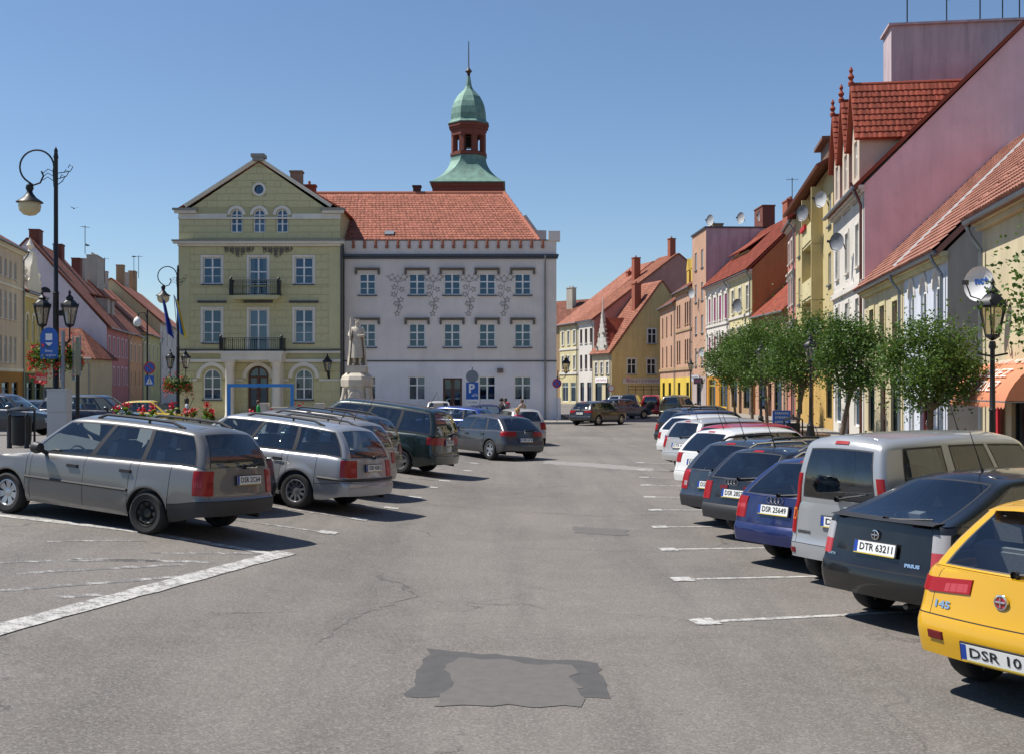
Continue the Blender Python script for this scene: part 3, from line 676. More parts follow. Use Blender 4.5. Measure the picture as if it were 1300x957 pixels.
    for (u, zz, w, h, st, i, fl) in wl:
        window(t, u, zz, w, h, st, sill=None if fl == 3 or i == 1 else M_slate, surround=M_cr if fl < 2 else None)
    # surrounds: arches on the ground floor and attic
    for u in (c3[0], c3[1], c3[2]):
        m = MB(); a = arc_pts(u-1.05, u+1.05, 4.0, 16); i_ = arc_pts(u-.8, u+.8, 3.75, 16)
        for p, q, r_, s_ in zip(a, a[1:], i_[1:], i_): m.prism([s_, r_, q, p], -.09, -.03)
        m.build('arch_moulding', M_cr, t)
    for p in (300.5, 329.5, 358.5):
        u = lx(p); m = MB(); a = arc_pts(u-.62, u+.62, 14.52, 14); i_ = arc_pts(u-.42, u+.42, 14.32, 14)
        for p_, q, r_, s_ in zip(a, a[1:], i_[1:], i_): m.prism([s_, r_, q, p_], -.09, -.02)
        m.build('arch_moulding', M_cr, t)
    # stone courses
    unit = MB(); unit.box(-.5, .5, -.5, .5, -.5, .5); ume = unit.mesh('stone_block', M_ol); BR = random.Random(3); cnt = 0
    blk = [(a-.17 if d_ > 4.5 and d_ < 12 else a-.02, b_+.17 if d_ > 4.5 and d_ < 12 else b_+.02, c, d+.17 if d_ > 4.5 and d_ < 12 else d) for (a, b_, c, d, *_), d_ in ((q, q[2]) for q in ops)]
    blk += [(a-.05, b_+.05, c, d+.22) for a, b_, c, d, *_ in ops if c > 12 or c < 2]
    blk += [(c3[1]-.6, c3[1]+.6, 0, 3.9)]
    def course(zc, h, xa, xb, off):
        zsn = sorted({zc, zc+h}|{q for a, b_, c, d in blk for q in (c, d) if zc+.05 < q < zc+h-.05 and b_ > xa and a < xb})
        for z0, z1 in zip(zsn, zsn[1:]): sub(z0+(.011 if z0 == zc else 0), z1-(.011 if z1 == zc+h else 0), xa, xb, off)
    def sub(z0, z1, xa, xb, off):
        cuts = [(xa, xb)]
        for a, b_, c, d in blk:
            if c < z1-.01 and d > z0+.01:
                nc = []
                for p, q in cuts:
                    if b_ <= p or a >= q: nc.append((p, q)); continue
                    if a > p: nc.append((p, a))
                    if b_ < q: nc.append((b_, q))
                cuts = nc
        for p, q in cuts:
            if q-p < .05: continue
            L = 1.55; e = [p]; x = off
            while x < q:
                if x > p+.3 and x < q-.3: e.append(x)
                x += L
            e.append(q)
            for a, b_ in zip(e, e[1:]):
                k = mk('stone_block', ume, wall, ((a+b_)/2, -.004, (z0+z1)/2)); k.scale = (b_-a-.022, .05+BR.uniform(-.004, .004), z1-z0)
    for zs, ze, nn in ((0, 2.72, 4), (2.9, 3.92, 2), (4.86, 9.05, 8), (9.18, 11.75, 5), (12.3, 13.6, 3)):
        h = (ze-zs)/nn
        for i in range(nn): course(zs+i*h, h, .0, W, (.3 if i % 2 else 1.05)-1.55)
    blk.append((oc[0]-.48, oc[0]+.48, oc[1]-.48, oc[1]+.48)); zz = 14.42; i = 0
    while zz < 17.2:
        z1 = min(zz+.45, 17.3); ed = lambda z: ((z-14.4)/3.05); e0, e1 = ed(zz), ed(z1); l0, l1, r0, r1 = a0+(ax-a0)*e0, a0+(ax-a0)*e1, a1+(ax-a1)*e0, a1+(ax-a1)*e1
        if r1-l1 > .9:
            course(zz, z1-zz, l1+.35, r1-.35, (.3 if i % 2 else 1.05)-1.55)
            for q in ([(l0+.02, zz+.015), (l1+.34, zz+.015), (l1+.34, z1-.015), (l1+.02, z1-.015)], [(r1-.34, zz+.015), (r0-.02, zz+.015), (r1-.02, z1-.015), (r1-.34, z1-.015)]): m = MB(); m.prism(q, -.029, .0); m.build('stone_block', M_ol, wall)
        zz += .45; i += 1
    # mouldings
    def band(za, zb, pr, m=M_cr, xa=-.03, xb=W+.03, nm='moulding'): c = MB(); c.box(xa, xb, -pr, -.0, za, zb); c.build(nm, m, t)
    band(4.0, 4.2, .1); band(4.6, 4.76, .12); band(4.762, 4.84, .16, M_slate); band(2.74, 2.88, .06, xa=0, xb=c3[0]-1.02); band(2.74, 2.88, .06, xa=c3[0]+1.02, xb=c3[1]-1.0); band(2.74, 2.88, .06, xa=c3[1]+1.0, xb=c3[2]-1.02); band(2.74, 2.88, .06, xa=c3[2]+1.02, xb=W)
    band(9.06, 9.16, .07, M_ol); band(11.78, 11.95, .2); band(11.952, 12.1, .42, xa=-.3, xb=W+.3); band(12.102, 12.2, .48, M_cap, xa=-.36, xb=W+.36)
    for xa, xb in ((-.02, c3[1]-2.1), (c3[1]-.95, c3[1]-.2)): pass
    band(13.62, 13.74, .1); band(13.742, 13.98, .06, M_cr, xa=-.02, xb=lx(300.5)-.66); band(13.742, 13.98, .06, M_cr, xa=lx(358.5)+.66, xb=W+.02)
    for xa, xb in ((-.25, 1.2), (W-1.2, W+.25)): band(14.0, 14.2, .25, M_cr, xa, xb); band(14.202, 14.34, .36, M_cap, xa-.1, xb+.1)
    for sgn, ex in ((1, a0-.35), (-1, a1+.35)):   # raking cornices
        m = MB(); d = Vector((ax-ex, 17.6-14.42)); L = d.length; d /= L; nn = Vector((-d.y, d.x))*sgn
        for (o0, o1, pr) in ((-.02, .10, .16), (.102, .2, .24)):
            q = [Vector((ex, 14.42))+nn*o0, Vector((ex, 14.42))+d*L+nn*o0, Vector((ex, 14.42))+d*L+nn*o1, Vector((ex, 14.42))+nn*o1]
            q = q if sgn > 0 else q[::-1]; m.prism([(p.x, p.y) for p in q], -pr-sgn*.002, .05)
        m.build('raking_cornice', M_cr if sgn else M_slate, t)
    c = MB(); c.box(ax-.35, ax+.35, -.45, .3, 17.5, 17.72); c.box(ax-.45, ax+.45, -.52, .38, 17.722, 17.95); c.build('gable_block', M_cap, t)
    for xa, xb in ((.0, .75), (W-.75, W)): c = MB(); c.box(xa, xb, -.075, -.031, 4.9, 11.75); c.build('corner_pilaster', M_ol, t)
    # hoods above first-floor windows
    for u in c3: c = MB(); c.box(u-.95, u+.95, -.16, 0, 7.98, 8.06); c.box(u-1.0, u+1.0, -.22, 0, 8.062, 8.12); c.build('window_hood', M_slate, t)
    # stucco garlands under the main cornice
    for u in ((c3[0]+c3[1])/2+.25, (c3[1]+c3[2])/2-.25):
        m = MB(); g = random.Random(2)
        for k in range(-5, 6):
            x = u+k*.19; L = .5*math.exp(-(k/2.4)**2)+.22
            m.tube([(x, -.05, 11.72), (x+.05*(k % 2*2-1), -.1, 11.72-L*.5), (x-.03*k*.3, -.06, 11.72-L)], [.05, .06, .02], 6)
            if k < 5: m.tube([(x+.1+.09*math.cos(a), -.07, 11.52+.09*math.sin(a)-.06*abs(k % 2)) for a in [i*math.pi/4 for i in range(8)]], .022, 5, closed=True)
        m.build('stucco_garland', M_hood, t)
    # porch
    for px in (296, 354.5):
        x = lx(px); c = MB(); c.box(x-.42, x+.42, -1.3, -.46, .1, .3); c.lathe([(.33, .3), (.35, .42), (.31, .55), (.30, 2.0), (.275, 3.7), (.33, 3.78), (.36, 3.92), (.36, 3.98)], 18, (x, -.88, 0)); c.box(x-.42, x+.42, -1.3, -.46, 3.98, 4.12); c.build('column', M_cr, t)
        c = MB(); c.box(x-.3 if px < 320 else x-.12, x+.12 if px < 320 else x+.3, -.12, -.03, .1, 4.0); c.build('porch_pilaster', M_cr, t)
    xa, xb = lx(287), lx(363)
    c = MB(); c.box(xa, xb, -1.35, 0, 4.122, 4.5); c.box(xa-.08, xb+.08, -1.43, 0, 4.502, 4.7); c.build('porch_slab', M_cr, t)
    def balcony(xa, xb, dp, zb, h, nm):
        m = MB(); m.tube([(xa, 0, zb+h), (xa, -dp, zb+h), (xb, -dp, zb+h), (xb, 0, zb+h)], .03, 6); m.tube([(xa, 0, zb+.08), (xa, -dp, zb+.08), (xb, -dp, zb+.08), (xb, 0, zb+.08)], .022, 6)
        m.tube([(xa, -dp, zb+h-.14), (xb, -dp, zb+h-.14)], .015, 5)
        nb = int((xb-xa)/.13)
        for k in range(nb+1): x = xa+(xb-xa)*k/nb; m.tube([(x, -dp, zb), (x, -dp, zb+h)], .013 if k % 6 else .03, 5)
        for k in range(1, int(dp/.15)): 
            for x in (xa, xb): m.tube([(x, -k*.15, zb), (x, -k*.15, zb+h)], .013, 5)
        for x in (xa, xb): m.box(x-.09, x+.09, -dp-.09, -dp+.09, zb, zb+h*1.02); m.lathe([(.02, 0), (.11, .07), (.07, .16), (.0, .2)], 8, (x, -dp, zb+h*1.02))
        m.build('balcony_railing', M_black, t)
    balcony(xa, xb, 1.35, 4.72, .85, 0)
    c = MB(); c.prism([(lx(298), 8.42), (lx(356), 8.42), (lx(358), 8.3), (lx(358), 8.3)][:3] if 0 else [(lx(299), 8.18), (lx(356), 8.18), (lx(358.5), 8.42), (lx(296.5), 8.42)], -.95, 0); c.build('balcony_slab', M_ol, t)
    balcony(lx(297.5), lx(357.5), .9, 8.44, 1.0, 0)
    d = door(t, c3[1], .1, 1.34, 2.95, M_wood)
    m = MB(); a = arc_pts(c3[1]-.66, c3[1]+.66, 3.74, 12); i_ = arc_pts(c3[1]-.54, c3[1]+.54, 3.62, 12)
    for p, q, r_, s_ in zip(a, a[1:], i_[1:], i_): m.prism([s_, r_, q, p], .1, .18)
    m.box(c3[1]-.04, c3[1]+.04, .1, .17, 3.05, 3.66); fl = m.build('fanlight', M_wood, t); m = MB(); m.add([(x, .15, zz) for x, zz in i_], [tuple(range(len(i_)))]); m.build('pane', M_glass, fl)
    rf = MB(); slab_roof(rf, (-.2, .06, 14.2), (-.2, 12, 14.2), (ax, .06, 17.42), (ax, 12, 17.42), .12); slab_roof(rf, (W+.2, 12, 14.2), (W+.2, .06, 14.2), (ax, 12, 17.42), (ax, .06, 17.42), .12); ro = rf.build('roof', T_red, t)
    chimney(ro, lx(366), 3, 15.5, 17.4, .8, .7, plaster('tan_chimney', (.30, .24, .17)), pots=False); chimney(ro, lx(377.5), 4.5, 15, 16.7, .9, .6, None)
    m = MB(); m.tube([(W+.08, -.1, 11.8), (W+.08, -.1, 0)], .06, 8); m.build('downpipe', M_slate, t)
green_house()
M_cop = mat('green_copper', (.15, .27, .22), .6, .25, vary=.6, scale=2.2, bump=.15, bscale=8, streak=.5)
M_tbr = mat('tower_brick', (.17, .055, .038), .9, vary=.35, scale=6, bump=.3, bscale=20)
def tower():
    D = 88.; x = (595-650)*D/F; t = thing('town_hall_tower', 'brick bell tower with green copper skirt, dome and spike rising behind the orange roof', 'tower', (x, D, 0)); z = lambda y: 2.4+(490-y)*D/F
    a8 = R(22.5); s = 2.62
    m = MB(); m.box(-s, s, -s, s, 0, z(240)-.25); m.box(-s-.08, s+.08, -s-.08, s+.08, z(240)-.248, z(240)-.02); m.build('shaft', M_tbr, t)
    m = MB(); zb, ztp = z(239), z(200.5); P = []
    for k in range(13):                                   # square skirt sweeping up to an octagon
        f = k/12; zz = zb+(ztp-zb)*f; h = 1.33+(s+.15-1.33)*(1-f)**2.1; row = []
        for i in range(8):
            a = a8+i*math.pi/4; o = (math.cos(a), math.sin(a)); mx = max(abs(o[0]), abs(o[1]))
            sq = Vector((o[0]/mx*h, o[1]/mx*h)); oc_ = Vector((o[0]*1.083*h, o[1]*1.083*h)); c8 = Vector((math.copysign(h, o[0]), math.copysign(h, o[1])))
            p = c8.lerp(oc_, min(1, f*1.15)) if f < .87 else oc_; row.append((p.x, p.y, zz))
        P.append(row+[row[0]])
    m.grid(P, 0, False); m.box(-s-.2, s+.2, -s-.2, s+.2, zb-.06, zb+.02); m.build('copper_skirt', M_cop, t)
    zl0, zl1 = z(200), z(159); m = MB()
    def ring(r0, r1, za, zb_): m.lathe([(r1, za), (r0, za), (r0, zb_), (r1, zb_), (r1, za)], 8, ang=a8, smooth=False)
    ring(1.5, .9, zl0, zl0+.18); ring(1.38, .95, zl0+.18, zl0+.3); ring(1.42, .95, zl1-.95, zl1-.5); ring(1.5, .9, zl1-.5, zl1-.3); ring(1.62, .9, zl1-.3, zl1-.02)
    for i in range(8):
        a = a8+i*math.pi/4; M = Matrix.Rotation(a, 4, 'Z') @ Matrix.Translation((1.18, 0, 0)); m.box(-.17, .17, -.19, .19, zl0+.29, zl1-.94, 0, M)
        M2 = Matrix.Rotation(a+math.pi/8, 4, 'Z') @ Matrix.Translation((1.12, 0, 0))
        for q in range(6):
            w0 = .36; zz = zl1-.95-.26; aa = math.pi*q/6; bb = math.pi*(q+1)/6
            pa, pb = (-w0*math.cos(aa), zz+.26*math.sin(aa)), (-w0*math.cos(bb), zz+.26*math.sin(bb))
            m.prism([pa, pb, (pb[0], zl1-.94), (pa[0], zl1-.94)], -.1, .1, 0, T=lambda X, Y, Z, M2=M2: M2 @ Vector((Y, X, Z)))
    m.build('belfry', M_tbr, t)
    m = MB(); m.lathe([(.0, zl0+1.55), (.16, zl0+1.5), (.22, zl0+1.1), (.34, zl0+.75), (.36, zl0+.7), (.0, zl0+.7)], 14); m.tube([(-1, 0, zl0+1.62), (1, 0, zl0+1.62)], .06, 6); m.box(-.3, .3, -.3, .3, zl0+.3, zl0+.5); m.build('bell', mat('bell_bronze', (.06, .05, .035), .4, .8), t)
    zd = zl1; m = MB()
    prof = [(1.68, zd-.06), (1.68, zd+.02), (1.5, zd+.16), (1.45, zd+.3), (1.44, zd+.7), (1.36, zd+1.2), (1.2, zd+1.65), (.95, zd+2.1), (.62, zd+2.45), (.38, zd+2.7), (.26, zd+2.95), (.2, zd+3.3), (.13, zd+3.7)]
    m.lathe(prof, 8, ang=a8, smooth=False); m.build('copper_dome', M_cop, t)
    m = MB(); zf = zd+3.7; zt = z(91); m.lathe([(.13, zf), (.1, zf+.1), (.08, zt-.3), (.14, zt-.27), (.1, zt-.2), (.27, zt), (.1, zt+.22), (.05, zt+.3), (.03, z(53))], 12); m.build('finial', mat('dark_copper', (.06, .05, .045), .5, .5), t)
tower()
# ------------------------------------------------------------------ the row of houses on the shop side
def FRp(D, o=0): return (FR(D)+o, D)
M_pinkp = plaster('pink_gable_plaster', (.86, .565, .575), .2); M_wh = plaster('white_plaster', (.68, .64, .58), .2, .08); M_yel = plaster('yellow_plaster', (.58, .48, .25), .3); M_crm = plaster('cream_plaster', (.58, .50, .33), .3)
M_pk = plaster('salmon_plaster', (.52, .23, .19), .3); M_lw = plaster('blue_white_plaster', (.60, .63, .70), .2); M_gw = plaster('grey_render', (.50, .45, .38), .4); M_or = plaster('orange_render', (.50, .24, .10), .25)
M_ylt = plaster('pale_yellow_plaster', (.62, .55, .32), .25); M_lilw = plaster('lilac_render', (.52, .43, .45), .6); M_pch = plaster('peach_plaster', (.52, .32, .22), .4); M_brt = plaster('bright_yellow_paint', (.70, .50, .08), .2); M_tan = plaster('tan_plaster', (.42, .29, .17), .35)
M_mag = mat('magenta_blind', (.22, .02, .10), .6, vary=.15); M_rail = mat('brown_rail_frame', (.09, .045, .03), .5); M_brp = mat('brown_gutter', (.10, .03, .02), .5)
# R1 cream shop on the corner
t, W, rf = house('corner_shop_house', 'cream corner house with orange awning next to the blue white house', FRp(29.6, -.25), FRp(6, -.25), 9, 6.75, 11.2, M_crm, T_pk, rows=[(4.3, 1.5, 1.1, [5.6, 9.5, 13.5, 17.5])], shops=[(3.4, 1.7, .25, 2.5), (8.4, 2.4, .5, 2.2), (13, 2.4, .5, 2.2)], cornice=M_crm, surround=M_wh, sill=M_zinc, tiles=True)
pipe(t, .28, 0, 0, 6.5)
def awning(parent, u0, u1, z0, z1, dp):
    tt = thing('shop_awning', 'orange awning with white lettering over the corner shop door', 'awning', parent.location+Matrix.Rotation(parent.rotation_euler.z, 3, 'Z') @ Vector((u0, 0, 0)), parent.rotation_euler.z); w = u1-u0
    m = MB(); n = int(w/.12); P = []
    for k in range(9):
        f = k/8; P.append([(w*j/n, -dp*math.sin(f*1.25)/math.sin(1.25)-.01, z1-(z1-z0)*(1-math.cos(f*1.25))/(1-math.cos(1.25))) for j in range(n+1)])
    P.append([(w*j/n, -dp-.02, z0-.12-.05*(j % 2)) for j in range(n+1)])
    m.grid(P); 
    for x in (0.002, w-.002): m.add([(x, p[0][1], p[0][2]) for p in P[:9]]+[(x, -.01, z0)], [tuple(range(10))])
    mo = mat('orange_awning_cloth', (.56, .21, .11), .85, vary=.15, scale=3, bump=.2, bscale=90); m.build('canopy', mo, tt)
    m = MB()
    for x in (.05, w-.05): m.tube([(x, 0, z0), (x, -dp, z0-.02)], .02, 6)
    m.tube([(0, -dp, z0-.02), (w, -dp, z0-.02)], .02, 6); m.build('frame', M_zinc, tt)
    ml = mat('awning_white_print', (.70, .66, .60), .8, vary=.1, bump=0)
    for txt, f, sz in (('TANIE ODZIEŻE', .3, .42), ('SKLEP ODZIEŻ', .6, .36), ('I GALANTERIA', .82, .36)):
        a = f*1.25; y = -dp*math.sin(a)/math.sin(1.25); z = z1-(z1-z0)*(1-math.cos(a))/(1-math.cos(1.25)); sl = math.atan2((z1-z0)*math.sin(a)/(1-math.cos(1.25)), dp*math.cos(a)/math.sin(1.25))
        lettering('TANIA MODA', sz, tt, ml, (w/2, y-.03*math.sin(sl)-.015, z+.03), (sl, 0, 0), w=w*.8) if f < .4 else lettering('ODZIEZ', sz, tt, ml, (w/2, y-.03, z+.03), (sl, 0, 0), w=w*.6)
    return tt
awning(t, 2.0, 6.6, 2.1, 3.0, 1.25)
loc = t.matrix_basis @ Vector((1.75, -.12, .3))
s = thing('shop_banner', 'narrow upright red banner with white lettering beside the awning shop door', 'sign', loc, t.rotation_euler.z); m = MB(); m.box(-.3, .3, -.05, .0, 0, 2.05); m.build('board', mat('red_banner', (.50, .012, .03), .5, vary=.1, bump=0), s)
for i, (tx, sz) in enumerate((('NOWA', .16), ('KOLEKCJA', .12))): lettering(tx, sz, s, M_white, (0, -.056, 1.85-.2*i), w=.44)
dish('white satellite dish with blue lettering on the cream corner house', t.matrix_basis @ Vector((2.15, -.55, 4.85)), R(-58), .42, mat('dish_cream', (.62, .63, .64), .5, vary=.05, bump=0), 'nc+')
# R2 low houses
house('blue_white_house', 'low blue white house with three tall arched windows and blank grey gable', FRp(40.8), FRp(34.4), 12, 6.5, 12.6, M_lw, T_pk, rows=[(4.0, 1.95, .95, [1.3, 3.2, 5.1], 'arch', {'surround': M_wh}), (.5, 2.2, .95, [1.3, 5.1], 'two')], doors=[(3.2, 1.2, 2.6, mat('dark_red_door', (.12, .02, .02), .4))], wallside=M_gw, cornice=M_ylt, sill=M_wh, tiles=True, over=.3)
house('long_cream_house', 'low cream house with banded facade between the pink gable and the blue white house', FRp(49.2), FRp(40.85), 12, 6.5, 12.45, M_crm, T_pk, rows=[(3.9, 1.65, 1.0, [1.9, 4.3, 6.9], 'cross', {'fm': M_wood})], shops=[(1.7, 1.5, .5, 2.3), (6.6, 1.3, .5, 2.3)], doors=[(4.3, 1.1, 2.5)], cornice=M_ylt, surround=M_ylt, sill=M_ylt, tiles=True, over=.3, bands=[(3.4, .2, M_ylt, .08)])
m = MB(); o = bpy.data.objects['blue_white_house']
m = MB(); e0 = Vector((-.02, -.35, 6.45)); r0 = Vector((-.02, 6, 12.75)); m.tube([e0+Vector((0, 0, .2)), r0+Vector((0, 0, .2))], .075, 6); m.build('roof_flashing', mat('white_flashing', (.42, .42, .42), .5, .2), o)
# R3 white house with pink gable and three gabled dormers
t, W, rf = house('pink_gable_house', 'white fronted house with bare pink gable and three steep red dormers', FRp(58.7), FRp(49.25), 15, 11.1, 18.6, M_wh, T_red, rows=[(7.7, 1.9, .95, [1.5, 4.7, 7.8], 'cross', {'surround': M_wh}), (4.4, 1.9, .95, [1.5, 4.7, 7.8], 'cross', {'surround': M_wh})], doors=[(4.7, 1.2, 2.6)], shops=[(1.7, 2.0, .6, 2.2, M_white), (7.7, 2.0, .6, 2.2, M_white)], wallside=M_pinkp, cornice=M_wh, sill=M_wh, over=.4, bands=[(6.75, .25, M_wh, .14), (3.5, .2, M_wh, .1)])
for u in (1.6, 4.5, 7.5):
    d = MB(); w = 1.0; z0, ze, zr = 10.6, 13.7, 15.8; yr = (zr-11.1)/1.0+.1
    T = lambda a, v, q, u=u: (u+a, -.05+q, v); panel(d, T, -w, w, z0, ze, [(-.42, .42, 11.7, 13.35)])
    d.add([(u-w, -.05, ze), (u+w, -.05, ze), (u, -.05, zr)], [(0, 1, 2)])
    for sx in (-w, w): q = [(u+sx, -.05, z0), (u+sx, 3.4, z0), (u+sx, 3.4, ze), (u+sx, -.05, ze)]; d.add(q, [(0, 1, 2, 3) if sx > 0 else (3, 2, 1, 0)])
    do = d.build('dormer', [plaster('dormer_cream', (.60, .50, .40), .2), M_room], t)
    fme, gme, cs = window_meshes(.84, 1.65, 'cross', M_white); wo = mk('window', fme, do, (u, -.05, 11.7))
    rr = MB(); slab_roof(rr, (u+w+.28, -.3, ze-.55), (u+w+.28, 6, ze-.55), (u, -.3, zr), (u, 6, zr), .1); slab_roof(rr, (u-w-.28, 6, ze-.55), (u-w-.28, -.3, ze-.55), (u, 6, zr), (u, -.3, zr), .1)
    rr.tube([(u, -.3, zr+.1), (u, 6, zr+.1)], .1, 8); ro = rr.build('dormer_roof', T_red, t)
    tile_rows(ro, (u+w+.28, -.3, ze-.55), (u+w+.28, 5.2, ze-.55), (u, -.3, zr), (u, 5.2, zr), T_red, .32, .25, .1)
    fn = MB(); fn.lathe([(.12, zr+.05), (.14, zr+.2), (.07, zr+.3), (.15, zr+.45), (.05, zr+.62), (.1, zr+.75), (.0, zr+.95)], 10, (u, -.25, 0)); fn.build('finial', T_red, ro)
b = MB(); b.tube([(W-.2, -.55, 11.2), (W-.2, -.3, 10.7), (W-.2, -.12, 10.2), (W-.2, -.12, 0)], .06, 8); b.build('downpipe', M_brp, t)
dish('large dark grey satellite dish on the white house front', t.matrix_basis @ Vector((6.2, -.6, 9.0)), R(-60), .44); dish('white satellite dish beside the dormers of the white house', t.matrix_basis @ Vector((.5, -.6, 11.9)), R(-60), .42, mat('dish_white', (.40, .41, .42)))
# R4 tall yellow house with loggias and rear block
t, W, rf = house('tall_yellow_house', 'tall yellow house with recessed balconies and overhanging roof edge', FRp(76.5), FRp(58.75), 13, 13.9, 17.4, M_yel, T_br, rows=[(z, 1.7, 1.15, [2.2, 5.9, 16.6], 'two') for z in (4.6, 7.7, 10.8)], shops=[(16.3, 2.2, .7, 2.1), (2.5, 2.6, .6, 2.3)], doors=[(9, 1.3, 2.5)], ground=plaster('ochre_base', (.55, .36, .12), .25), wallside=M_pch, sill=M_zinc, over=.8, gut=False)
for z in (4.3, 7.4, 10.5):
    m = MB(); m.box(9.2, 13.6, -.55, .0, z-.15, z); m.box(9.2, 13.6, -.6, -.5, z+.002, z+1.0); m.box(9.2, 9.3, -.5, 0, z+.002, z+1.0); m.box(13.5, 13.6, -.5, 0, z+.002, z+1.0); bo = m.build('balcony', M_ylt, t)
    window(t, 11.4, z+.1, 1.8, 2.1, 'two')
    for x in (9.0, 13.65): m = MB(); m.box(x, x+.2, -.62, .0, z-.3, z+2.85); m.build('balcony_pier', M_yel, t)
m = MB(); m.box(9.3, 11.5, -.75, -.61, 11.35, 11.6); m.build('flower_box', mat('red_flower_box', (.5, .02, .02), .7), t)
m = MB(); m.box(12.4, 20, 6, 11, 14, 21.4); m.box(12.3, 20.1, 5.9, 11.1, 21.4, 21.55) if 0 else None
m = MB(); m.box(15.6, W-.1, 2.9, 12, 13.5, 20.8); m.box(15.45, W+.05, 2.75, 12.2, 20.802, 20.92); m.build('rear_block', M_lilw, t)
m = MB(); m.box(5.0, 8.6, 1.0, 4.0, 13.6, 17.0); m.box(4.8, 8.8, .6, 4.2, 17.002, 17.2); m.build('roof_dormer', mat('brown_cladding', (.16, .085, .05), .7), t)
dish('grey satellite dish high on the yellow house beside the balconies', t.matrix_basis @ Vector((13.8, -1.0, 11.9)), R(-60), .45); dish('small dish low on the yellow house balcony', t.matrix_basis @ Vector((15.2, -.6, 5.6)), R(-55), .5)
for i, (u, y, h) in enumerate([(16.2, 4.6, 2.6), (17, 6.4, 1.6), (16.4, 8.2, 3.0), (16.8, 9.2, 2.2), (16.2, 10.2, 2.8), (17.2, 11, 2.4)]): aerial('thin black aerial on the flat lilac block behind the pink gable', t.matrix_basis @ Vector((u, y-.6, 20.95)), h, 6, i*.6)
# R5 .. R9
t, W, rf = house('salmon_house', 'narrow salmon house with moulded window heads beside the tall yellow house', (19.95, 82.6), FRp(76.55), 12, 13.6, 18.5, M_pk, T_br, rows=[(z, 1.9, .95, [1.3, 3.4, 5.0], 'cross', {'surround': M_wh, 'hood': M_wh}) for z in (4.6, 8.0)]+[(11.0, 1.5, .95, [1.3, 3.4, 5.0], 'cross', {'surround': M_wh})], doors=[(3.1, 1.3, 2.6)], cornice=M_wh, sill=M_wh)
chimney(rf, 3, 5, 16, 20.2, 1.1, .7); chimney(rf, 1, 7, 16, 19.6, 2.8, 1.2, M_gw, False)
house('low_peach_house', 'low peach house with red roof tucked before the orange gable', (19.5, 91.5), (19.9, 82.7), 10, 7.9, 12.6, M_pch, T_red, rows=[(4.6, 1.6, 1.0, [1.6, 4.2, 6.9])], shops=[(2, 2, .6, 2.2), (6.5, 2, .6, 2.2)], doors=[(4.2, 1.1, 2.5)], sill=M_wh)
t, W, rf = house('orange_gable_house', 'pale yellow fronted house with an orange gable wall', (19.1, 100.3), (19.25, 91.6), 11, 11.8, 17.2, M_ylt, T_red, rows=[(8.6, 2.0, .95, [1.5, 4.3, 7.1], 'cross', {'surround': M_wh}), (5.0, 2.0, .95, [1.5, 4.3, 7.1], 'cross', {'surround': M_wh, 'hood': M_wh})], shops=[(2, 2.2, .6, 2.3), (6.7, 2.2, .6, 2.3)], doors=[(4.35, 1.1, 2.6)], ground=M_tan, wallside=M_or, cornice=M_wh, sill=M_wh, bands=[(8.1, .22, M_wh, .1), (4.5, .2, M_wh, .1)], tiles=True)
dish('grey satellite dish on the pale yellow house front', t.matrix_basis @ Vector((6.2, -.55, 9.0)), R(-60), .55)
chimney(rf, 4, 4.2, 15, 18, 1.6, .7); aerial('thin aerial above the chimneys of the pale yellow house', t.matrix_basis @ Vector((2, 5, 17.5)), 2.8)
t, W, rf = house('magenta_blind_house', 'white house with magenta blinds between slim pilasters', (18.75, 110), (19.08, 100.35), 11, 11.8, 17.2, M_wh, T_red, rows=[(8.4, 2.2, .95, [1.4, 3.7, 6.0, 8.3], 'two', {'curt': False}), (5.0, 2.0, .95, [1.4, 3.7, 6.0, 8.3], 'two', {'curt': False})], shops=[(2.4, 3, .5, 2.5, M_brt), (7.2, 3, .5, 2.5, M_brt)], ground=plaster('orange_shopfront', (.55, .26, .05), .2), cornice=M_wh, sill=M_wh, bands=[(7.9, .22, M_wh, .1), (4.4, .25, M_wh, .12)], tiles=True)
for z, h in ((8.4, 2.2), (5.0, 2.0)):
    for u in (1.4, 3.7, 6.0, 8.3): m = MB(); m.box(u-.45, u+.45, .05, .08, z+.03, z+h-.03); m.build('blind', M_mag, t)
    for u in (.35, 2.55, 4.85, 7.15, 9.35): m = MB(); m.box(u-.2, u+.2, -.12, 0, z-.2, z+h+.2); m.box(u-.28, u+.28, -.17, 0, z+h+.202, z+h+.4); m.build('pilaster', M_wh, t)
m = MB(); T2 = lambda a, v, q: (a, 2.2+q, v); panel(m, T2, 1.5, 8.0, 12.6, 14.6, [(2.1, 2.9, 13.1, 14.3), (4.3, 5.1, 13.1, 14.3), (6.5, 7.3, 13.1, 14.3)]); m.box(1.5, 8.0, 2.55, 4.5, 12.6, 14.55); m.build('roof_dormer', [M_ylt, M_room], t)
m = MB(); slab_roof(m, (1.2, 1.8, 14.55), (8.3, 1.8, 14.55), (1.2, 5.2, 16.9), (8.3, 5.2, 16.9), .1); m.build('dormer_roof', T_red, t)
dish('small pale dish low on the white house with magenta blinds', t.matrix_basis @ Vector((.5, -.5, 5.6)), R(-60), .45, mat('dish_white', (.40, .41, .42)))
t, W, rf = house('tall_pink_block', 'tall flat roofed pinkish block with bare lilac side wall and rooftop dishes', (18.45, 116.9), (18.7, 110.1), 15, 17.6, 0, M_pch, T_red, rows=[(z, 1.75, 1.05, [1.9, 5.0], 'two') for z in (4.4, 7.6, 10.8, 14.0)], shops=[(3.4, 2.2, .5, 2.4)], ground=plaster('grey_pink_base', (.46, .38, .36), .3), wallside=M_lilw, flat=True, sill=M_zinc)
m = MB(); m.box(-.1, W+.1, -.15, 15.1, 17.6, 17.75); m.build('roof_edge', M_slate, t)
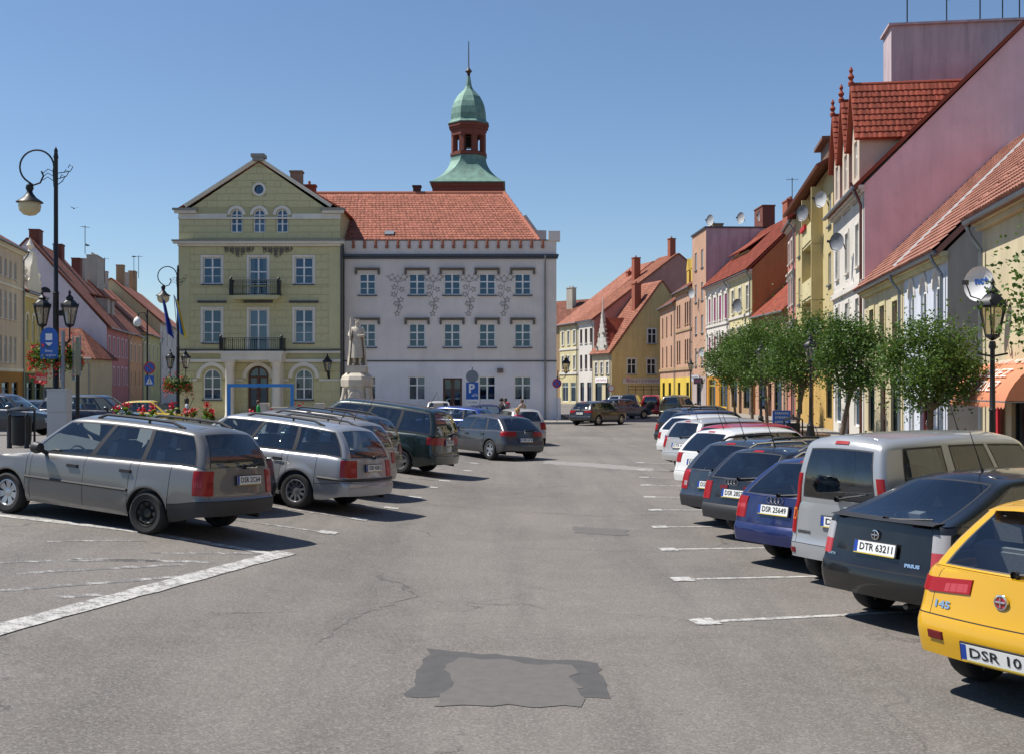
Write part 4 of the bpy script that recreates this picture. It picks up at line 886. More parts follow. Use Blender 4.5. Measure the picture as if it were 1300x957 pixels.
chimney(t, W-1.2, 6, 17.7, 19.8, 3.2, 1.2, M_tbr, False); chimney(t, 1.6, 2, 17.7, 18.6, 3.0, 1.0, M_tan, False)
for i, (u, y) in enumerate([(6.3, .6), (6.3, 3.6), (6.3, 5.6), (6.3, 8.5)]): dish('pale dish on the roof edge of the tall pink block', t.matrix_basis @ Vector((u, y, 18.4+.25*i)), R(-60), .55, mat('dish_white', (.40, .41, .42)), group='dishes on the pink block roof')
dish('dish beside an upper window of the tall pink block', t.matrix_basis @ Vector((3.0, -.55, 11.6)), R(-60), .5, mat('dish_white', (.40, .41, .42)))
for zz, m_, tx, u in ((2.9, M_black, 'SALON', 4.7), (3.2, mat('pale_sign', (.5, .5, .55), .5), 'FRYZJER', 3.4)):
    s = thing('shop_sign', 'small dark board with magenta lettering on the tall pink block' if u > 4 else 'small pale board above the shop of the tall pink block', 'sign', t.matrix_basis @ Vector((u, -.35, zz)), t.rotation_euler.z+R(20)); m = MB(); m.box(-.75, .75, -.05, .05, -.3, .3); m.build('board', m_, s); lettering(tx, .35, s, M_mag if u > 4 else M_black, (0, -.055, 0), w=1.1)
t, W, rf = house('brown_pink_house', 'pinkish house with tall window strips and yellow ground floor beside the tall pink block', (18.2, 127), (18.43, 117), 11, 12.6, 16.5, M_pch, T_br, rows=[(8.9, 2.3, .8, [1.2, 2.6, 6.2, 7.5, 8.8], 'two', {'fm': M_rail}), (5.0, 2.3, .8, [1.2, 2.6, 6.2, 7.5, 8.8], 'two', {'fm': M_rail})], shops=[(2.2, 1.6, .5, 2.3), (7.5, 1.6, .5, 2.3)], ground=M_brt, cornice=M_tan, sill=M_tan, bands=[(4.1, .3, M_tan, .15), (8.2, .2, M_tan, .1)])
for u in (2.0, 4.6, 7.2): m = MB(); m.box(u-.7, u+.7, 1.0, 5, 12.6, 15.0); m.prism([(u-.75, 15), (u+.75, 15), (u, 16.3)], .95, 5.5); m.build('dormer', plaster('yellow_dormer', (.62, .42, .09), .2), t)
house('beige_end_house', 'beige house with two rows of brown framed windows at the street corner', (18.1, 139.5), (18.2, 127.05), 11, 11.7, 15.8, M_pch, T_br, rows=[(8.3, 2.2, .85, [2.2, 5.6, 9.2], 'two', {'fm': M_rail}), (4.8, 2.2, .85, [2.2, 5.6, 9.2], 'two', {'fm': M_rail})], shops=[(3, 2, .5, 2.3), (8, 2, .5, 2.3)], ground=M_brt, cornice=M_tan, sill=M_tan, bands=[(4.1, .3, M_tan, .15)])
# ------------------------------------------------------------------ houses at the end of the street
M_och = plaster('ochre_gable_plaster', (.66, .51, .24), .3)
t, W, rf = house('ochre_gable_house', 'ochre house with sweeping red roof, baroque dormer and shop sign at the street end', (10.4, 147.5), (12.4, 142.0), 14, 6.5, 15.6, M_crm, T_or, rows=[(3.9, 1.5, .75, [1.2, 2.9, 4.6])], shops=[(1.9, 2.0, .4, 2.4), (4.6, 1.2, .4, 2.4)], wallside=M_och, side_rows=[(3.9, 1.9, 1.2, [2.75, 5.5]), (7.7, 1.9, 1.2, [5.5])], surround=M_wh, sill=M_zinc, over=.25, side='r', tiles=True)
m = MB()
for k in range(8):
    f = k/7; w = 1.5*(1-f)**1.2+.22; z0 = 6.7+f*4.2; m.box(3-w, 3+w, -.1+.004*k, .3, z0, z0+.59)
for s_ in (-1, 1): m.lathe([(.3, -.1), (.3, .1), (0, .1)], 10, (3+s_*1.3, -.15, 7.3), axis='y'); m.lathe([(.22, -.1), (.22, .1), (0, .1)], 10, (3+s_*.75, -.15, 9.0), axis='y')
m.lathe([(.18, 11.4), (.2, 11.7), (.08, 12), (.05, 13.6), (0, 13.7)], 8, (3, .1, 0)); dm = m.build('baroque_dormer', plaster('dormer_stone', (.55, .52, .46), .3), t); wm, g_, c_ = window_meshes(.7, 1.4, 'cross', M_white); mk('window', wm, dm, (3, -.2, 7.3))
m = MB(); slab_roof(m, (4.6, .1, 7.2), (4.6, 6.5, 7.2), (3, .1, 11), (3, 6.5, 11), .1); slab_roof(m, (1.4, 6.5, 7.2), (1.4, .1, 7.2), (3, 6.5, 11), (3, .1, 11), .1); m.build('dormer_roof', T_red, t)
chimney(rf, 4.2, 4.2, 10, 15.4, .9, .9)
def board(label, loc, rz, w, h, m_, txt, mt, sz=.5, n='shop_sign', tw=.85):
    s = thing(n, label, 'sign', loc, rz); b = MB(); b.box(-w/2, w/2, -.06, 0, -h/2, h/2); b.build('board', m_, s); lettering(txt, sz, s, mt, (0, -.066, 0), w=w*tw); return s
Mx = t.matrix_basis
M_bordo = mat('dark_red_print', (.25, .02, .03), .5, vary=0, bump=0); M_pale = mat('pale_board', (.55, .52, .5), .5, vary=.06, bump=0)
board('long pale shop board with dark red lettering on the ochre gable', Mx @ Vector((W+.02, 4.3, 3.05)), t.rotation_euler.z+R(90), 5.6, .7, M_pale, 'MEBLE I DYWANY', M_bordo)
window(t, 4.4, .5, 4.4, 1.9, 'shop', fm=M_black, side='r', W=W, name='shop_window', y=-.1)
board('white shop board on the cream front with the baroque dormer', Mx @ Vector((3.0, -.1, 3.2)), t.rotation_euler.z, 3.6, .7, M_white, 'apteka', mat('pink_print', (.5, .1, .15), .5))
house('pink_end_house', 'cream and white house with a huge red roof and pink gable at the street end', (8.9, 153), (10.6, 147.6), 24, 10.9, 19.8, M_wh, T_or, rows=[(8.0, 1.9, .85, [1.0, 2.8, 4.6], 'two', {'fm': M_rail}), (4.6, 1.9, .85, [1.0, 2.8, 4.6], 'two', {'fm': M_rail})], shops=[(1.4, 1.4, .4, 2.5, M_wood), (4, 1.6, .4, 2.5, M_wood)], wallside=plaster('dusty_pink', (.52, .28, .23), .3), cornice=M_wh, sill=M_wh, over=.3, tiles=True)
rf = [c for c in bpy.data.objects['pink_end_house'].children if c.name.startswith('roof')][0]
chimney(rf, 2.0, 7.5, 15, 19.6, .9, .9); chimney(rf, 4.6, 11.5, 18, 22.0, .8, .8)
house('yellow_trim_house', 'pale yellow house with white pilasters at the far street bend', (6.7, 160), (8.85, 153.05), 22, 10.9, 19.3, M_ylt, T_or, rows=[(8.0, 1.9, .85, [1.3, 3.6, 5.9], 'two', {'surround': M_wh}), (4.6, 1.9, .85, [1.3, 3.6, 5.9], 'two', {'surround': M_wh})], shops=[(2.2, 2.4, .3, 2.6, M_white), (5.4, 2, .3, 2.6, M_white)], cornice=M_tan, sill=M_wh, bands=[(7.3, .25, M_wh, .1), (4.0, .3, M_wh, .12)])
rf = [c for c in bpy.data.objects['yellow_trim_house'].children if c.name.startswith('roof')][0]
chimney(rf, 4.6, 8.6, 14.5, 18.2, .8, .8); 
house('far_brown_house', 'brown roofed house closing the far end of the street', (2, 176), (8, 170), 12, 11.5, 15.5, M_tan, T_br, rows=[(7.5, 1.6, 1, [2, 5]), (4, 1.6, 1, [2, 5])]); chimney(bpy.data.objects['far_brown_house'], 6, 4, 14, 17.4, 1.2, .9, M_gw)
# ------------------------------------------------------------------ houses on the far left side of the square
LXf = lambda D: (-20.1-.18*D, D)
M_lav = plaster('lavender_gable', (.72, .64, .68), .2); M_rose = plaster('rose_plaster', (.52, .22, .21), .25)
t, W, rf = house('grey_cream_terrace', 'tall cream grey house with many narrow windows across the square', LXf(60), LXf(81), 12, 11.9, 15.5, plaster('greyed_cream', (.66, .56, .46), .3), T_br, rows=[(6.9, 1.85, .72, [2.2+1.3*i for i in range(14)], 'tee'), (4.0, 1.75, .72, [2.2+1.3*i for i in range(14)], 'tee'), (9.7, 1.2, .72, [2.2+1.3*i for i in range(14)], 'two')], shops=[(16.5, 1.8, .5, 2.2), (19, 1.6, .5, 2.2), (13, 2, .5, 2.2)], ground=plaster('ochre_shop', (.38, .20, .06), .2), cornice=M_cr, side='l', sill=M_wh, bands=[(3.4, .2, M_cr, .1), (9.1, .15, M_cr, .08)])
t, W, rf = house('baroque_yellow_house', 'narrow yellow house with ornate baroque gable and urn finial', LXf(81.1), LXf(87), 10, 9.1, 12.0, plaster('baroque_yellow', (.56, .46, .2), .3), T_br, rows=[(5.6, 2.0, .8, [1.1, 3.0, 4.9], 'arch', {'surround': M_cr})], shops=[(1.8, 1.6, .4, 2.3), (4.4, 1.6, .4, 2.3)], cornice=M_cr, ground=plaster('green_shop', (.10, .13, .07), .2), side='l')
m = MB(); pg = [(.6, 9.1), (5.3, 9.1), (5.0, 9.9), (4.4, 10.2), (4.2, 11.0), (3.7, 11.4), (3.5, 12.0), (2.4, 12.0), (2.2, 11.4), (1.7, 11.0), (1.5, 10.2), (.9, 9.9)]; m.prism(pg, -.1, .5); m.lathe([(.3, 12), (.35, 12.2), (.12, 12.4), (.28, 12.7), (.12, 13.0), (.0, 13.3)], 10, (2.95, .2, 0)); m.lathe([(.2, 10), (.25, 10.2), (.1, 10.4), (.2, 10.7), (0, 11)], 10, (.9, .1, 0)); m.lathe([(.2, 10), (.25, 10.2), (.1, 10.4), (.2, 10.7), (0, 11)], 10, (5, .1, 0)); m.build('baroque_gable', M_cr, t)
board('red shop board on the green shopfront across the square', t.matrix_basis @ Vector((4.3, -.15, 3.0)), t.rotation_euler.z+R(-14), 2.2, .8, mat('red_board', (.45, .02, .02), .5), 'Restauracja', M_white)
t, W, rf = house('lavender_gable_house', 'house with lavender gable and broad weathered red roof beyond the flower basket lamp', LXf(115), LXf(129), 15, 8.4, 17.0, M_rose, T_br, rows=[(5.5, 1.9, .8, [1.5, 4.2, 7, 9.8, 12.4], 'two', {'surround': M_lav}), (2.6, 1.7, .8, [1.5, 4.2, 7, 9.8, 12.4], 'two', {'surround': M_lav})], wallside=M_lav, sill=M_lav, side='l', side_rows=[(9.5, 1.6, 1.2, [9.5])], over=.4)
for y, z in ((4.4, 9.3), (5.9, 11.6)): m = MB(); P = arc_pts(-.55, .55, .65, 10); m.prism([(x, zz) for x, zz in P][::-1], -.04, .0, T=lambda x, y_, zz, y=y, z=z: (y_, y-x, z+zz)); m.build('lunette_window', M_room, t)
chimney(rf, 3, 7.4, 15, 18.3, 1.6, 1.0, M_tbr, False); chimney(rf, 11, 6.8, 15, 17.8, 1.5, .9, M_tbr, False)
for u in (8.6, 11.5): m = MB(); m.box(u-.8, u+.8, 1.2, 4.5, 9.5, 11.8); m.build('dormer', M_gw, t); m = MB(); slab_roof(m, (u-1.0, .9, 11.75), (u+1.0, .9, 11.75), (u-1.0, 5, 12.6), (u+1.0, 5, 12.6), .12); m.build('dormer_roof', T_or, t)
house('low_yellow_house', 'low yellow house with hipped red roof in front of the lavender gable', (-46.6, 109), (-40.1, 109), 5.5, 5.1, 7.9, M_crm, T_br, rows=[(2.9, 1.5, .75, [1.0, 3.4, 4.9], 'tee')], shops=[(2.5, 2.6, .4, 1.9)], hip=2.2, cornice=M_ylt, ground=None)
t, W, rf = house('peach_house', 'peach house between the rose and the pale green facades', LXf(129.1), LXf(140), 13, 8.4, 15.0, plaster('peach_front', (.66, .38, .2), .25), T_br, rows=[(5.3, 1.9, .8, [1.8, 5, 8.5], 'two', {'surround': M_cr}), (2.4, 1.7, .8, [1.8, 5, 8.5], 'two')], side='l', sill=M_cr); chimney(rf, 5, 6.5, 13, 17.2, 1.6, .9, M_tbr, False); chimney(rf, 8, 6.5, 13, 17.5, 1.4, 1, M_gw, False)
t, W, rf = house('pale_green_house', 'pale olive house with brown roof down the side street', LXf(140.1), LXf(157), 13, 9.0, 15.2, plaster('pale_olive_front', (.55, .53, .25), .25), T_or, rows=[(5.8, 1.9, .85, [2, 6, 10, 14], 'two', {'surround': M_cr}), (2.6, 1.8, .85, [2, 6, 10, 14], 'two')], side='l', sill=M_cr, wallside=M_gw); chimney(rf, 3, 6, 13, 18.4, 5.5, 1.2, M_gw, True); chimney(rf, 12, 6.5, 13, 17.5, 1.2, .9, M_gw, False)
t, W, rf = house('white_corner_house', 'white house with orange roof at the side street beside the green gabled house', LXf(157.1), LXf(186), 13, 11.2, 17.0, M_wh, T_or, rows=[(8.2, 1.8, .95, [2.5, 8, 14, 20], 'cross'), (4.8, 1.8, .95, [2.5, 8, 14, 20], 'cross'), (1.4, 1.8, .95, [2.5, 8, 14, 20], 'cross')], side='l', wallside=M_ylt, sill=M_cr); chimney(rf, 5, 6, 15, 19.4, 1.4, 1, M_tan, False); chimney(rf, 12, 6.5, 15, 19, 1.6, 1, M_gw, False); chimney(rf, 20, 6.5, 15, 20, 2, 1, M_tan, False)
for i, (px, D, z) in enumerate([(133, 130, 14.5), (108, 122, 17), (170, 150, 17), (176, 150, 17)]): aerial('thin aerial on the roofs across the square', at(px, D, z), 2.5, 5, i)
# ------------------------------------------------------------------ cars
def paintmat(name, c, metal=.35, rough=.32, dirt=.12):
    if name in _MC: return _MC[name]
    N = NT(name); co = N.obj()
    d = N.ramp(N.noise(2.2, 6, .65, co), [(.45, (0, 0, 0)), (.8, (dirt,)*3)])
    lo = N.n('SeparateXYZ'); N.l(N.obj(), lo.inputs[0])
    N.l(N.mix(d, c, (.22, .20, .17)), N.b.inputs['Base Color']); N.b.inputs['Metallic'].default_value = metal
    N.l(N.math('ADD', N.math('MULTIPLY', d, .8), rough), N.b.inputs['Roughness']); N.b.inputs['Coat Weight'].default_value = .8; N.b.inputs['Coat Roughness'].default_value = .06
    _MC[name] = N.m; return N.m
M_plast = mat('black_bumper_plastic', (.025, .025, .027), .55, vary=.2, bump=.1); M_seam = mat('panel_gap', (.008, .008, .008), .9, vary=0, bump=0)
M_cgl = glassmat('car_glass', (.82, .89, .88), .05); M_cgd = glassmat('tinted_car_glass', (.22, .25, .25), .08)
M_int = mat('car_interior', (.15, .15, .155), .85, vary=.1, bump=.1); M_seat = mat('seat_cloth', (.18, .18, .20), .9, vary=.25, scale=20, bump=.2)
M_tyre = mat('tyre_rubber', (.018, .018, .018), .85, vary=.25, scale=8, bump=.2); M_alloy = mat('alloy_rim', (.42, .43, .45), .35, .8, vary=.1, bump=0); M_steel = mat('black_steel_rim', (.02, .019, .018), .6, .3, vary=.3)
def lampmat(name, c):
    if name in _MC: return _MC[name]
    N = NT(name); N.b.inputs['Base Color'].default_value = (*c, 1); N.b.inputs['Roughness'].default_value = .35; N.b.inputs['Specular IOR Level'].default_value = .3; N.b.inputs['Coat Weight'].default_value = .35; N.b.inputs['Coat Roughness'].default_value = .05
    w = N.n('TexWave', wave_type='BANDS', bands_direction='Z'); w.inputs['Scale'].default_value = 14; N.l(N.obj(), w.inputs[0]); N.bump(w.outputs['Fac'], .1, .004)
    _MC[name] = N.m; return N.m
M_red = lampmat('red_lamp_lens', (.30, .006, .008)); M_dred = lampmat('dark_red_lamp_lens', (.14, .006, .01)); M_amb = lampmat('amber_lamp_lens', (.55, .16, .02)); M_clr = lampmat('clear_lamp_lens', (.36, .36, .38)); M_pkl = lampmat('pale_red_lamp_lens', (.42, .05, .06))
M_plate = mat('number_plate_white', (.72, .72, .70), .45, vary=.04, bump=0); M_eu = mat('plate_blue', (.01, .05, .32), .45, vary=0, bump=0); M_ink = mat('plate_black', (.012, .012, .012), .5, vary=0, bump=0); M_yst = mat('plate_yellow_edge', (.55, .42, .05), .5, vary=0, bump=0)
_WH = {}
def wheel_meshes(r, kind):
    if (r, kind) in _WH: return _WH[(r, kind)]
    w = .1; ty = MB(); ri = r*.66
    ty.lathe([(ri, -w), (ri+.02, -w-.008), (r*.86, -w-.012), (r*.96, -w+.005), (r, -w+.035), (r, w-.035), (r*.96, w-.005), (r*.86, w+.012), (ri, w), (ri, -w)], 36, axis='x')
    rm = MB(); f = w-.02                                     # outer face at +x
    rm.lathe([(ri, -w), (ri, f+.015), (ri-.018, f+.02), (ri-.03, f-.01), (ri-.035, -w*.3)], 32, axis='x')
    if kind == 'steel':
        rm.lathe([(ri-.03, f-.05), (ri*.8, f-.01), (ri*.72, f-.005), (ri*.45, f-.05), (ri*.3, f-.01), (0, f-.01)], 24, axis='x')
        for k in range(8): a = k*math.pi/4; rm.lathe([(.028, f+.004), (0, f+.004)], 8, (0, ri*.66*math.cos(a), ri*.66*math.sin(a)), axis='x', m=1)
    else:
        rm.lathe([(ri-.03, f-.09), (.05, f-.09)], 20, axis='x', m=1); n = {'cover': 7, 'alloy5': 5, 'alloy10': 10, 'alloy7': 7}[kind]
        rm.lathe([(.075, f-.08), (.075, f-.012), (.05, f-.004), (0, f-.004)], 16, axis='x')
        for k in range(n):
            M = Matrix.Rotation(2*math.pi*k/n, 4, 'X'); w0, w1 = {'cover': (.028, .05), 'alloy5': (.045, .035), 'alloy10': (.024, .02), 'alloy7': (.035, .03)}[kind]
            q = [(.05, -w0, f-.01), (.05, w0, f-.01), (ri-.025, w1, f-.002), (ri-.025, -w1, f-.002)]
            top = [M @ Vector((x, y, z)) for (z, y, x) in q]; bot = [M @ Vector((x-.05, y*1.2, z)) for (z, y, x) in q]
            rm.add(top+bot, [(0, 1, 2, 3), (0, 4, 5, 1), (1, 5, 6, 2), (2, 6, 7, 3), (3, 7, 4, 0)])
    res = (rm.mesh('wheel', [M_steel if kind == 'steel' else M_alloy, M_dark]), ty.mesh('tyre', M_tyre)); _WH[(r, kind)] = res; return res
BASE = dict(L=4.3, W=1.72, H=1.45, wb=2.55, ro=.85, tr=.305, sill=.21, bot=.33, belt=[(0, .95), (.6, .96), (2.9, .90), (3.3, .86), (4.0, .76), (4.3, .62)], ga0=3.15, ga1=2.42, gd0=.12, gd1=.55, tum=.17,
            rp=[(.2, .06), (.3, .02), (.5, 0), (.56, .015), (.6, .06), (.95, .11)], fp=[(.2, .08), (.35, .0), (.5, .0), (.7, .06), (1, .1)], rcr=.22, rir=.13, rcf=.5, rif=.22, bulge=.06, wins=[(.06, .30), (.335, .62), (.645, .95)], seams=[2.95, 1.95, 1.05], bz=.55, rgz=(.1, .86), rgt=.84, lamps=[], plate_z=.75, plate='', wheel='cover', rail=None, bumper='body', roofarc=.05, wiper=True, hi=None, rgl='car', antenna=True)
KINDS = dict(
 estate=dict(L=4.5, gd0=.14, gd1=.42, wins=[(.035, .29), (.32, .60), (.625, .955)], seams=[3.1, 2.1, 1.15], ga0=3.3, ga1=2.6, belt=[(0, .94), (.6, .96), (3.1, .90), (3.5, .85), (4.2, .74), (4.5, .62)]),
 hatch=dict(),
 mpv=dict(L=4.6, W=1.81, H=1.72, wb=2.84, belt=[(0, 1.03), (.6, 1.05), (3.4, .98), (3.9, .88), (4.4, .74), (4.6, .64)], ga0=3.85, ga1=2.95, gd0=.1, gd1=.36, tum=.2, wins=[(.04, .28), (.305, .575), (.6, .94)], seams=[3.5, 2.4, 1.35]),
 van=dict(L=4.0, W=1.66, H=1.80, wb=2.6, ro=.6, belt=[(0, 1.0), (.5, 1.0), (2.8, .98), (3.2, .93), (3.8, .80), (4.0, .66)], ga0=3.2, ga1=2.55, gd0=.06, gd1=.16, tum=.13, wins=[(.12, .36), (.42, .66), (.70, .94)], seams=[2.9, 1.95, 1.1], rgt=.80))
def make_car(name, label, loc, heading, color, kind='hatch', group=None, scale=1., lean=0., **kw):
    """loc is the ground point under the middle of the rear bumper, heading clockwise from +Y in degrees"""
    S = dict(BASE); S.update(KINDS[kind]); S.update(kw)
    t = thing(name, label, 'car', loc, R(-heading), group)
    fw0 = Vector((math.sin(R(heading)), math.cos(R(heading)), 0)); rt0 = Vector((math.cos(R(heading)), -math.sin(R(heading)), 0)); loc = Vector(loc); off = loc.z-gz(loc.x, loc.y); G = {}
    for sx in (-1, 1):
        for k, a in enumerate((S['ro'], S['ro']+S['wb'])): q = loc+(rt0*sx*(S['W']/2-.12)+fw0*a)*scale; G[sx, k] = Vector((q.x, q.y, gz(q.x, q.y)+off))
    fw = ((G[-1, 1]+G[1, 1])-(G[-1, 0]+G[1, 0])).normalized(); rt = ((G[1, 0]+G[1, 1])-(G[-1, 0]+G[-1, 1])).normalized(); n_ = rt.cross(fw).normalized(); rt = fw.cross(n_)
    mid = (G[-1, 0]+G[1, 0])/2-fw*S['ro']*scale; t.location = mid
    t.rotation_euler = Matrix((rt, fw, n_)).transposed().to_euler(); t.scale = (scale,)*3
    L, Wd, H, wb, ro, tr = (S[k] for k in ('L', 'W', 'H', 'wb', 'ro', 'tr')); hwm = Wd/2; Ra = tr+.05; arch = [ro, ro+wb]
    belt = lambda a: interp(S['belt'], a); rp = lambda z: interp(S['rp'], z); fp = lambda z: interp(S['fp'], z)
    def hw(a, z):
        b = belt(max(0, min(L, a))); zt = interp([(S['sill']-.02, -.09), (S['sill']+.05, -.05), (.36, -.018), (.5, -.004), (.64, 0), (.8, -.012), (max(.82, b-.06), -.028), (b-.02, -.045), (b, -.07)], z)
        w = hwm+zt-.05*abs((a-L*.48)/(L*.5))**3
        if a < S['rcr']: d = (S['rcr']-a)/S['rcr']; w -= S['rir']*(1-math.sqrt(max(0, 1-d*d)))
        if a > L-S['rcf']: d = (a-L+S['rcf'])/S['rcf']; w -= S['rif']*(1-math.sqrt(max(0, 1-d*d)))
        for c in arch:
            q = math.hypot(a-c, z-tr); w += .016*max(0, 1-abs(q-Ra-.03)/.10)
        return w
    def low(a, z, s, o=0):
        x = s*(hw(a, z)+o); al = a+rp(z)*max(0, 1-a/.5)-fp(z)*max(0, 1-(L-a)/.6); return Vector((x, al, z))
    def cap(u, z, o=0): return Vector((u*hw(0, z), rp(z)-S['bulge']*(1-u*u)-o, z))
    zb0 = lambda a: S['sill']+(S['bot']-S['sill'])*max(smst(.5, .0, a) if 0 else 1-smst(0, .6, a), smst(L-.6, L, a))
    def zbot(a):
        for c in arch:
            if abs(a-c) < Ra-1e-5: return tr+math.sqrt(Ra*Ra-(a-c)**2)
        return zb0(a)
    ga0, ga1, gd0, gd1 = S['ga0'], S['ga1'], S['gd0'], S['gd1']
    cols = {0, .006, .02, .045, .08, .12, .17, .22, .3, .4, L, L-.01, L-.03, L-.07, L-.13, L-.2, L-.3, L-.4, L-.5, ga0, gd0+.001}
    for c in arch:
        cols |= {c+Ra*math.cos(math.pi*k/14) for k in range(15)}|{c-Ra-.0005, c+Ra+.0005, c-Ra-.06, c+Ra+.06}
    for s_ in S['seams']: cols |= {s_-.004, s_+.004}
    cs = sorted(cols); full = [cs[0]]
    for c in cs[1:]:
        if c-full[-1] < 1e-4: continue
        g = c-full[-1]; n = int(g/.2)
        for k in range(1, n+1): full.append(full[-1]+(c-full[-1])/(n+2-k))
        full.append(c)
    cs = full
    bz = S['bz']
    b0 = belt(0); rb = (bz-S['bot'])/(b0-S['bot']); rs = sorted({0, .03, .08, .16, .26, .36, .46, .56, .66, .76, .85, .91, .96, 1, rb-.006, rb+.006})
    parts = {}
    def P(k): return parts.setdefault(k, MB())
    AX = lambda c: Vector((0, max(.9, min(L-.9, c.y)), .55))
    def face(key, q, m=0):
        c = sum(q, Vector())/len(q); n = (q[1]-q[0]).cross(q[2]-q[0])
        if len(q) == 4: n += (q[2]-q[0]).cross(q[3]-q[0])
        if n.dot(c-AX(c)) < 0: q = q[::-1]
        P(key).add(q, [tuple(range(len(q)))], m, smooth=True)
    seams = sorted(S['seams']); bump_key = 'bumper_rear'
    for s in (-1, 1):
        G = [[low(a, zbot(a)+(belt(a)-zbot(a))*r, s) for r in rs] for a in cs]
        for i in range(len(cs)-1):
            am = (cs[i]+cs[i+1])/2
            if abs(zbot(cs[i])-zbot(cs[i+1])) > .12: continue
            seam = any(abs(am-q) < .005 for q in seams) and belt(am) > 0; dk_ = None
            for d in range(len(seams)-1):
                if seams[d] < am < seams[d+1]: dk_ = ('door', d, s)
            for j in range(len(rs)-1):
                rm = (rs[j]+rs[j+1])/2; zm = zbot(am)+(belt(am)-zbot(am))*rm
                key, m = 'body', 0
                if am < arch[0]-Ra and rm < rb: key = 'rear_bumper'
                elif am > arch[1]+Ra and zm < bz-.02: key = 'front_bumper'
                elif dk_ and rm > .09: key = dk_
                if rb-.006 < rm < rb+.006 and am < arch[0]-Ra: key, m = 'body', 1
                if seam and rm > .09: key, m = 'body', 1
                face(key, [G[i][j], G[i+1][j], G[i+1][j+1], G[i][j+1]], m)
    us = [-1, -.985, -.95, -.935, -.925, -.8, -.6, -.4, -.2, 0, .2, .4, .6, .8, .925, .935, .95, .985, 1]
    for i in range(len(us)-1):
        for j in range(len(rs)-1):
            z0, z1 = (S['bot']+(b0-S['bot'])*r for r in rs[j:j+2]); rm = (rs[j]+rs[j+1])/2; um = abs(us[i]+us[i+1])/2; key, m = ('rear_bumper', 0) if rm < rb else ('tailgate', 0)
            if rm > rb and .925 < um < .935: key, m = 'body', 1
            elif rm > rb and um > .935: key = 'body'
            if rb-.006 < rm < rb+.006: key, m = 'body', 1
            face(key, [cap(us[i], z0), cap(us[i+1], z0), cap(us[i+1], z1), cap(us[i], z1)], m)
            zf = [S['bot']+(belt(L)-S['bot'])*r for r in rs[j:j+2]]
            fcap = lambda u, z: Vector((u*hw(L, z), L-fp(z)+.1*(1-u*u), z)); key = 'front_bumper' if (zf[0]+zf[1])/2 < bz-.02 else 'body'
            face(key, [fcap(us[i], zf[0]), fcap(us[i+1], zf[0]), fcap(us[i+1], zf[1]), fcap(us[i], zf[1])])
    for i in range(len(cs)-1):                               # bonnet and rear shelf
        a0, a1 = cs[i], cs[i+1]
        if (a0+a1)/2 > ga0-.15 or (a0+a1)/2 < gd0+.02:
            for k in range(len(us)-1):
                def dp(a, u):
                    p = low(a, belt(a), 1); fb = S['bulge']*(1-u*u)*max(0, 1-a/.3) if a < 1 else -.1*(1-u*u)*max(0, 1-(L-a)/.5); return Vector((u*p.x, p.y-fb, belt(a)+.035*(1-u*u)*(smst(L, L-.4, a) if 0 else min(1, (L-a)/.4))*(1 if a > 1 else 0)))
                face('bonnet' if a0 > 1 else 'tailgate', [dp(a0, us[k]), dp(a1, us[k]), dp(a1, us[k+1]), dp(a0, us[k+1])])
    # greenhouse
    zr = lambda a: H-S['roofarc']*((a-(ga1+gd1)/2-.2)/((ga1-gd1)/2+.3))**2
    fs = [0, .03, .06, .075, .25, .45, .65, .80, .84, .87, .9, .93, .96, .98, .993, 1.0]; tum = S['tum']
    def fil(f): e = max(0, (f-.86)/.14); return 1-math.sqrt(max(0, 1-e*e))
    bs = S.get('bow', .06)
    aD = lambda f: gd0+(gd1-gd0)*f-bs*math.sin(math.pi*f)+.12*fil(f); aA = lambda f: ga0+(ga1-ga0)*f+.05*math.sin(math.pi*f)-.15*fil(f)
    def gside(q, f, s, o=0):
        a = aD(f)+(aA(f)-aD(f))*q; ab = gd0+(ga0-gd0)*q; zb = belt(ab); z = zb+(zr(a)-zb)*min(f, 1)-.0
        w = hw(max(ab, S['rcr']), zb)-.004-tum*f**1.15-.15*fil(f); dd = (a-aD(f)); de = aA(f)-a
        if dd < .12: k = (.12-dd)/.12; w -= .075*(1-math.sqrt(max(0, 1-k*k)))
        if de < .2: k = (.2-de)/.2; w -= .07*(1-math.sqrt(max(0, 1-k*k)))
        return Vector((s*(w+o), a, z))
    qs = {0, 1}
    for d in (.006, .02, .05, .09): qs |= {d/(ga0-gd0), 1-d*1.6/(ga0-gd0)}
    for w0, w1 in S['wins']: qs |= {w0, w1, w0-.008, w1+.008}
    q_ = sorted(qs); qs = [q_[0]]
    for q in q_[1:]:
        n = int((q-qs[-1])/.06)
        st0 = qs[-1]
        for k in range(1, n+1): qs.append(st0+(q-st0)*k/(n+1))
        qs.append(q)
    wf0, wf1 = .06, .84
    for s in (-1, 1):
        G = [[gside(q, f, s) for f in fs] for q in qs]; GI = [[gside(q, f, s, -.03) for f in fs] for q in qs]
        for i in range(len(qs)-1):
            qm = (qs[i]+qs[i+1])/2; wi = None; fr = False
            for k, (w0, w1) in enumerate(S['wins']):
                if w0 < qm < w1: wi = k
                if w0-.009 < qm < w1+.009: fr = True
            mid = any(S['wins'][k][1] < qm < S['wins'][k+1][0] for k in range(len(S['wins'])-1))
            for j in range(len(fs)-1):
                fm = (fs[j]+fs[j+1])/2; inw = wf0 < fm < wf1
                key, m = 'body', 0
                if inw and wi is not None and fm > .075-.02 and not (fm < .075): key = ('window', wi, s)
                elif (fr and .025 < fm < .88) or (mid and .03 < fm < .85 and S.get('blackpillar', True)): key, m = 'body', 2
                face(key, [G[i][j], G[i+1][j], G[i+1][j+1], G[i][j+1]], m)
                if key == 'body' and fm < .9: face('interior', [GI[i][j], GI[i+1][j], GI[i+1][j+1], GI[i][j+1]])
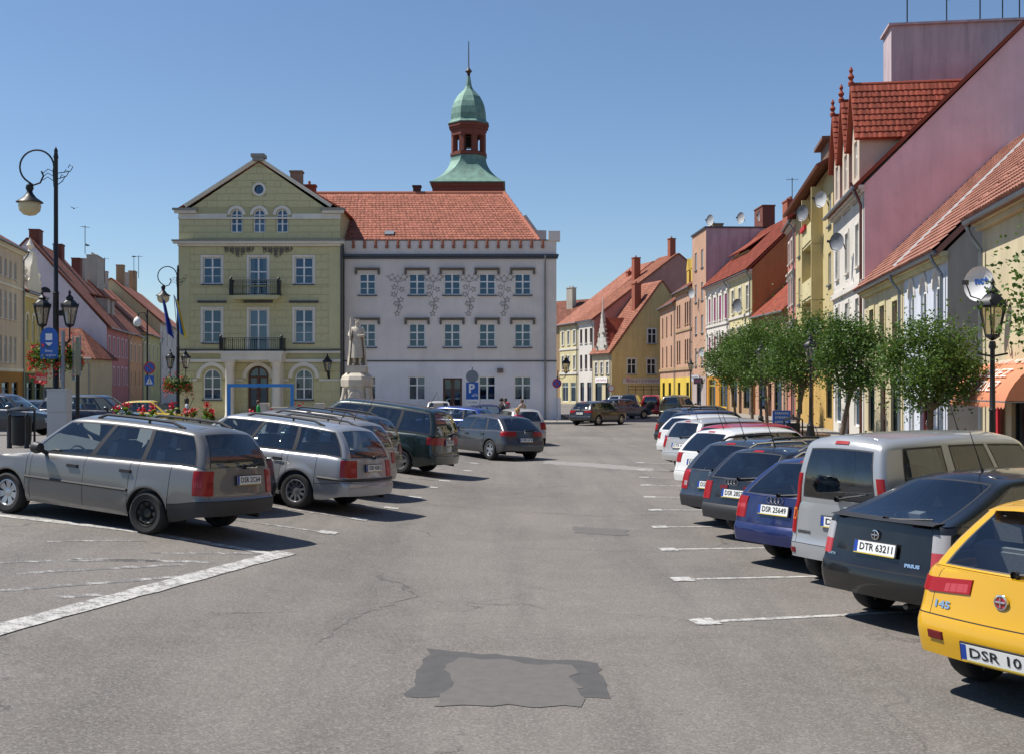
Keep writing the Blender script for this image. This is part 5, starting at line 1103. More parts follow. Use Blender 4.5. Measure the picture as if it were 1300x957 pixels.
    rg0, rg1 = S['rgz']; rgt = S['rgt']
    def gcap(u, f, end, o=0):
        p = gside(0 if end == 'D' else 1, f, 1); bl = (S['bulge']*(1-f)+.03*f) if end == 'D' else .1*(1-f)+.07*f
        return Vector((u*p.x, p.y+(-1 if end == 'D' else 1)*(bl*(1-u*u)+o), p.z+.035*(1-u*u)*f**3))
    for end, us2, r0, r1, rt_ in (('D', sorted({-1, -.97, -.93, 0, .93, .97, 1, -rgt, rgt, -rgt-.03, rgt+.03, -.4, .4, -.65, .65, -.2, .2}), rg0, rg1, rgt), ('A', sorted({-1, -.96, 0, .96, 1, -.92, .92, -.7, .7, -.45, .45, -.2, .2}), .02, .88, .92)):
        f2 = sorted(set(fs)|{r0, r1, max(0, r0-.02), min(1, r1+.02)})
        for i in range(len(us2)-1):
            um = abs(us2[i]+us2[i+1])/2
            for j in range(len(f2)-1):
                fm = (f2[j]+f2[j+1])/2; m = 0; key = 'tailgate' if end == 'D' else 'body'
                if r0 < fm < r1 and um < rt_: key = 'rear_window' if end == 'D' else 'windscreen'
                elif r0-.021 < fm < r1+.021 and um < rt_+.031: m = 2
                if end == 'D' and key == 'tailgate' and (um > .93 or fm > .93): key = 'body'
                face(key, [gcap(us2[i], f2[j], end), gcap(us2[i+1], f2[j], end), gcap(us2[i+1], f2[j+1], end), gcap(us2[i], f2[j+1], end)], m)
    ut = sorted({-1, -.97, -.93, 0, .93, .97, 1, -rgt, rgt, -.4, .4, -.65, .65, -.2, .2})
    for dz, key in ((0, 'body'), (-.035, 'interior')):
        for i in range(len(qs)-1):
            for k in range(len(ut)-1):
                def rpnt(q, u):
                    p = gside(q, 1, 1); e = math.sin(math.pi*min(1, max(0, q)))**.5; return Vector((u*p.x, p.y-(.03*(1-u*u) if q == 0 else -.07*(1-u*u) if q == 1 else .03*(1-u*u)*max(0, 1-q*6)-.07*(1-u*u)*max(0, q*6-5)), p.z+.035*(1-u*u)+dz))
                face(key, [rpnt(qs[i], ut[k]), rpnt(qs[i+1], ut[k]), rpnt(qs[i+1], ut[k+1]), rpnt(qs[i], ut[k+1])])
    # inner tub, dashboard, seats
    I = P('interior'); zi = S['sill']+.1
    I.box(-hwm+.12, hwm-.12, .35, L-1.1, zi-.02, zi); 
    for s in (-1, 1): I.box(s*(hwm-.12)-.01, s*(hwm-.12)+.01, .35, ga0-.1, zi, belt(1.5)-.04)
    I.box(-hwm+.13, hwm-.13, ga0-.5, ga0-.15, zi, belt(ga0)-.06)
    st = MB(); f1 = ga1-.55; bt = belt(1.5)
    def seat(x, w, a, zz):
        M = Matrix.Translation((x, a, zi+.12)); st.box(-w/2, w/2, -.02, .5, 0, .2, 0, M); M2 = M @ Matrix.Translation((0, 0, .15)) @ Matrix.Rotation(R(14), 4, 'X'); st.box(-w/2, w/2, -.12, .02, 0, zz, 0, M2); st.box(-w*.42, w*.42, -.14, -.1, .05, zz*.95, 0, M2)
        for hx in ([0] if w < .7 else [-w*.27, w*.27]): st.box(hx-.12, hx+.12, -.1, -.0, zz+.05, zz+.22, 0, M2); st.tube([M2 @ Vector((hx-.05, -.05, zz-.02)), M2 @ Vector((hx-.05, -.05, zz+.08))], .008, 5)
    for x in (-.36, .36): seat(x, .48, f1, min(.62, H-zi-.55))
    seat(0, hwm*1.6, f1-.9, S.get('rseat', min(.56, H-zi-.6)))
    st.build('seats', M_seat, t, ang=30)
    sw = MB(); c = Vector((-.36, ga0-.62, belt(ga0)-.02)); Mr = Matrix.Translation(c) @ Matrix.Rotation(R(65), 4, 'X'); sw.tube([Mr @ Vector((.18*math.cos(k*math.pi/8), .18*math.sin(k*math.pi/8), 0)) for k in range(16)], .014, 6, closed=True); sw.tube([Mr @ Vector((-.17, 0, 0)), Mr @ Vector((.17, 0, 0))], .02, 6); sw.build('steering_wheel', M_int, t)
    pm = paintmat('car_paint_'+name+'_'+'_'.join(f'{x:.3f}' for x in color), color, S.get('metal', .35), S.get('prough', .3), S.get('dirt', .14)); bm = M_plast if S['bumper'] == 'black' else pm
    gm = M_cgd if S['rgl'] == 'tint' else M_cgl; made = {}
    for key, mb in parts.items():
        mb.weld()
        if isinstance(key, tuple) and key[0] == 'door': o = mb.build('door', [pm, M_seam, M_plast], t, ang=55); made[key] = o
        elif isinstance(key, tuple): mb.build('window', S.get('sgl', gm), t, ang=55)
        else: made[key] = mb.build(key, {'rear_window': gm, 'windscreen': M_cgl, 'interior': M_int, 'rear_bumper': [bm, M_seam, M_plast], 'front_bumper': [bm, M_seam, M_plast]}.get(key, [pm, M_seam, M_plast]), t, ang=55)
    # door handles and mouldings
    for key, o in made.items():
        if isinstance(key, tuple):
            d, s = key[1], key[2]; a = seams[d]+.2; z = belt(a)-.13; p = low(a, z, s, .012); h = MB(); h.box(-.014, .014, -.09, .09, -.022, .022); h.build('handle', S.get('handle', M_plast), o, p)
    if S.get('moulding'):
        for s in (-1, 1):
            m = MB(); z = S['moulding']; AA = [a for a in cs if arch[0]+Ra < a < arch[1]-Ra]; m.tube([low(a, z, s, .004) for a in AA], .022, 6); m.build('side_moulding', M_plast, t)
    # mirrors
    for s in (-1, 1):
        a = ga0-.42; p = low(a, belt(a)-.0, s); m = MB(); m.tube([p, p+Vector((s*.09, 0, .04))], .03, 6); M = Matrix.Translation(p+Vector((s*.17, .02, .08))); m.lathe([(.0, -.09), (.07, -.07), (.085, 0), (.075, .05), (.0, .06)], 12, tuple(M.translation), axis='y'); m.build('mirror', S.get('mirror', pm), t)
    # wheels and arch liners
    rme, tme = wheel_meshes(tr, S['wheel']); rme2, tme2 = wheel_meshes(tr, S.get('fwheel', S['wheel']))
    for s in (-1, 1):
        for k, c in enumerate(arch):
            x = s*(hwm-.115); o = mk('wheel', rme if k == 0 else rme2, t, (x, c, tr)); mk('tyre', tme, o)
            o.rotation_euler = (0, 0, 0 if s > 0 else math.pi)
            m = MB(); n = 14; rows = []
            for xx in (s*(hwm-.05), s*(hwm-.42)): rows.append([Vector((xx, c-(Ra+.004)*math.cos(math.pi*q/n), tr+(Ra+.004)*math.sin(math.pi*q/n))) for q in range(n+1)])
            m.grid(rows); m.box(s*(hwm-.42)-.01, s*(hwm-.42)+.01, c-Ra, c+Ra, .18, tr+Ra); m.build('arch_liner', M_dark, t)
    m = MB(); xx = hwm-.2; m.grid([[(-xx, a, z), (xx, a, z)] for a, z in ((.05, S['bot']+.02), (.1, S['bot']-.01), (.6, S['sill']+.04), (L-.6, S['sill']+.04), (L-.1, S['bot']+.0))]); m.tube([(-hwm+.25, arch[0], tr), (hwm-.25, arch[0], tr)], .05, 6); m.tube([(hwm*.45, -.0, S['bot']-.04), (hwm*.45, .5, S['bot']-.02)], .03, 8); m.build('underbody', M_dark, t)
    # rear lamps: (u0,u1,z0,z1,wrap,material); front lamps
    b_0 = belt(0)
    def rear_pt(u, z, o):
        if z <= b_0: return cap(u, z, o)
        return gcap(u, (z-b_0)/(H-S['roofarc']*.6-b_0), 'D', o)
    def side_pt(a, z, s, o):
        if z <= b_0: return low(a, z, s, o)
        f = (z-b_0)/(H-S['roofarc']*.6-b_0); return gside(a/(aA(f)-aD(f)), f, s, o)
    for (u0, u1, z0, z1, wrap, lm, *rest) in S['lamps']:
        sk = rest[0] if rest else 0
        for s in (-1, 1):
            m = MB(); rows = []; N2 = 8; o = .012
            for j in range(N2+1):
                row = []
                for k in range(7): u = u0+(u1-u0)*k/6; z = z0+(z1-z0)*j/N2+sk*(1-k/6); row.append(rear_pt(s*u, z, o))
                if wrap:
                    for k in range(1, 6): a = wrap*k/5; z = z0+(z1-z0)*j/N2; row.append(side_pt(a, z, s, o*.9))
                rows.append(row)
            def inset(p): return Vector((p.x*.97, p.y+.02, p.z))
            rows = [[inset(p) for p in rows[0]]]+rows+[[inset(p) for p in rows[-1]]]
            rows = [[inset(r_[0])]+r_+[inset(r_[-1])] for r_ in rows]
            if s < 0: rows = [r_[::-1] for r_ in rows]
            m.grid(rows); m.build('tail_light' if lm not in (M_clr, M_plast) else ('reversing_light' if lm == M_clr else 'trim_strip'), lm, t, ang=60)
    for s in (-1, 1):
        m = MB(); zc = belt(L-.1)-.1; rows = [[Vector((s*hw(L-.02-a, z)*uu, L-.02-a-fp(z)+.01+(.09*(1-uu*uu)), z)) for uu, a in ((.6, 0), (.75, 0), (.9, 0), (1.003, .05), (1.006, .2), (1.006, .32))] for z in (zc-.11, zc-.04, zc+.03, zc+.06)]
        if s > 0: rows = [r_[::-1] for r_ in rows]
        m.grid(rows); m.build('headlight', M_clr, t)
    # plate
    if S['plate'] is not None:
        z = S['plate_z']; y = cap(0, z).y if z < b_0 else gcap(0, (z-b_0)/(H-b_0), 'D').y; tilt = math.atan2(cap(0, z+.05).y-cap(0, z-.05).y, .1); px = S.get('plate_x', 0)
        m = MB(); m.box(-.275, .275, -.014, .0, -.07, .07, 1); m.box(-.262, .262, -.018, -.0142, -.057, .057, 0); m.box(-.262, -.218, -.0195, -.0182, -.057, .057, 2); 
        if S.get('ystrip', True): m.box(-.26, .26, -.02, -.0182, -.068, -.058, 3)
        o = m.build('licence_plate', [M_plate, M_plast, M_eu, M_yst], t, (px, y-.012, z)); o.rotation_euler = (-tilt, 0, 0)
        if S['plate']: lettering(S['plate'], .1, o, M_ink, (.022, -.0215, 0), w=.42, bold=.0012)
    if S.get('badge'):
        tx, z, x, sz, w = S['badge']; y = cap(x/hw(0, z), z).y
        if tx == 'O': m = MB(); m.lathe([(sz, -.02), (sz, .0)], 20, axis='y'); m.lathe([(sz*.8, -.022), (sz, -.02)], 20, axis='y'); m.lathe([(0, -.015), (sz*.8, -.018)], 20, axis='y', m=1); m.tube([(-sz*.7, -.02, 0), (sz*.7, -.02, 0)], .008, 5); m.tube([(0, -.02, -sz*.7), (0, -.02, sz*.7)], .008, 5); m.build('emblem', [M_chrome, S.get('embm', M_ink)], t, (x, y-.004, z))
        elif tx == 'OOOO':
            m = MB()
            for k in range(4): m.tube([(-.1+k*.066+.044*math.cos(q*math.pi/8), -.006-.001*k, .044*math.sin(q*math.pi/8)) for q in range(16)], .006, 5, closed=True)
            m.build('emblem', M_chrome, t, (x, y-.004, z))
    for (tx, z, x, sz, w, bm_) in S.get('texts', []):
        uu = x/hw(0, z); y = cap(uu, z).y; tilt = math.atan2(cap(0, z+.05).y-cap(0, z-.05).y, .1); ya = math.atan2(cap(uu+.05, z).y-cap(uu-.05, z).y, .1*hw(0, z)); lettering(tx, sz, t, bm_, (x, y-.007, z), (R(90)-tilt, 0, ya), w=w, bold=.003, name='badge_lettering')
    if S['wiper']:
        p0 = gcap(.05, rg0+.0, 'D', .02); m = MB(); m.lathe([(.03, 0), (.035, .03), (.0, .03)], 10, tuple(p0-Vector((0, 0.03, 0))), axis='y'); m.tube([p0, gcap(.35, rg0+.05, 'D', .035), gcap(.62, rg0+.09, 'D', .02)], [.014, .011, .006], 6); m.tube([gcap(.18, rg0+.035, 'D', .018), gcap(.72, rg0+.11, 'D', .018)], .007, 5); m.build('rear_wiper', M_plast, t)
    if S['hi'] is not None: 
        f = S['hi']; m = MB(); m.grid([[gcap(u, ff, 'D', .012) for u in (-.2, -.1, 0, .1, .2)] for ff in (f-.02, f+.02)]); m.build('high_brake_light', M_red, t)
    if S['rail']:
        for s in (-1, 1):
            m = MB(); A = [gside(q, .985, s) for q in (.1, .2, .4, .6, .78, .86)]; m.tube([A[0]]+[p+Vector((0, 0, .055)) for p in A[1:5]]+[A[5]], [.02]*6, 8); m.tube([A[2], A[2]+Vector((0, 0, .05))], .02, 6); m.build('roof_rail', S['rail'], t)
    if S['antenna']: p = gside(S.get('antq', .1), 1, 1); b_ = Vector((0, p.y, p.z+.03)); m = MB(); m.tube([b_, b_+Vector((0, -.02, .04)), b_+Vector((0, -.2, .42))], [.018, .008, .004], 6); m.build('antenna', M_plast, t)
    if S.get('spoiler'):
        m = MB(); f = S['spoiler']; m.grid([[gcap(u, f, 'D', .0) for u in (-.97, -.5, 0, .5, .97)], [gcap(u, f-.02, 'D', .13) for u in (-.97, -.5, 0, .5, .97)], [gcap(u, f-.07, 'D', .12) for u in (-.97, -.5, 0, .5, .97)], [gcap(u, f-.09, 'D', .0) for u in (-.97, -.5, 0, .5, .97)]]); m.build('spoiler', S.get('spm', pm), t)
    if S.get('bstrip'):
        m = MB(); z = S['bstrip']; m.tube([low(a, z, -1, .006) for a in reversed([a for a in cs if a < arch[0]-Ra-.02])]+[cap(u, z, .008) for u in us[1:-1]]+[low(a, z, 1, .006) for a in cs if a < arch[0]-Ra-.02], .028, 6); m.build('bumper_strip', M_plast, t)
    if S.get('spare'): m = MB(); m.lathe([(0, -.16), (.2, -.17), (.3, -.14), (.33, -.08), (.33, 0)], 24, (0, -.06, .95), axis='y'); m.build('spare_wheel', M_plast, t)
    return t
# ------------------------------------------------------------------ parked and driving cars
def by_point(P, lat, a, heading):     # rear-middle ground point of a car whose point (lat, a) stands at P
    h = R(heading); fw = Vector((math.sin(h), math.cos(h), 0)); rt = Vector((math.cos(h), -math.sin(h), 0)); q = Vector(P)-rt*lat-fw*a
    return Vector((q.x, q.y, gz(q.x, q.y)))
def by_corner(px, py, z, lat, a, heading):
    D = (CH-z)*F/(py-HY); return by_point(((px-650)*D/F, D, 0), lat, a, heading)
GR = 'cars parked along the shop side'; GL = 'cars parked facing the planter'
RE = [(.2, .06), (.3, .02), (.5, 0), (.54, .015), (.57, .05), (.95, .12)]
# shop side
make_car('yellow_hatchback', 'bright yellow three door hatchback with rear badge 145', by_corner(1173, 735, .87, -.78, .12, 60), 60, (.60, .33, .004), 'hatch', GR, scale=1.03, L=4.09, W=1.71, H=1.47, wb=2.54, ro=.75, metal=0, prough=.25, dirt=.05, plate='DSR 10', plate_z=.42, bz=.62, gd0=.2, gd1=.72, ga0=3.0, ga1=2.3, belt=[(0, .96), (.6, .98), (2.8, .9), (3.2, .86), (3.9, .72), (4.09, .6)], rp=[(.2, .1), (.3, .03), (.5, 0), (.6, .01), (.63, .05), (.96, .13)], wins=[(.05, .36), (.40, .95)], seams=[2.85, 1.55], lamps=[(.42, 1, .78, .885, .1, M_red, .03), (.46, .78, .80, .86, 0, M_pkl, .02), (.70, .9, .45, .51, 0, M_dred)], badge=('O', .80, 0, .055, 1), embm=mat('emblem_red', (.4, .03, .04), .4), texts=[('145', .70, -.52, .075, .15, M_chrome)], rgz=(.05, .9), rgt=.9, wheel='alloy5', spoiler=.97, antenna=False, ystrip=True, blackpillar=True)
make_car('black_liftback', 'black liftback with high tail between yellow hatchback and silver van', by_corner(1047, 741, .32, -.78, .1, 61), 61, (.008, .008, .0085), 'hatch', GR, L=4.45, W=1.73, H=1.49, wb=2.7, ro=.83, plate='DTR 63211', plate_z=.80, bz=.60, belt=[(0, 1.07), (.3, 1.08), (.7, 1.04), (3.0, .94), (3.45, .9), (4.2, .74), (4.45, .62)], gd0=.16, gd1=1.25, ga0=3.5, ga1=2.6, bow=.02, rseat=.3, tum=.2, lamps=[(.945, 1, .83, 1.0, .07, M_clr), (.945, 1, .68, .83, .07, M_pkl)], badge=('O', .93, -.02, .05, 1), texts=[('PRIUS', .68, .45, .045, .17, M_chrome), ('HYBRID', .68, -.62, .03, .13, M_chrome)], wins=[(.10, .34), (.36, .62), (.64, .95)], seams=[3.2, 2.2, 1.25], rgz=(.05, .9), rgt=.88, spoiler=.1, spm=M_plast, wheel='alloy5', hi=None, antq=.2, rp=[(.2, .08), (.3, .03), (.45, 0), (.58, .0), (.62, .05), (1.07, .14)], dirt=.05)
make_car('silver_van', 'silver small van with tall rear door and brown glinting side windows', by_corner(1007, 700, .36, -.75, .06, 59), 59, (.36, .37, .38), 'van', GR, plate='DSR 21', plate_z=.80, plate_x=.05, bz=.50, ystrip=True, lamps=[(.955, 1, .62, 1.36, .03, M_red), (.955, 1, .78, .92, .035, M_amb), (.93, 1, .38, .44, .04, M_dred)], rp=[(.2, .06), (.3, .01), (.46, 0), (.5, .01), (.53, .03), (1.0, .06)], rgz=(.1, .82), rgt=.85, texts=[('KANGOO', .64, -.52, .045, .22, M_plast)], hi=.92, antq=.9, antenna=True, wheel='cover', H=1.82, rcr=.14, rir=.07, bulge=.04, blackpillar=False)
make_car('blue_estate', 'deep blue estate car with four ring emblem and silver roof rail', by_corner(933, 680, .35, -.78, .08, 57), 57, (.008, .017, .10), 'estate', GR, L=4.48, W=1.73, H=1.44, wb=2.62, ro=.95, plate='DSR 25649', plate_z=.78, rp=RE, lamps=[(.80, 1, .64, .92, .16, M_red), (.81, .99, .76, .82, .1, M_pkl)], badge=('OOOO', .905, 0, 0, 0), rail=M_chrome, gd0=.14, gd1=.72, wheel='alloy5', bz=.58, texts=[], rgz=(.06, .88), rgt=.88, hi=.93)
make_car('black_estate', 'black estate car with four ring emblem and towing hook', by_corner(892, 652, .35, -.78, .08, 56), 56, (.012, .013, .018), 'estate', GR, L=4.55, W=1.74, H=1.43, wb=2.6, ro=.95, plate='DSR 28520', plate_z=.74, rp=RE, lamps=[(.84, 1, .62, .9, .18, M_red), (.25, .5, .80, .86, 0, M_dred)], badge=('OOOO', .91, -.1, 0, 0), rail=M_chrome, gd0=.14, gd1=.62, bz=.56, bumper='black', wheel='alloy7', rgz=(.06, .88), rgt=.88, hi=.93)
make_car('slate_blue_estate', 'dark slate blue estate car with round green emblem on tailgate', by_corner(864, 637, .36, -.78, .08, 55), 55, (.03, .042, .062), 'estate', GR, L=4.51, W=1.73, H=1.46, wb=2.51, ro=1.05, plate='DSR 23517', plate_z=.72, rp=RE, lamps=[(.84, 1, .62, .95, .16, M_red), (.85, .98, .68, .76, 0, M_clr)], badge=('O', .90, 0, .045, 0), embm=mat('emblem_green', (.1, .2, .12), .4), rail=M_plast, gd0=.14, gd1=.6, bz=.52, bumper='black', wheel='alloy5', rgz=(.06, .88), rgt=.86, hi=.93)
make_car('white_hatchback', 'white hatchback with dark rear window and red lamps', by_corner(856, 603, .42, -.78, .08, 57), 57, (.68, .68, .66), 'hatch', GR, plate='DSR 1', H=1.46, rp=RE, metal=0, lamps=[(.8, 1, .74, .95, .22, M_red)], gd0=.12, gd1=.55, wheel='alloy5', rgl='tint', hi=.93)
make_car('red_hatchback', 'red car mostly hidden between white hatchback and silver wagon', by_point(at(872, 29.6), -.7, .1, 60), 60, (.36, .012, .02), 'hatch', GR, H=1.42, rp=RE, metal=.1, lamps=[(.8, 1, .7, .92, .18, M_red)], wheel='alloy5')
make_car('silver_wagon', 'pale silver wagon with rounded rear and red top brake light', by_corner(841, 581, .36, -.78, .1, 57), 57, (.47, .46, .44), 'estate', GR, plate='DTR 04', H=1.47, rp=RE, lamps=[(.9, 1, .7, 1.0, .1, M_red)], wheel='cover', hi=.94, rgz=(.08, .86))
make_car('small_white_car', 'small white car peeking out beside the silver wagon', by_corner(835, 567, .4, -.75, .1, 57), 57, (.65, .65, .64), 'hatch', GR, plate='DSR 4', H=1.45, rp=RE, metal=0, lamps=[(.85, 1, .7, .9, .2, M_red)])
make_car('navy_hatchback', 'navy hatchback with dark roof beyond the small white car', by_point(at(843, 42), -.7, .1, 57), 57, (.012, .02, .07), 'hatch', GR, plate='DSR 8', H=1.5, rp=RE, lamps=[(.85, 1, .7, .9, .2, M_red)])
make_car('dark_roof_box_estate', 'dark green black estate with roof rails further along the shop side', by_corner(831, 556, .36, -.78, .1, 57), 57, (.018, .022, .02), 'estate', GR, plate='DSR 77', H=1.55, rp=RE, lamps=[(.85, 1, .7, .95, .2, M_red)], rail=M_plast, wheel='alloy5')
make_car('graphite_hatchback', 'graphite hatchback last in the parked row by the shop trees', by_point(at(845, 51.5), -.7, .1, 57), 57, (.04, .042, .045), 'hatch', GR, plate=None, H=1.5, rp=RE, lamps=[(.85, 1, .7, .95, .2, M_red)])
# planter side
make_car('silver_grey_estate', 'dusty silver grey estate car with black steel rear wheel and roof rails', by_point(gp(183, 677.5), -.82, .92, -66), -66, (.155, .153, .15), 'estate', GL, L=4.28, W=1.69, H=1.47, wb=2.517, ro=.92, tr=.29, plate='DSR 2C64', plate_z=.79, plate_x=.12, bz=.53, bumper='black', wheel='steel', fwheel='cover', rail=M_plast, gd0=.12, gd1=.40, ga0=3.22, ga1=2.5, belt=[(0, .95), (.5, .96), (3.0, .90), (3.35, .86), (4.1, .72), (4.28, .6)], lamps=[(.83, 1, .60, .92, .15, M_red), (.83, 1, .71, .78, .155, M_pkl)], moulding=.56, wins=[(.04, .305), (.33, .59), (.62, .955)], seams=[3.02, 2.05, 1.12], rgz=(.04, .87), rgt=.89, hi=None, prough=.36, dirt=.25, rcr=.17, rir=.1, bstrip=None, mirror=M_plast, antenna=False, rp=[(.2, .06), (.28, .02), (.45, 0), (.53, .02), (.56, .06), (.95, .11)])
pA = by_point(gp(183, 677.5), -.82, .92, -66); pP = by_point(gp(372, 644.5), -.86, 1.02, -66)
make_car('black_saloon', 'black hatchback squeezed between the two silver estate cars', (pA*.5+pP*.5)+Vector((-1.15, .65, 0)), -66, (.018, .019, .024), 'hatch', GL, H=1.43, plate='DSR 95', plate_z=.78, rp=RE, gd0=.22, gd1=1.0, rseat=.35, lamps=[(.78, 1, .68, .92, .2, M_dred)], wheel='alloy7', antq=.3)
make_car('bright_silver_estate', 'bright silver estate car with ten spoke alloy wheels and black bumper strip', pP, -66, (.33, .34, .355), 'estate', GL, L=4.67, W=1.75, H=1.49, wb=2.70, ro=1.02, tr=.31, plate='DSR 45RG', plate_z=.80, bz=.56, bstrip=.60, wheel='alloy10', rail=M_plast, gd0=.13, gd1=.5, ga0=3.5, ga1=2.75, belt=[(0, .95), (.5, .97), (3.3, .92), (3.65, .87), (4.4, .73), (4.67, .6)], lamps=[(.72, 1, .64, .93, .12, M_red), (.76, .96, .72, .80, .0, M_pkl)], wins=[(.03, .30), (.325, .60), (.625, .955)], seams=[3.25, 2.2, 1.25], rgz=(.05, .87), rgt=.86, hi=None, dirt=.1, rp=[(.2, .06), (.28, .02), (.45, 0), (.53, .01), (.58, .06), (.95, .12)])
make_car('pewter_estate', 'pewter coloured estate car close behind the bright silver estate', by_corner(497, 607, .4+.1, .76, .12, -67), -67, (.28, .27, .26), 'estate', GL, plate='DSR 60', H=1.47, rp=RE, lamps=[(.74, 1, .66, .88, .16, M_red)], rail=M_plast, wheel='alloy7', bz=.56)
make_car('dark_rail_estate', 'dark estate car with black roof rails before the green people carrier', by_corner(506, 594, .5, .76, .12, -68), -68, (.02, .022, .03), 'estate', GL, plate='DSR 31', H=1.48, rp=RE, lamps=[(.74, 1, .66, .88, .16, M_dred)], rail=M_plast, wheel='alloy7')
make_car('dark_green_people_carrier', 'dark green people carrier with wide red tail lamps', by_point(gp(506, 600), -.86, .95, -70), -70, (.014, .028, .026), 'mpv', GL, plate='DSR 8F1', plate_z=1.02-.14, ro=.95, bz=.55, wheel='alloy5', rgz=(.04, .9), rgt=.92, lamps=[(.30, 1, .82, 1.0, .22, M_red)], rp=[(.2, .06), (.3, .02), (.5, 0), (.55, .015), (.58, .05), (1.03, .12)], rgl='tint', sgl=M_cgd, dirt=.1)
make_car('grey_driving_hatchback', 'dark grey hatchback turning into the square with silver wheels', by_point(gp(622.5, 584), -.83, .77, -36), -36, (.05, .053, .062), 'hatch', None, L=4.32, W=1.77, H=1.42, wb=2.69, ro=.8, tr=.32, plate='DSR 6Y4', plate_z=.68, bz=.54, gd0=.16, gd1=.72, lamps=[(.52, 1, .80, .95, .2, M_red)], rp=[(.2, .06), (.3, .02), (.5, 0), (.56, .02), (.62, .06), (.95, .14)], wheel='alloy5', rgz=(.06, .9), rgt=.88, rgl='tint', badge=('O', .92, 0, .04, 0), antenna=False)
make_car('pearl_small_hatchback', 'pale silver small hatchback beside the driving grey car', by_point(gp(689, 565), .72, .55, -12), -12, (.47, .45, .42), 'hatch', None, L=3.95, W=1.65, H=1.47, wb=2.46, ro=.68, plate='DSR 2', plate_z=.72, lamps=[(.82, 1, .66, .95, .12, M_red)], rp=RE, gd0=.1, gd1=.42, wheel='cover')
make_car('cobalt_hatchback', 'cobalt blue hatchback parked by the statue', by_point(at(586, 50), .8, 2.0, -62), -62, (.015, .05, .26), 'hatch', None, H=1.45, rp=RE, lamps=[(.82, 1, .66, .95, .12, M_red)], plate='DSR 3')
make_car('white_car_facing_square', 'white car facing the square before the town hall door', by_point(at(557, 66), 0, 4.2, 176), 176, (.66, .66, .66), 'hatch', None, H=1.5, plate=None, rail=M_plast)
make_car('navy_saloon', 'dark navy car parked side-on under the parking sign', by_point(at(575, 60), 0.8, 0.2, 88), 88, (.012, .022, .11), 'hatch', None, H=1.42, plate=None, gd0=.3, gd1=1.15, rseat=.3, lamps=[(.82, 1, .66, .9, .12, M_red)])
make_car('graphite_turning_hatchback', 'graphite hatchback driving away past the town hall corner', by_point(gp(731, 539), -.83, .82, 38), 38, (.034, .037, .042), 'hatch', None, L=4.25, W=1.79, H=1.46, wb=2.63, ro=.82, tr=.32, plate='DSR 5', lamps=[(.5, 1, .80, .93, .18, M_red)], rp=RE, wheel='alloy5', rgl='car', hi=.93)
make_car('black_people_carrier', 'black people carrier in front of the ochre gable shop', at(797, 97, 0), 12, (.014, .014, .016), 'mpv', None, plate=None, rgl='tint', lamps=[(.85, 1, .8, 1.1, .1, M_dred)])
make_car('red_off_roader', 'red off roader carrying a spare wheel on its rear door', at(826, 88, 0), 10, (.36, .02, .02), 'van', None, H=1.72, plate=None, spare=True, rgl='tint', lamps=[(.86, 1, .9, 1.4, .08, M_red)], wheel='alloy5')
make_car('olive_off_roader', 'olive off roader parked next to the red off roader', at(850, 84, 0), 25, (.06, .06, .035), 'mpv', None, plate=None, rgl='tint')
make_car('pale_saloon', 'pale blue grey car under the round sign by the cream shop', at(778, 118, 0), 30, (.30, .34, .40), 'hatch', None, plate=None); make_car('blue_grey_car', 'blue grey car roof showing behind the graphite driving car', at(762, 84, 0), 60, (.09, .12, .17), 'hatch', None, plate=None)
# far side of the square
def up(v): return Vector((v.x, v.y, gz(v.x, v.y)+.1))
make_car('slate_estate_across_square', 'slate blue estate parked side-on beyond the litter bin', up(at(-75, 41)), 92, (.035, .042, .055), 'estate', None, plate=None, rail=M_plast, wheel='alloy5')
make_car('midnight_hatchback', 'midnight blue car behind the white utility cabinet', up(at(52, 45)), 90, (.018, .022, .04), 'estate', None, plate=None, H=1.5)
make_car('yellow_taxi', 'yellow saloon beyond the flower bed', up(at(128, 52)), 90, (.60, .40, .02), 'hatch', None, plate=None, H=1.44, gd0=.5, gd1=1.3, rseat=.3, L=4.5, metal=0)
make_car('white_estate_across_square', 'white estate roof showing beyond the slate estate', Vector((*at(4, 60).to_2d(), .05)), 90, (.6, .6, .6), 'estate', None, plate=None, H=1.62)
make_car('white_hatchback_across_square', 'white hatchback with dark windows beyond the lantern post', Vector((*at(38, 63).to_2d(), .0)), 95, (.55, .55, .55), 'hatch', None, plate=None, H=1.55, sgl=M_cgd)
# ------------------------------------------------------------------ trees
def leafmat(name, a, b):
    N = NT(name); co = N.obj(); col = N.mix(N.ramp(N.noise(7, 3, .6, co), [(.3, (0, 0, 0)), (.7, (1, 1, 1))]), a, b)
    N.l(col, N.b.inputs['Base Color']); N.b.inputs['Roughness'].default_value = .5; N.b.inputs['Specular IOR Level'].default_value = .35
    tr = N.n('BsdfTranslucent'); N.l(N.mix(.5, col, (.16, .26, .03)), tr.inputs[0]); mx = N.n('MixShader'); mx.inputs[0].default_value = .3
    N.l(N.b.outputs[0], mx.inputs[1]); N.l(tr.outputs[0], mx.inputs[2]); N.l(mx.outputs[0], N.out.inputs[0]); return N.m
M_leaf = leafmat('tree_leaves', (.026, .07, .012), (.11, .19, .034)); M_bark = mat('grey_brown_bark', (.13, .09, .06), .9, vary=.35, scale=9, bump=.6, bscale=40)
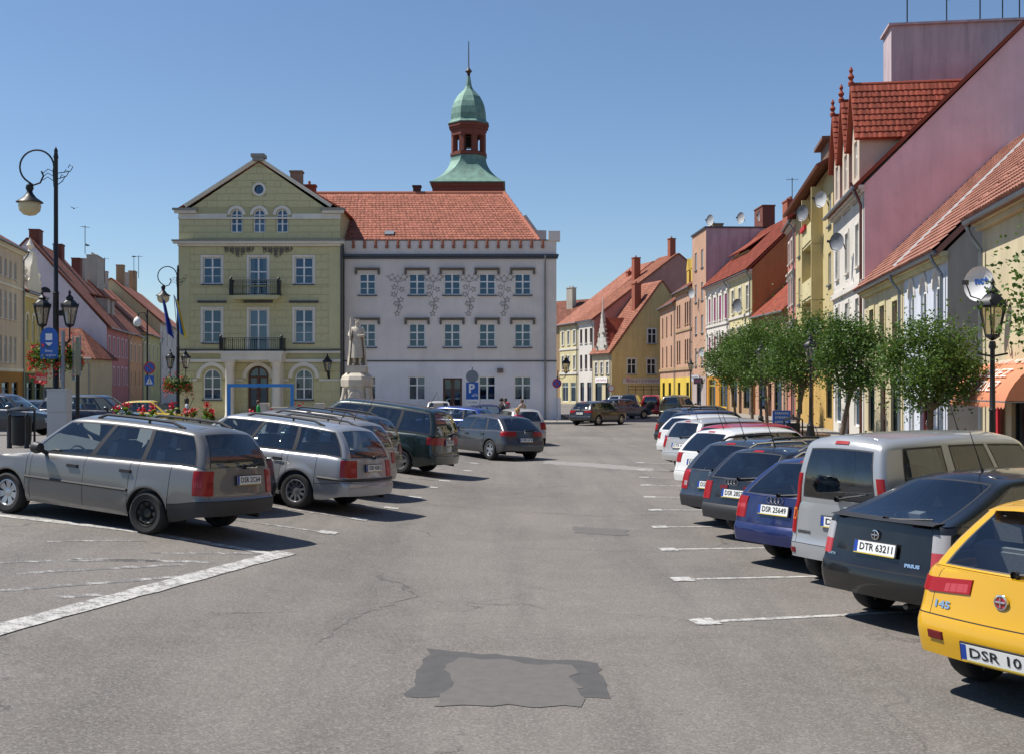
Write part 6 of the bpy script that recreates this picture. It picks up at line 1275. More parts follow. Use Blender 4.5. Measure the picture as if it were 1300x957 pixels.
def leaf(mb, p, s, rg, up=.4):
    d = Vector((rg.gauss(0, 1), rg.gauss(0, 1), rg.gauss(0, .6)+up)).normalized(); x = d.cross(Vector((rg.gauss(0, 1), rg.gauss(0, 1), rg.gauss(0, 1)))).normalized(); L = s*rg.uniform(.7, 1.3); w = L*.36
    b = len(mb.v); mb.v += [tuple(p), tuple(p+d*L*.5+x*w), tuple(p+d*L), tuple(p+d*L*.5-x*w)]; mb.f.append([b, b+1, b+2, b+3]); mb.m.append(0); mb.sm.append(False); mb.uv.append(None)
def tree(label, loc, rad, z0, z1, seed, lean=0., nleaf=9000, trunk_r=.085, ls=.10):
    rg = random.Random(seed); t = thing('street_tree', label, 'tree', loc, 0, 'small street trees along the shop side'); cz = (z0+z1)/2; hz = (z1-z0)/2; H0 = z0+.1*(z1-z0)
    m = MB(); fork = Vector((lean, rg.uniform(-.1, .1), H0)); m.tube([(0, 0, -.1), (lean*.2, 0, H0*.35), (lean*.6, .03, H0*.7), tuple(fork)], [trunk_r*1.35, trunk_r, trunk_r*.9, trunk_r*.8], 9)
    for k in range(9):
        a = k*2*math.pi/9+rg.uniform(-.3, .3); e = rg.uniform(.35, .95); tip = fork+Vector((math.cos(a)*rad*.75*(1.2-e), math.sin(a)*rad*.75*(1.2-e), (z1-H0)*e*.85)); mid = fork.lerp(tip, .5)+Vector((math.cos(a)*.15, math.sin(a)*.15, -.05))
        m.tube([fork, mid, tip], [trunk_r*.5, trunk_r*.3, .008], 6)
        for q in range(3): b_ = mid.lerp(tip, rg.uniform(.1, .8)); m.tube([b_, b_+Vector((rg.gauss(0, .3), rg.gauss(0, .3), rg.uniform(.1, .5)))*rad*.6], [.014, .004], 4)
    m.build('trunk', M_bark, t)
    c = MB(); cl = []
    while len(cl) < 62:
        v = Vector((rg.uniform(-1, 1), rg.uniform(-1, 1), rg.uniform(-1, 1)))
        if .12 < v.length < 1: cl.append(Vector((v.x*rad*.88+lean, v.y*rad*.88, cz+v.z*hz*.86*(1 if v.z > 0 else 1-.25*rg.random()))))
    for i in range(nleaf):
        p = cl[i % len(cl)] if rg.random() < .93 else Vector((rg.gauss(0, .5)*rad+lean, rg.gauss(0, .5)*rad, cz+rg.gauss(0, .5)*hz)); s = .125*rad+.035; leaf(c, p+Vector((rg.gauss(0, s), rg.gauss(0, s), rg.gauss(0, s*.9))), ls, rg)
    for k in range(46):                                    # upright young shoots around the crown
        a = rg.uniform(0, 2*math.pi); e = rg.uniform(.0, 1.25); r_ = rad*.9*math.cos(e*.9)*rg.uniform(.6, 1); b_ = Vector((math.cos(a)*r_+lean, math.sin(a)*r_, cz+hz*.75*math.sin(e))); d = Vector((math.cos(a)*.5, math.sin(a)*.5, rg.uniform(.5, 1.3))).normalized()*rg.uniform(.4, .9)*rad*.55
        for q in range(14): leaf(c, b_+d*(q/14)+Vector((rg.gauss(0, .02), rg.gauss(0, .02), 0)), ls*.8, rg)
    c.build('crown', M_leaf, t); return t
for i, (px, D, rad, z0, z1, ln, n, lb) in enumerate([
    (1425, 12.5, 1.5, 2.45, 4.1, 0, 5000, 'leafy street tree reaching towards the dish of the corner shop'), (1181, 26.5, 1.3, 1.45, 3.95, .0, 9000, 'small street tree before the blue white house'),
    (1066, 36.5, 1.28, 1.75, 4.65, .35, 8500, 'slanting street tree before the white house with dormers'), (1011, 46, 1.95, 1.75, 5.5, .25, 10000, 'broad street tree behind the litter bin and blue notice board'),
    (974, 56, 1.8, 1.9, 5.6, -.1, 8000, 'street tree next to the black lamp before the salmon house'), (955, 64, 1.9, 1.9, 5.6, 0, 8000, 'street tree between the pale yellow house and the lamp'), (934, 76, 2.0, 1.9, 5.8, -.3, 8000, 'last street tree in front of the magenta blind house')]):
    p = at(px, D, .13); tree(lb, p, rad*.93, z0, z1, 40+i, ln, int(n*1.35), ls=.045+.0011*D)
# ------------------------------------------------------------------ lamps and posts
M_lg = glassmat('lantern_glass', (.8, .76, .62), .12, .08); M_opal = mat('opal_globe', (.62, .52, .30), .35, vary=.06, bump=0); M_redf = mat('red_geranium', (.60, .008, .02), .6, vary=.3, scale=20, bump=0)
def lantern(t, c, s=1.):
    """a six sided lantern hanging round the point c (bottom of its body)"""
    x, y, z = c; m = MB(); n = 6; rb, rt, h = .13*s, .25*s, .55*s
    for k in range(n):
        a = 2*math.pi*k/n; m.tube([(x+rb*math.cos(a), y+rb*math.sin(a), z), (x+rt*math.cos(a), y+rt*math.sin(a), z+h), (x+rt*1.12*math.cos(a), y+rt*1.12*math.sin(a), z+h+.1*s)], .014*s, 5)
    m.lathe([(0, z-.1*s), (.05*s, z-.08*s), (rb*1.1, z-.02*s), (rb*1.1, z+.02*s), (0, z+.02*s)], n); m.lathe([(rt*1.05, z+h-.02*s), (rt*1.15, z+h), (rt*1.1, z+h+.05*s), (rt*.55, z+h+.2*s), (rt*.42, z+h+.22*s), (rt*.5, z+h+.27*s), (rt*.25, z+h+.33*s), (.03*s, z+h+.38*s), (.05*s, z+h+.43*s), (0, z+h+.52*s)], n, smooth=False); m.lathe([(0, z+h+.01), (rt*1.05, z+h)], n)
    l = m.build('lantern', M_black, t); g = MB(); g.lathe([(rb*.97, z+.02*s), (rt*.97, z+h-.02*s)], n, smooth=False); g.build('lantern_glass', M_lg, l); b = MB(); b.lathe([(.02*s, z+.05*s), (.05*s, z+.2*s), (.05*s, z+.3*s), (0, z+.36*s)], 8, (x*0, 0, 0)); 
    for i in range(len(b.v)): b.v[i] = (b.v[i][0]+x, b.v[i][1]+y, b.v[i][2])
    b.build('bulb', M_opal, l); return l
def lantern_at(t, c, s=1.):
    l = lantern(t, (0, 0, 0), s); l.location = c; return l
def column(t, h, s=1.):
    m = MB(); m.lathe([(.2*s, 0), (.2*s, .12), (.16*s, .16), (.17*s, .5), (.12*s, .75), (.14*s, .8), (.08*s, .9), (.062*s, 1.2), (.055*s, h*.6), (.07*s, h*.6+.03), (.05*s, h*.6+.07), (.042*s, h-.15), (.07*s, h-.1), (.05*s, h)], 14); return m.build('post', M_black, t)
def small_lamp(label, loc, h=3.25, s=1., base=.13):
    t = thing('street_lamp', label, 'street lamp', (loc[0], loc[1], base), 0, 'black lantern lamps on the shop side'); column(t, h, s); m = MB()
    m.tube([(-.28*s, 0, h*.93), (0, 0, h*.93-.05), (.28*s, 0, h*.93)], .02, 6); m.build('crossbar', M_black, t); lantern_at(t, (0, 0, h+.1), s); return t
small_lamp('black lantern lamp standing before the orange awning', at(1260, 20), 3.05, .95); small_lamp('black lantern lamp half hidden in the crown of the broad tree', at(1029, 43), 3.1); small_lamp('black lamp post between tree trunks near the notice board', at(966, 54), 3.2); small_lamp('black lantern lamp before the tall pink block', at(877, 104), 3.6)
def basket(label, loc, r=.7, seed=1):
    rg = random.Random(seed); t = thing('flower_basket', label, 'flower basket', loc, 0, 'geranium baskets on the tall lamps'); m = MB(); m.lathe([(.12, -.15), (r*.7, -.12), (r*.8, .1), (r*.75, .1), (.12, -.05)], 16); m.build('basket', mat('dark_green_basket', (.02, .04, .02), .8), t)
    l = MB(); f = MB()
    for i in range(1500): a = rg.uniform(0, 6.283); q = r*(.35+.65*math.sqrt(rg.random())); leaf(l, Vector((q*math.cos(a), q*math.sin(a), rg.gauss(.05, .2)-.25*(q/r)**2)), .1, rg)
    for i in range(140):
        a = rg.uniform(0, 6.283); q = r*(.45+.62*math.sqrt(rg.random())); p = Vector((q*math.cos(a), q*math.sin(a), rg.gauss(.08, .24)-.28*(q/r)**2))
        for k in range(7): leaf(f, p+Vector((rg.gauss(0, .03), rg.gauss(0, .03), rg.gauss(0, .03))), .07, rg)
    l.build('foliage', leafmat('basket_leaves', (.04, .10, .012), (.16, .24, .03)), t); f.build('flowers', M_redf, t)
def tall_lamp(label, loc, h, lz, bz, twin, seed, lanw=1.):
    t = thing('hooked_street_lamp', label, 'street lamp', loc); m = MB(); m.lathe([(.26, 0), (.26, .15), (.2, .2), (.2, .7), (.13, 1.0), (.15, 1.05), (.09, 1.15), (.085, h*.5), (.1, h*.5+.04), (.07, h*.5+.1), (.06, h-.3), (.075, h-.26), (.05, h-.1), (.06, h-.05), (.0, h+.08)], 14); m.build('post', M_black, t)
    m = MB(); r = .52; c = Vector((-r-.06, 0, h-.55)); pts = [(-.05, 0, h-1.15)]+[(c.x+r*math.cos(a), 0, c.z+r*math.sin(a)) for a in [R(v) for v in range(-15, 255, 15)]]
    e = Vector(pts[-1]); m.tube(pts+[(e.x+.16, 0, e.z-.1), (e.x+.36, 0, e.z-.03), (e.x+.46, 0, e.z+.18), (e.x+.4, 0, e.z+.32)], .028, 8)
    for k in range(3): cc = Vector((.1+.12*k, 0, h-1.0+.15*k)); m.tube([(.04, 0, h-1.1+.18*k), (cc.x+.1, 0, cc.z+.02), (cc.x+.18, 0, cc.z+.16), (cc.x+.08, 0, cc.z+.22), (cc.x+.03, 0, cc.z+.13)], .014, 5)
    for k in range(3): m.tube([(-.04, 0, h-1.0+.15*k), (-.25, 0, h-.85+.12*k), (-.4, 0, h-.95+.1*k)], .012, 5)
    m.build('hook_arm', M_black, t)
    gx, gz_ = e.x+.04, e.z-.1
    m = MB(); m.lathe([(.03, gz_+.05), (.1, gz_), (.12, gz_-.1), (.08, gz_-.18), (.1, gz_-.25), (.2, gz_-.38), (.38, gz_-.5), (.40, gz_-.53), (.0, gz_-.5)], 16, (gx, 0, 0)); hd = m.build('lamp_hood', M_black, t); m = MB(); m.lathe([(.3, gz_-.52), (.33, gz_-.62), (.3, gz_-.78), (.18, gz_-.9), (0, gz_-.94)], 16, (gx, 0, 0)); m.build('globe', M_opal, hd)
    m = MB()
    for sx in twin: m.tube([(0, 0, lz-.9), (sx*.2, -.0, lz-.75), (sx*.42, 0, lz-.45), (sx*.42, 0, lz-.08)], .024, 6); lantern_at(t, (sx*.42, 0, lz), lanw)
    m.build('lantern_arms', M_black, t)
    basket('hanging red geranium basket on the '+('tall lamp by the blue sign' if seed == 1 else 'tall lamp by the green gabled house'), Vector(loc)+Vector((0, 0, bz)), .74, seed)
l1 = at(71, 34.8); tall_lamp('tall hooked lamp with globe, twin lanterns and flower basket by the blue sign', (l1.x, l1.y, l1.z+.1), 8.85, 3.5, 2.6, (-1, 1), 1, 1.0)
l2 = at(226, 62); tall_lamp('tall hooked lamp with twin lanterns beside the green gabled house', (l2.x, l2.y, .0), 8.9, 3.4, 2.55, (-1, 1), 2, .95)
M_sb = mat('sign_blue', (.012, .10, .42), .4, vary=.03, bump=0); M_sw = mat('sign_white', (.75, .75, .75), .4, vary=.03, bump=0); M_sr = mat('sign_red', (.5, .012, .02), .4, vary=.03, bump=0); M_gp = mat('grey_post', (.22, .24, .27), .5, .5, vary=.15, bump=.05)
def post(t, h, r=.03, m_=None, y=0): m = MB(); m.tube([(0, y, -.05), (0, y, h)], r, 8); m.build('post', m_ or M_gp, t)
# blue arched parking-machine sign
p = at(80, 34.2); t = thing('parking_meter_sign', 'blue arched parking machine sign on a grey post', 'sign', (p.x, p.y, p.z+.1)); post(t, 3.95-.66, .06)
m = MB(); w = .26; P = [(-w, 2.45), (w, 2.45)]+[(x, z) for x, z in reversed(arc_pts(-w, w, 3.38, 12))]; m.prism([(x-.38, z) for x, z in P], -.1, -.07); s = m.build('board', M_sb, t)
m = MB(); m.box(-.38-.1, -.38+.1, -.106, -.1, 3.0, 3.2); m.prism([(-.38-.12, 2.93), (-.38, 2.82), (-.38+.12, 2.93)], -.106, -.1); m.build('symbol', M_sw, s); lettering('Bilety', .1, s, M_sw, (-.38, -.104, 2.68)); lettering('parkingowe', .085, s, M_sw, (-.38, -.104, 2.56), w=.42)
p = at(75.5, 33); t = thing('utility_cabinet', 'pale grey upright utility cabinet next to the lamp', 'cabinet', (p.x, p.y, p.z+.1)); mg = mat('cabinet_grey', (.50, .50, .49), .55, vary=.08, bump=.05); m = MB(); m.box(-.28, .28, -.2, .2, 0, .9); m.box(-.285, .285, -.205, .205, .905, 1.52); m.build('housing', mg, t); m = MB(); m.box(-.25, .25, -.215, -.206, .93, 1.49); m.build('door', mg, t); m = MB(); m.box(-.3, .3, -.22, .22, 1.522, 1.56); m.build('lid', mg, t)
p = at(98.5, 34.5); t = thing('timetable_post', 'slim black post with a narrow framed panel', 'post', (p.x, p.y, p.z+.1)); post(t, 3.5-.4, .06, M_black); m = MB(); fr = [(-.11, 1.95), (.11, 1.95), (.11, 3.15), (-.11, 3.15)]; m.tube([(x, -.07, z) for x, z in fr], .018, 6, closed=True); m.build('frame', M_gp, t); m = MB(); m.quad((-.1, -.07, 1.96), (.1, -.07, 1.96), (.1, -.07, 3.14), (-.1, -.07, 3.14)); m.build('panel', M_cgl, t)
def bin_(label, p, s=1.):
    t = thing('litter_bin', label, 'litter bin', p); m = MB(); m.lathe([(.0, .02), (.24, .05), (.26, .2), (.27, .82), (.25, .84), (.22, .84)], 18); m.build('drum', M_black, t); m = MB(); m.lathe([(.36, .98), (.35, 1.02), (.2, 1.07), (.05, 1.1), (.04, 1.16), (0, 1.17)], 18); m.lathe([(0, .97), (.36, .98)], 18); m.build('lid', M_black, t)
    for a in (0, math.pi): m = MB(); m.tube([(.36*math.cos(a), .36*math.sin(a), 0), (.36*math.cos(a), .36*math.sin(a), .98)], .03, 6); m.build('support', M_black, t)
    return t
bp = at(27, 31); bin_('round lidded black litter bin on the paved square', (bp.x, bp.y, bp.z+.1)); bp = at(1007, 44.5); bin_('black litter bin beneath the broad street tree', (bp.x, bp.y, .13))
for px in (12, 34): q = at(px, 30.3); t = thing('bollard', 'short black bollard beside the round lidded bin', 'bollard', (q.x, q.y, q.z+.1), 0, 'bollards by the bin'); m = MB(); m.lathe([(.07, 0), (.06, .1), (.045, .15), (.045, .8), (.06, .84), (.04, .9), (0, .95)], 10); m.build('shaft', M_black, t)
def round_sign(t, z, r, kind, y=-.04):
    m = MB(); m.lathe([(0, y), (r, y), (r, y+.015), (0, y+.015)], 24, (0, 0, z), axis='y'); d = m.build('disc', M_sr if kind != 'back' else M_gp, t)
    if kind == 'back': return
    m = MB(); m.lathe([(0, y-.004), (r*.8, y-.004), (r*.8, y)], 24, (0, 0, z), axis='y'); m.build('field', M_sb if kind in ('stop', 'park') else M_sw, d)
    if kind in ('stop', 'park'):
        m = MB()
        for k, a in enumerate((45, -45) if kind == 'stop' else (-45,)): c, s_ = math.cos(R(a)), math.sin(R(a)); L, w = r*.82, r*.1; q = [(-L*c+w*s_, -L*s_-w*c), (L*c+w*s_, L*s_-w*c), (L*c-w*s_, L*s_+w*c), (-L*c-w*s_, -L*s_+w*c)]; m.prism([(x, z+zz) for x, zz in q], y-.007-.001*k, y-.004)
        m.build('bars', M_sr, d)
p = at(707, 73.4, .13); t = thing('no_stopping_sign', 'round blue and red no stopping sign by the town hall corner', 'sign', p); post(t, 2.9); round_sign(t, 2.45, .3, 'stop')
p = at(190, 66); t = thing('no_parking_sign', 'round no parking sign above a blue crossing plate', 'sign', (p.x, p.y, .1)); post(t, 4.1); round_sign(t, 3.35, .34, 'park'); m = MB(); m.box(-.27, .27, -.06, -.04, 2.35, 2.9); s = m.build('crossing_plate', M_sb, t); m = MB(); m.prism([(-.2, 2.42), (.2, 2.42), (0, 2.84)], -.065, -.06); m.build('triangle', M_sw, s); m = MB(); m.tube([(0, -.068, 2.72), (0, -.068, 2.6), (.05, -.068, 2.48)], .015, 5); m.tube([(0, -.068, 2.6), (-.05, -.068, 2.48)], .015, 5); m.lathe([(.025, -.072), (0, -.072)], 8, (0, 0, 2.745), axis='y'); m.build('walking_figure', M_ink, s)
p = at(599.5, 56); t = thing('parking_sign', 'blue P parking sign with white plate below and a round sign back above', 'sign', (p.x, p.y, p.z)); post(t, 3.3); m = MB(); m.box(-.3, .3, -.06, -.035, 1.75, 2.58); s = m.build('board', M_sb, t); lettering('P', .6, s, M_sw, (-.03, -.065, 2.26), bold=.02); m = MB(); m.tube([(.02, -.064, 1.95), (.1, -.064, 2.02), (.2, -.064, 2.02), (.26, -.064, 1.95)], .012, 5); m.tube([(-.02, -.064, 1.93), (.28, -.064, 1.93)], .014, 5); m.lathe([(.03, -.066), (0, -.066)], 8, (.06, 0, 1.91), axis='y'); m.build('car_symbol', M_sw, s)
m = MB(); m.box(-.3, .3, -.06, -.035, 1.48, 1.73); s = m.build('plate', M_sw, t); lettering('1 H MAX', .14, s, M_ink, (0, -.064, 1.6), w=.48); round_sign(t, 2.86, .31, 'back')
p = at(776, 105, 0); t = thing('small_round_sign', 'small round sign on a post before the cream shop', 'sign', p); post(t, 2.6); round_sign(t, 2.2, .3, 'white'); p = at(797, 103, 0); t = thing('edge_on_sign', 'slim dark sign seen almost edge-on before the ochre gable', 'sign', p, R(70)); post(t, 3.4); round_sign(t, 3.0, .3, 'park')
# wall lanterns
def wall_lamp(label, loc, rz): t = thing('wall_lantern', label, 'wall lamp', loc, rz, 'wall lanterns'); m = MB(); m.box(-.08, .08, -.04, 0, -.5, .1); m.tube([(0, -.02, -.35), (0, -.3, -.45), (0, -.55, -.3), (0, -.6, -.05)], .025, 6); m.build('bracket', M_black, t); lantern_at(t, (0, -.6, 0), 1.1)
wall_lamp('black wall lantern on the town hall corner', (3.12, 78.3, 3.35), R(80)); wall_lamp('black wall lantern on the green house front', at(417.5, 76.95, 3.4), 0)
# double-headed lamp at the side street
p = at(187, 72); t = thing('globe_street_lamp', 'street lamp with pale globe on a curved arm at the side street', 'street lamp', (p.x, p.y, 0)); m = MB(); m.lathe([(.12, 0), (.1, .8), (.06, 1), (.05, 7.2), (0, 7.25)], 10); m.build('post', M_black, t); m = MB(); m.tube([(0, 0, 6.6), (-.15, 0, 7.0), (-.5, 0, 7.0), (-.62, 0, 6.7)], .03, 6); m.tube([(-.7, 0, 5.6), (.4, 0, 5.6)], .025, 6); m.build('arms', M_black, t); m = MB(); m.lathe([(.05, 6.75), (.2, 6.6), (.26, 6.4), (.2, 6.2), (0, 6.12)], 14, (-.62, 0, 0)); m.build('globe', M_white, t)
# flags on the lamp by the green house
for i, (c1, c2, ox) in enumerate(((( .01, .03, .25), (.01, .03, .25), -.25), ((.02, .12, .40), (.70, .50, .03), .1))):
    p = at(221+4*i, 61.5); t = thing('flag', ('plain dark blue flag' if i == 0 else 'blue and yellow flag')+' hanging limp by the tall lamp', 'flag', (p.x, p.y, 0)); m = MB(); m.tube([(0, 0, 5.2), (ox*1.5-.3, -.1, 7.3)], .02, 6); m.build('staff', M_gp, t)
    m = MB(); P = []; top = Vector((ox*1.5-.3, -.1, 7.25)); 
    for r_ in range(13): f = r_/12; P.append([(top.x+.02+u*.42*(.5+.5*f)+f*.3, -.1+.07*math.sin(u*9+f*3), 7.25-f*2.0-u*.35) for u in [k/8 for k in range(9)]])
    m.grid(P); 
    for k, f in enumerate(m.f): m.m[k] = 1 if (k % 8) > 3 else 0
    m.build('cloth', [mat(f'flag_{i}a', c1, .8), mat(f'flag_{i}b', c2, .8)], t)
# ------------------------------------------------------------------ blue frame, planter, cannas
a, c = at(290.5, 44), at(371, 44); t = thing('blue_metal_arch', 'bright blue metal frame standing open above the parked cars', 'frame', (a.x, 44, a.z+.05)); w = c.x-a.x; m = MB(); mb_ = mat('blue_enamel', (.03, .24, .62), .35, vary=.04, bump=0); z = 2.36-a.z-.05
m.box(-.06, .06, -.06, .06, 0, z); m.build('upright', mb_, t); m = MB(); m.box(w-.06, w+.06, -.06, .06, 0, z); m.build('upright', mb_, t); m = MB(); m.box(-.059, w+.059, -.059, .059, z+.001, z+.13); m.build('top_rail', mb_, t)
a, c = at(135, 43.2), at(510, 43.2); t = thing('flower_planter', 'long low stone planter of the square', 'planter', (a.x, 43.2, a.z)); w = c.x-a.x; m = MB(); m.box(0, w, -.5, .5, -.3, .55); m.build('trough', M_stone, t); m = MB(); m.box(-.05, w+.05, -.56, -.46, .552, .62); m.box(-.05, w+.05, .46, .56, .552, .62); m.build('coping', M_stone, t); m = MB(); m.box(.02, w-.02, -.455, .455, .56, .6); m.build('soil', M_bark, t)
M_can = leafmat('canna_leaves', (.05, .13, .02), (.17, .27, .04))
cr = random.Random(8)
for i, (px, py) in enumerate([(150, 516), (160, 513), (181, 519), (192, 517), (220, 514), (238, 521), (247, 520), (262, 513), (270, 522), (380, 516), (388, 521), (421, 519), (320, 524), (345, 523)]):
    p = at(px, 43.2); b0 = p.z+.55; zt = 2.4-(py-490)*43.2/F; t = thing('canna_plant', 'canna with broad green leaves and red flower spike in the planter', 'plant', (p.x, 43.2+cr.uniform(-.25, .25), b0), 0, 'red cannas in the planter'); H_ = max(.35, zt-b0); m = MB(); m.tube([(0, 0, 0), (.02, 0, H_)], [.02, .012], 6); m.build('stem', M_can, t)
    for k in range(9):
        a = k*2.4; L = H_*cr.uniform(.35, .6); z0 = H_*cr.uniform(.02, .6); m = MB(); P = []
        for q in range(7): f = q/6; w_ = .11*math.sin(math.pi*min(1, f*.93+.07))+.004; r_ = L*f*.75; zz = z0+L*(f-.45*f*f); P.append([(r_*math.cos(a)-w_*math.sin(a), r_*math.sin(a)+w_*math.cos(a), zz+.02), (r_*math.cos(a), r_*math.sin(a), zz-.01), (r_*math.cos(a)+w_*math.sin(a), r_*math.sin(a)-w_*math.cos(a), zz+.02)])
        m.grid(P); m.build('leaf', M_can, t)
    m = MB()
    for k in range(45): leaf(m, Vector((cr.gauss(0, .06), cr.gauss(0, .06), H_-.05+cr.gauss(0, .08))), .1, cr)
    m.build('flower', M_redf, t)
# ------------------------------------------------------------------ people and statue
def skin_body(name, joints, bones, parent, mats, pick, sub=1):
    bm = bmesh.new(); ly = bm.verts.layers.skin.verify(); vs = {}
    for i, (k, (co, r)) in enumerate(joints.items()):
        v = bm.verts.new(co); v[ly].radius = (r, r) if not isinstance(r, tuple) else r; v[ly].use_root = (i == 0); vs[k] = v
    for a, b_ in bones: bm.edges.new((vs[a], vs[b_]))
    me = bpy.data.meshes.new('sk'); bm.to_mesh(me); bm.free(); o = bpy.data.objects.new('sk', me); COL.objects.link(o); md = o.modifiers.new('s', 'SKIN'); md.use_smooth_shade = True; s = o.modifiers.new('u', 'SUBSURF'); s.levels = sub; s.render_levels = sub
    dg = bpy.context.evaluated_depsgraph_get(); dg.update(); em = bpy.data.meshes.new_from_object(o.evaluated_get(dg)); bpy.data.objects.remove(o); em.name = name; em.materials.clear()
    for m in mats: em.materials.append(m)
    for p in em.polygons: p.material_index = pick(p.center); p.use_smooth = True
    return mk(name, em, parent)
BON = [('pel', 'bel'), ('bel', 'che'), ('che', 'nek'), ('nek', 'jaw'), ('jaw', 'hed'), ('hed', 'crn')]+[x for s in 'LR' for x in (('che', 'sh'+s), ('sh'+s, 'el'+s), ('el'+s, 'wr'+s), ('wr'+s, 'ha'+s), ('pel', 'hi'+s), ('hi'+s, 'kn'+s), ('kn'+s, 'an'+s), ('an'+s, 'to'+s))]
M_skin = mat('skin', (.50, .28, .19), .6, vary=.08, bump=0)
def person(label, loc, heading, h, top, bottom, hair, stride=.2, lean=0., skirt=False, arms=(.1, .1), group=None, longhair=False):
    t = thing('person', label, 'person', loc, R(-heading)); k = h/1.75; J = {}
    def j(n, x, y, z, r): J[n] = (Vector((x, y+lean*max(0, z-.95), z))*k, tuple(q*k for q in r) if isinstance(r, tuple) else r*k)
    j('pel', 0, 0, .95, (.16, .12)); j('bel', 0, .01, 1.1, (.145, .105)); j('che', 0, .0, 1.33, (.17, .115)); j('nek', 0, .0, 1.48, .055); j('jaw', 0, .02, 1.55, .062); j('hed', 0, .015, 1.64, .088); j('crn', 0, 0, 1.72, .06)
    for s, sg, st, ar in (('L', -1, stride, arms[0]), ('R', 1, -stride, arms[1])):
        j('sh'+s, sg*.19, 0, 1.40, .06); j('el'+s, sg*.25, ar*.5-.03, 1.13, .045); j('wr'+s, sg*.26, ar+.05, .90+abs(ar)*.35, .033); j('ha'+s, sg*.26, ar+.09, .82+abs(ar)*.4, .035)
        j('hi'+s, sg*.095, 0, .88, .095); j('kn'+s, sg*.10, st*.5+.03, .49, .065); j('an'+s, sg*.10, st-.02, .08, .042); j('to'+s, sg*.11, st+.14, .04, .035)
    def pick(c):
        z = c.z/k; x = abs(c.x)/k
        if z > 1.49: return 0
        if x > .225 and z < 1.06: return 0
        if z > (.98 if not skirt else .95): return 1
        if z < .1: return 3
        return 2 if not skirt else (0 if z < .45 else 2)
    skin_body('body', J, BON, t, [M_skin, top, bottom, M_dark], pick)
    m = MB(); c = J['hed'][0]; m.lathe([(.0, .125), (.06, .115), (.098, .06), (.104, 0), (.085, -.05 if not longhair else -.2)], 14)
    m.v = [((x*k+c.x), (y*k*1.05-.02*k+c.y), z*k+c.z) for x, y, z in m.v]; m.build('hair', hair, t)
    m = MB()
    for sx in (-1, 1): m.lathe([(.011*k, 0), (0, .006*k)], 6, (sx*.033*k+c.x, c.y+.083*k, c.z), axis='y')
    m.tube([(c.x, c.y+.085*k, c.z), (c.x, c.y+.108*k, c.z-.035*k), (c.x, c.y+.086*k, c.z-.042*k)], [.008*k, .013*k, .008*k], 6); m.build('face', M_skin, t)
    if skirt: m = MB(); m.lathe([(.135*k, 1.0*k), (.17*k, .9*k), (.24*k, .55*k)], 16); m.build('skirt', bottom, t)
    return t
def cloth(n, c): return mat('cloth_'+n, c, .85, vary=.12, scale=9, bump=.15)
M_hd = mat('dark_hair', (.02, .013, .01), .6); M_hb = mat('blond_hair', (.42, .24, .08), .6); M_hbr = mat('brown_hair', (.09, .045, .025), .6)
person('woman in pale blue dress walking past the green house lamp', at(237, 52), 75, 1.68, cloth('paleblue', (.45, .50, .62)), cloth('paleblue', (.45, .50, .62)), M_hd, .25, skirt=True, longhair=True)
person('person in a bright green top before the green house door', at(328, 57), 90, 1.66, cloth('green', (.02, .30, .07)), cloth('greend', (.03, .20, .06)), M_hbr, .18)
t = person('person with a red rucksack leaning forward by the town hall', at(643, 61), 200, 1.76, cloth('greywhite', (.42, .40, .40)), cloth('palegrey', (.36, .35, .36)), M_hd, .1, lean=.25, arms=(.3, .3))
b = MB(); b.lathe([(.0, -.25), (.16, -.24), (.19, -.1), (.19, .1), (.14, .24), (0, .27)], 12); b.v = [(x, y*.7-.19, z+1.3) for x, y, z in b.v]; r_ = thing('rucksack', 'red rucksack on the back of the leaning person', 'rucksack', t.location, t.rotation_euler.z); b.v = [(x, y+.09, z) for x, y, z in b.v]; b.build('bag', cloth('red', (.5, .02, .02)), r_); b = MB()
for sx in (-.12, .12): b.tube([(sx, -.0, 1.5), (sx, .16, 1.46), (sx, .2, 1.25), (sx, .06, 1.1)], .018, 6)
b.build('strap', cloth('red', (.5, .02, .02)), r_)
person('person in a dark jacket beside the one with the rucksack', at(636.5, 60.5), 60, 1.78, cloth('black', (.02, .02, .022)), cloth('navy', (.03, .035, .05)), M_hd, .1)
person('blond person in a pink top behind the driving grey hatchback', at(657, 41.5), 185, 1.62, cloth('pink', (.62, .06, .16)), cloth('beige', (.35, .28, .2)), M_hb, .12)
person('bare shouldered person near the town hall window', at(663, 64), 150, 1.66, cloth('sand', (.5, .36, .26)), cloth('sandd', (.3, .25, .2)), M_hbr, .1)
M_stat = mat('pale_statue_stone', (.56, .50, .41), .85, vary=.25, scale=3, bump=.4, bscale=25, streak=.3)
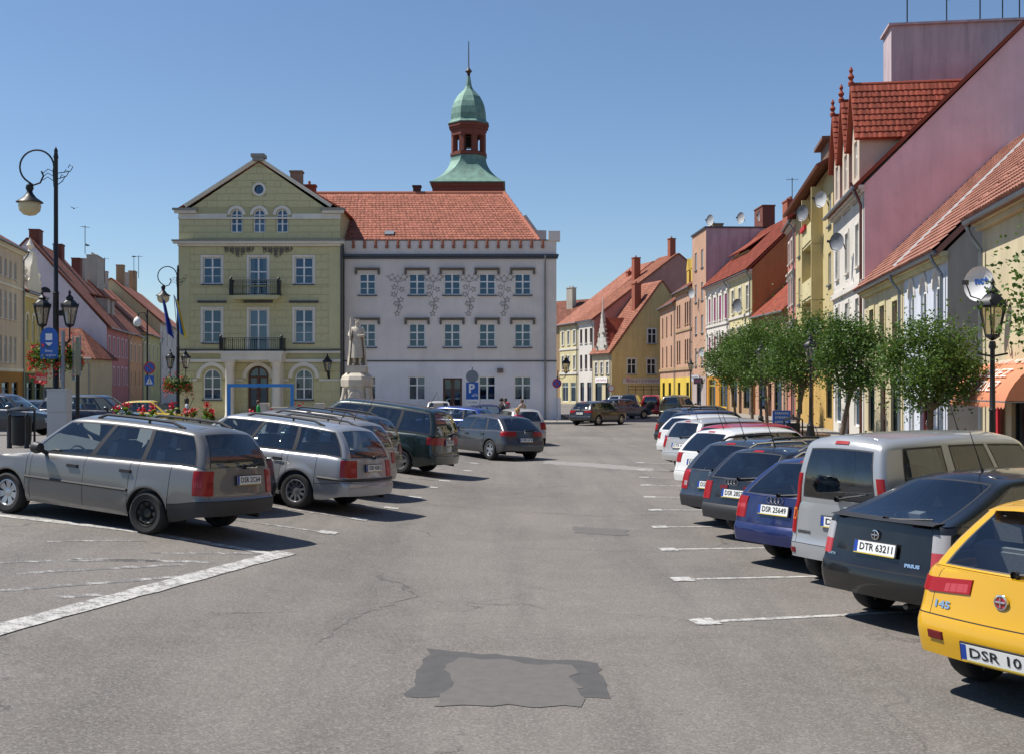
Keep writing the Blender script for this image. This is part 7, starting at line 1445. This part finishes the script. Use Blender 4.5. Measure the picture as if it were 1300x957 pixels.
def statue():
    D = 64.; p = at(453.5, D); t = thing('statue_pedestal', 'stone pedestal with flared foot carrying the robed statue', 'pedestal', (p.x, D, 0)); a4 = math.pi/4
    m = MB(); q = math.sqrt(2); n = 8
    m.box(-1.5, 1.5, -1.5, 1.5, -.2, .35); m.box(-1.25, 1.25, -1.25, 1.25, .352, .75); m.lathe([(1.18*1.08, .75), (1.12*1.08, .95), (.92*1.08, 1.4), (.82*1.08, 1.9), (.79*1.08, 2.35)], n, ang=R(22.5), smooth=False); m.lathe([(.79*1.08, 2.35), (.87*1.08, 2.4), (.88*1.08, 2.75), (.8*1.08, 2.95), (.62*1.08, 3.1), (.6*1.08, 3.15), (.0, 3.15)], n, ang=R(22.5), smooth=False); m.box(-.55, .55, -.55, .55, 3.152, 3.5); m.build('plinth', M_stat, t)
    m = MB()
    for sx in (-1, 1): m.tube([(sx*.95, -.95, .75), (sx*.8, -.85, 1.3), (sx*.68, -.72, 1.9), (sx*.62, -.62, 2.3)], [.22, .14, .1, .12], 8)
    m.lathe([(.0, -.12), (.28, -.1), (.32, 0)], 14, (0, -.82, 1.85), axis='y'); m.build('scroll_relief', M_stat, t)
    s = thing('statue', 'weathered stone statue of a crowned robed figure holding a staff', 'statue', (p.x, D, 3.5)); k = 2.6/1.75; J = {}
    def j(n_, x, y, z, r): J[n_] = (Vector((x, y, z))*k, r*k if not isinstance(r, tuple) else tuple(v*k for v in r))
    j('pel', 0, 0, .95, (.19, .15)); j('bel', 0, 0, 1.1, (.18, .13)); j('che', 0, 0, 1.33, (.2, .14)); j('nek', 0, 0, 1.48, .06); j('jaw', .0, -.02, 1.55, .068); j('hed', 0, -.02, 1.63, .085); j('crn', 0, -.01, 1.71, .07)
    for sd, sg in (('L', -1), ('R', 1)):
        j('sh'+sd, sg*.2, 0, 1.4, .08); j('el'+sd, sg*.3, -.06, 1.16, .07); j('wr'+sd, -.22 if sg < 0 else .12, -.22, 1.12, .045); j('ha'+sd, -.23 if sg < 0 else .04, -.24, 1.15, .05); j('hi'+sd, sg*.1, 0, .86, .12); j('kn'+sd, sg*.12, -.03-(sg*.03), .48, .085); j('an'+sd, sg*.12, -.0, .1, .06); j('to'+sd, sg*.15, -.16, .05, .05)
    skin_body('figure', J, BON, s, [M_stat], lambda c: 0)
    m = MB(); P = []
    for r_ in range(15):
        f = r_/14; z = (1.45-1.42*f)*k; row = []
        for i in range(33): a = R(-35)+R(250)*i/32; rr = (.22+.13*f+.022*math.sin(i*1.9+f*2)*(.4+f))*k; row.append((rr*math.cos(a)*1.05, rr*math.sin(a)*.8, z))
        P.append(row)
    m.grid(P); P2 = []
    for r_ in range(10):
        f = r_/9; z = (1.02-.72*f)*k; P2.append([((.2+.06*f)*k*math.cos(a)*1.0, ((.2+.06*f)+.015*math.sin(i*2.2))*k*math.sin(a)*.85-.01, z) for i, a in enumerate([R(180)+R(180)*q/24 for q in range(25)])])
    m.grid(P2); m.build('robe', M_stat, s, ang=80)
    m = MB(); m.tube([(-.24*k, -.28*k, .95*k), (-.2*k, -.26*k, 1.82*k)], .03*k, 8); m.build('staff', M_stat, s); m = MB(); m.lathe([(.085*k, 1.70*k), (.1*k, 1.78*k), (.08*k, 1.76*k)], 12); m.build('crown', M_stat, s)
    fb = thing('fountain_wall', 'low stone basin wall around the statue', 'wall', (p.x, D, 0)); 
    for i, (x0, x1) in enumerate(((-4.6, -3.2), (-3.15, -1.8), (1.7, 3.1), (3.15, 4.6))): m = MB(); m.box(x0, x1, -2.6, -2.2, -.1, 1.15); m.box(x0-.03, x1+.03, -2.66, -2.14, 1.152, 1.28); m.build('wall_block', M_stat, fb)
    for i, x in enumerate((-4.7, -1.7, 1.6, 4.7)): m = MB(); m.box(x-.25, x+.25, -2.7, -2.1, -.1, 1.5); m.build('wall_pier', M_stat, fb)
statue()
# ------------------------------------------------------------------ shop-side odds and ends
p = at(992, 51, .13); t = thing('notice_board', 'small blue notice board on legs by the benches', 'notice board', p, R(8)); m = MB(); m.box(-.42, .42, -.04, 0, .55, 1.2); b_ = m.build('panel', M_sb, t); m = MB()
for x in (-.35, .35): m.tube([(x, .02, 0), (x, .02, 1.2)], .025, 6)
m.build('legs', M_black, t)
for i, tx in enumerate(('PARKING', 'STREFA', 'KAWIARNIA')): lettering(tx, .13, b_, M_sw, (0, -.045, 1.07-.19*i), w=.62)
def bench(label, p, rz):
    t = thing('bench', label, 'bench', p, rz, 'benches on the pavement')
    for k in range(4): m = MB(); m.box(-.85, .85, -.22+.115*k, -.13+.115*k, .43, .47); m.build('slat', mat('bench_wood', (.17, .10, .06), .7), t)
    for s in (-.7, .7): m = MB(); m.box(s-.06, s+.06, -.2, .22, 0, .428); m.build('leg', M_stone, t)
bench('slatted bench near the notice board', at(1000, 49, .13), R(85)); bench('slatted bench beneath the broad street tree', at(1018, 46.5, .13), R(85)); bench('slatted bench beside the lamp in the tree crown', at(1042, 43.5, .13), R(85))
for i, (px, py, D) in enumerate(((94, 265, 60), (111, 312, 65))):
    t = thing('bird', 'small dark bird gliding '+('high beside the hooked lamp' if i == 0 else 'lower over the roofs across the square'), 'bird', at(px, D, zat(py, D)), .6+i); m = MB(); m.lathe([(0, -.14), (.03, -.08), (.035, .02), (.02, .1), (.0, .16)], 8, axis='y'); m.build('body', M_dark, t)
    for s in (-1, 1): m = MB(); q = [(s*.02, -.05, .01), (s*.02, .05, .01), (s*.16, .07, .08), (s*.30, -.04, .05), (s*.15, -.01, .075)]; m.add(q+[(x, y, z-.012) for x, y, z in q], [(0, 1, 2, 4), (4, 2, 3), (9, 7, 6, 5), (8, 7, 9)]); m.build('wing', M_dark, t)
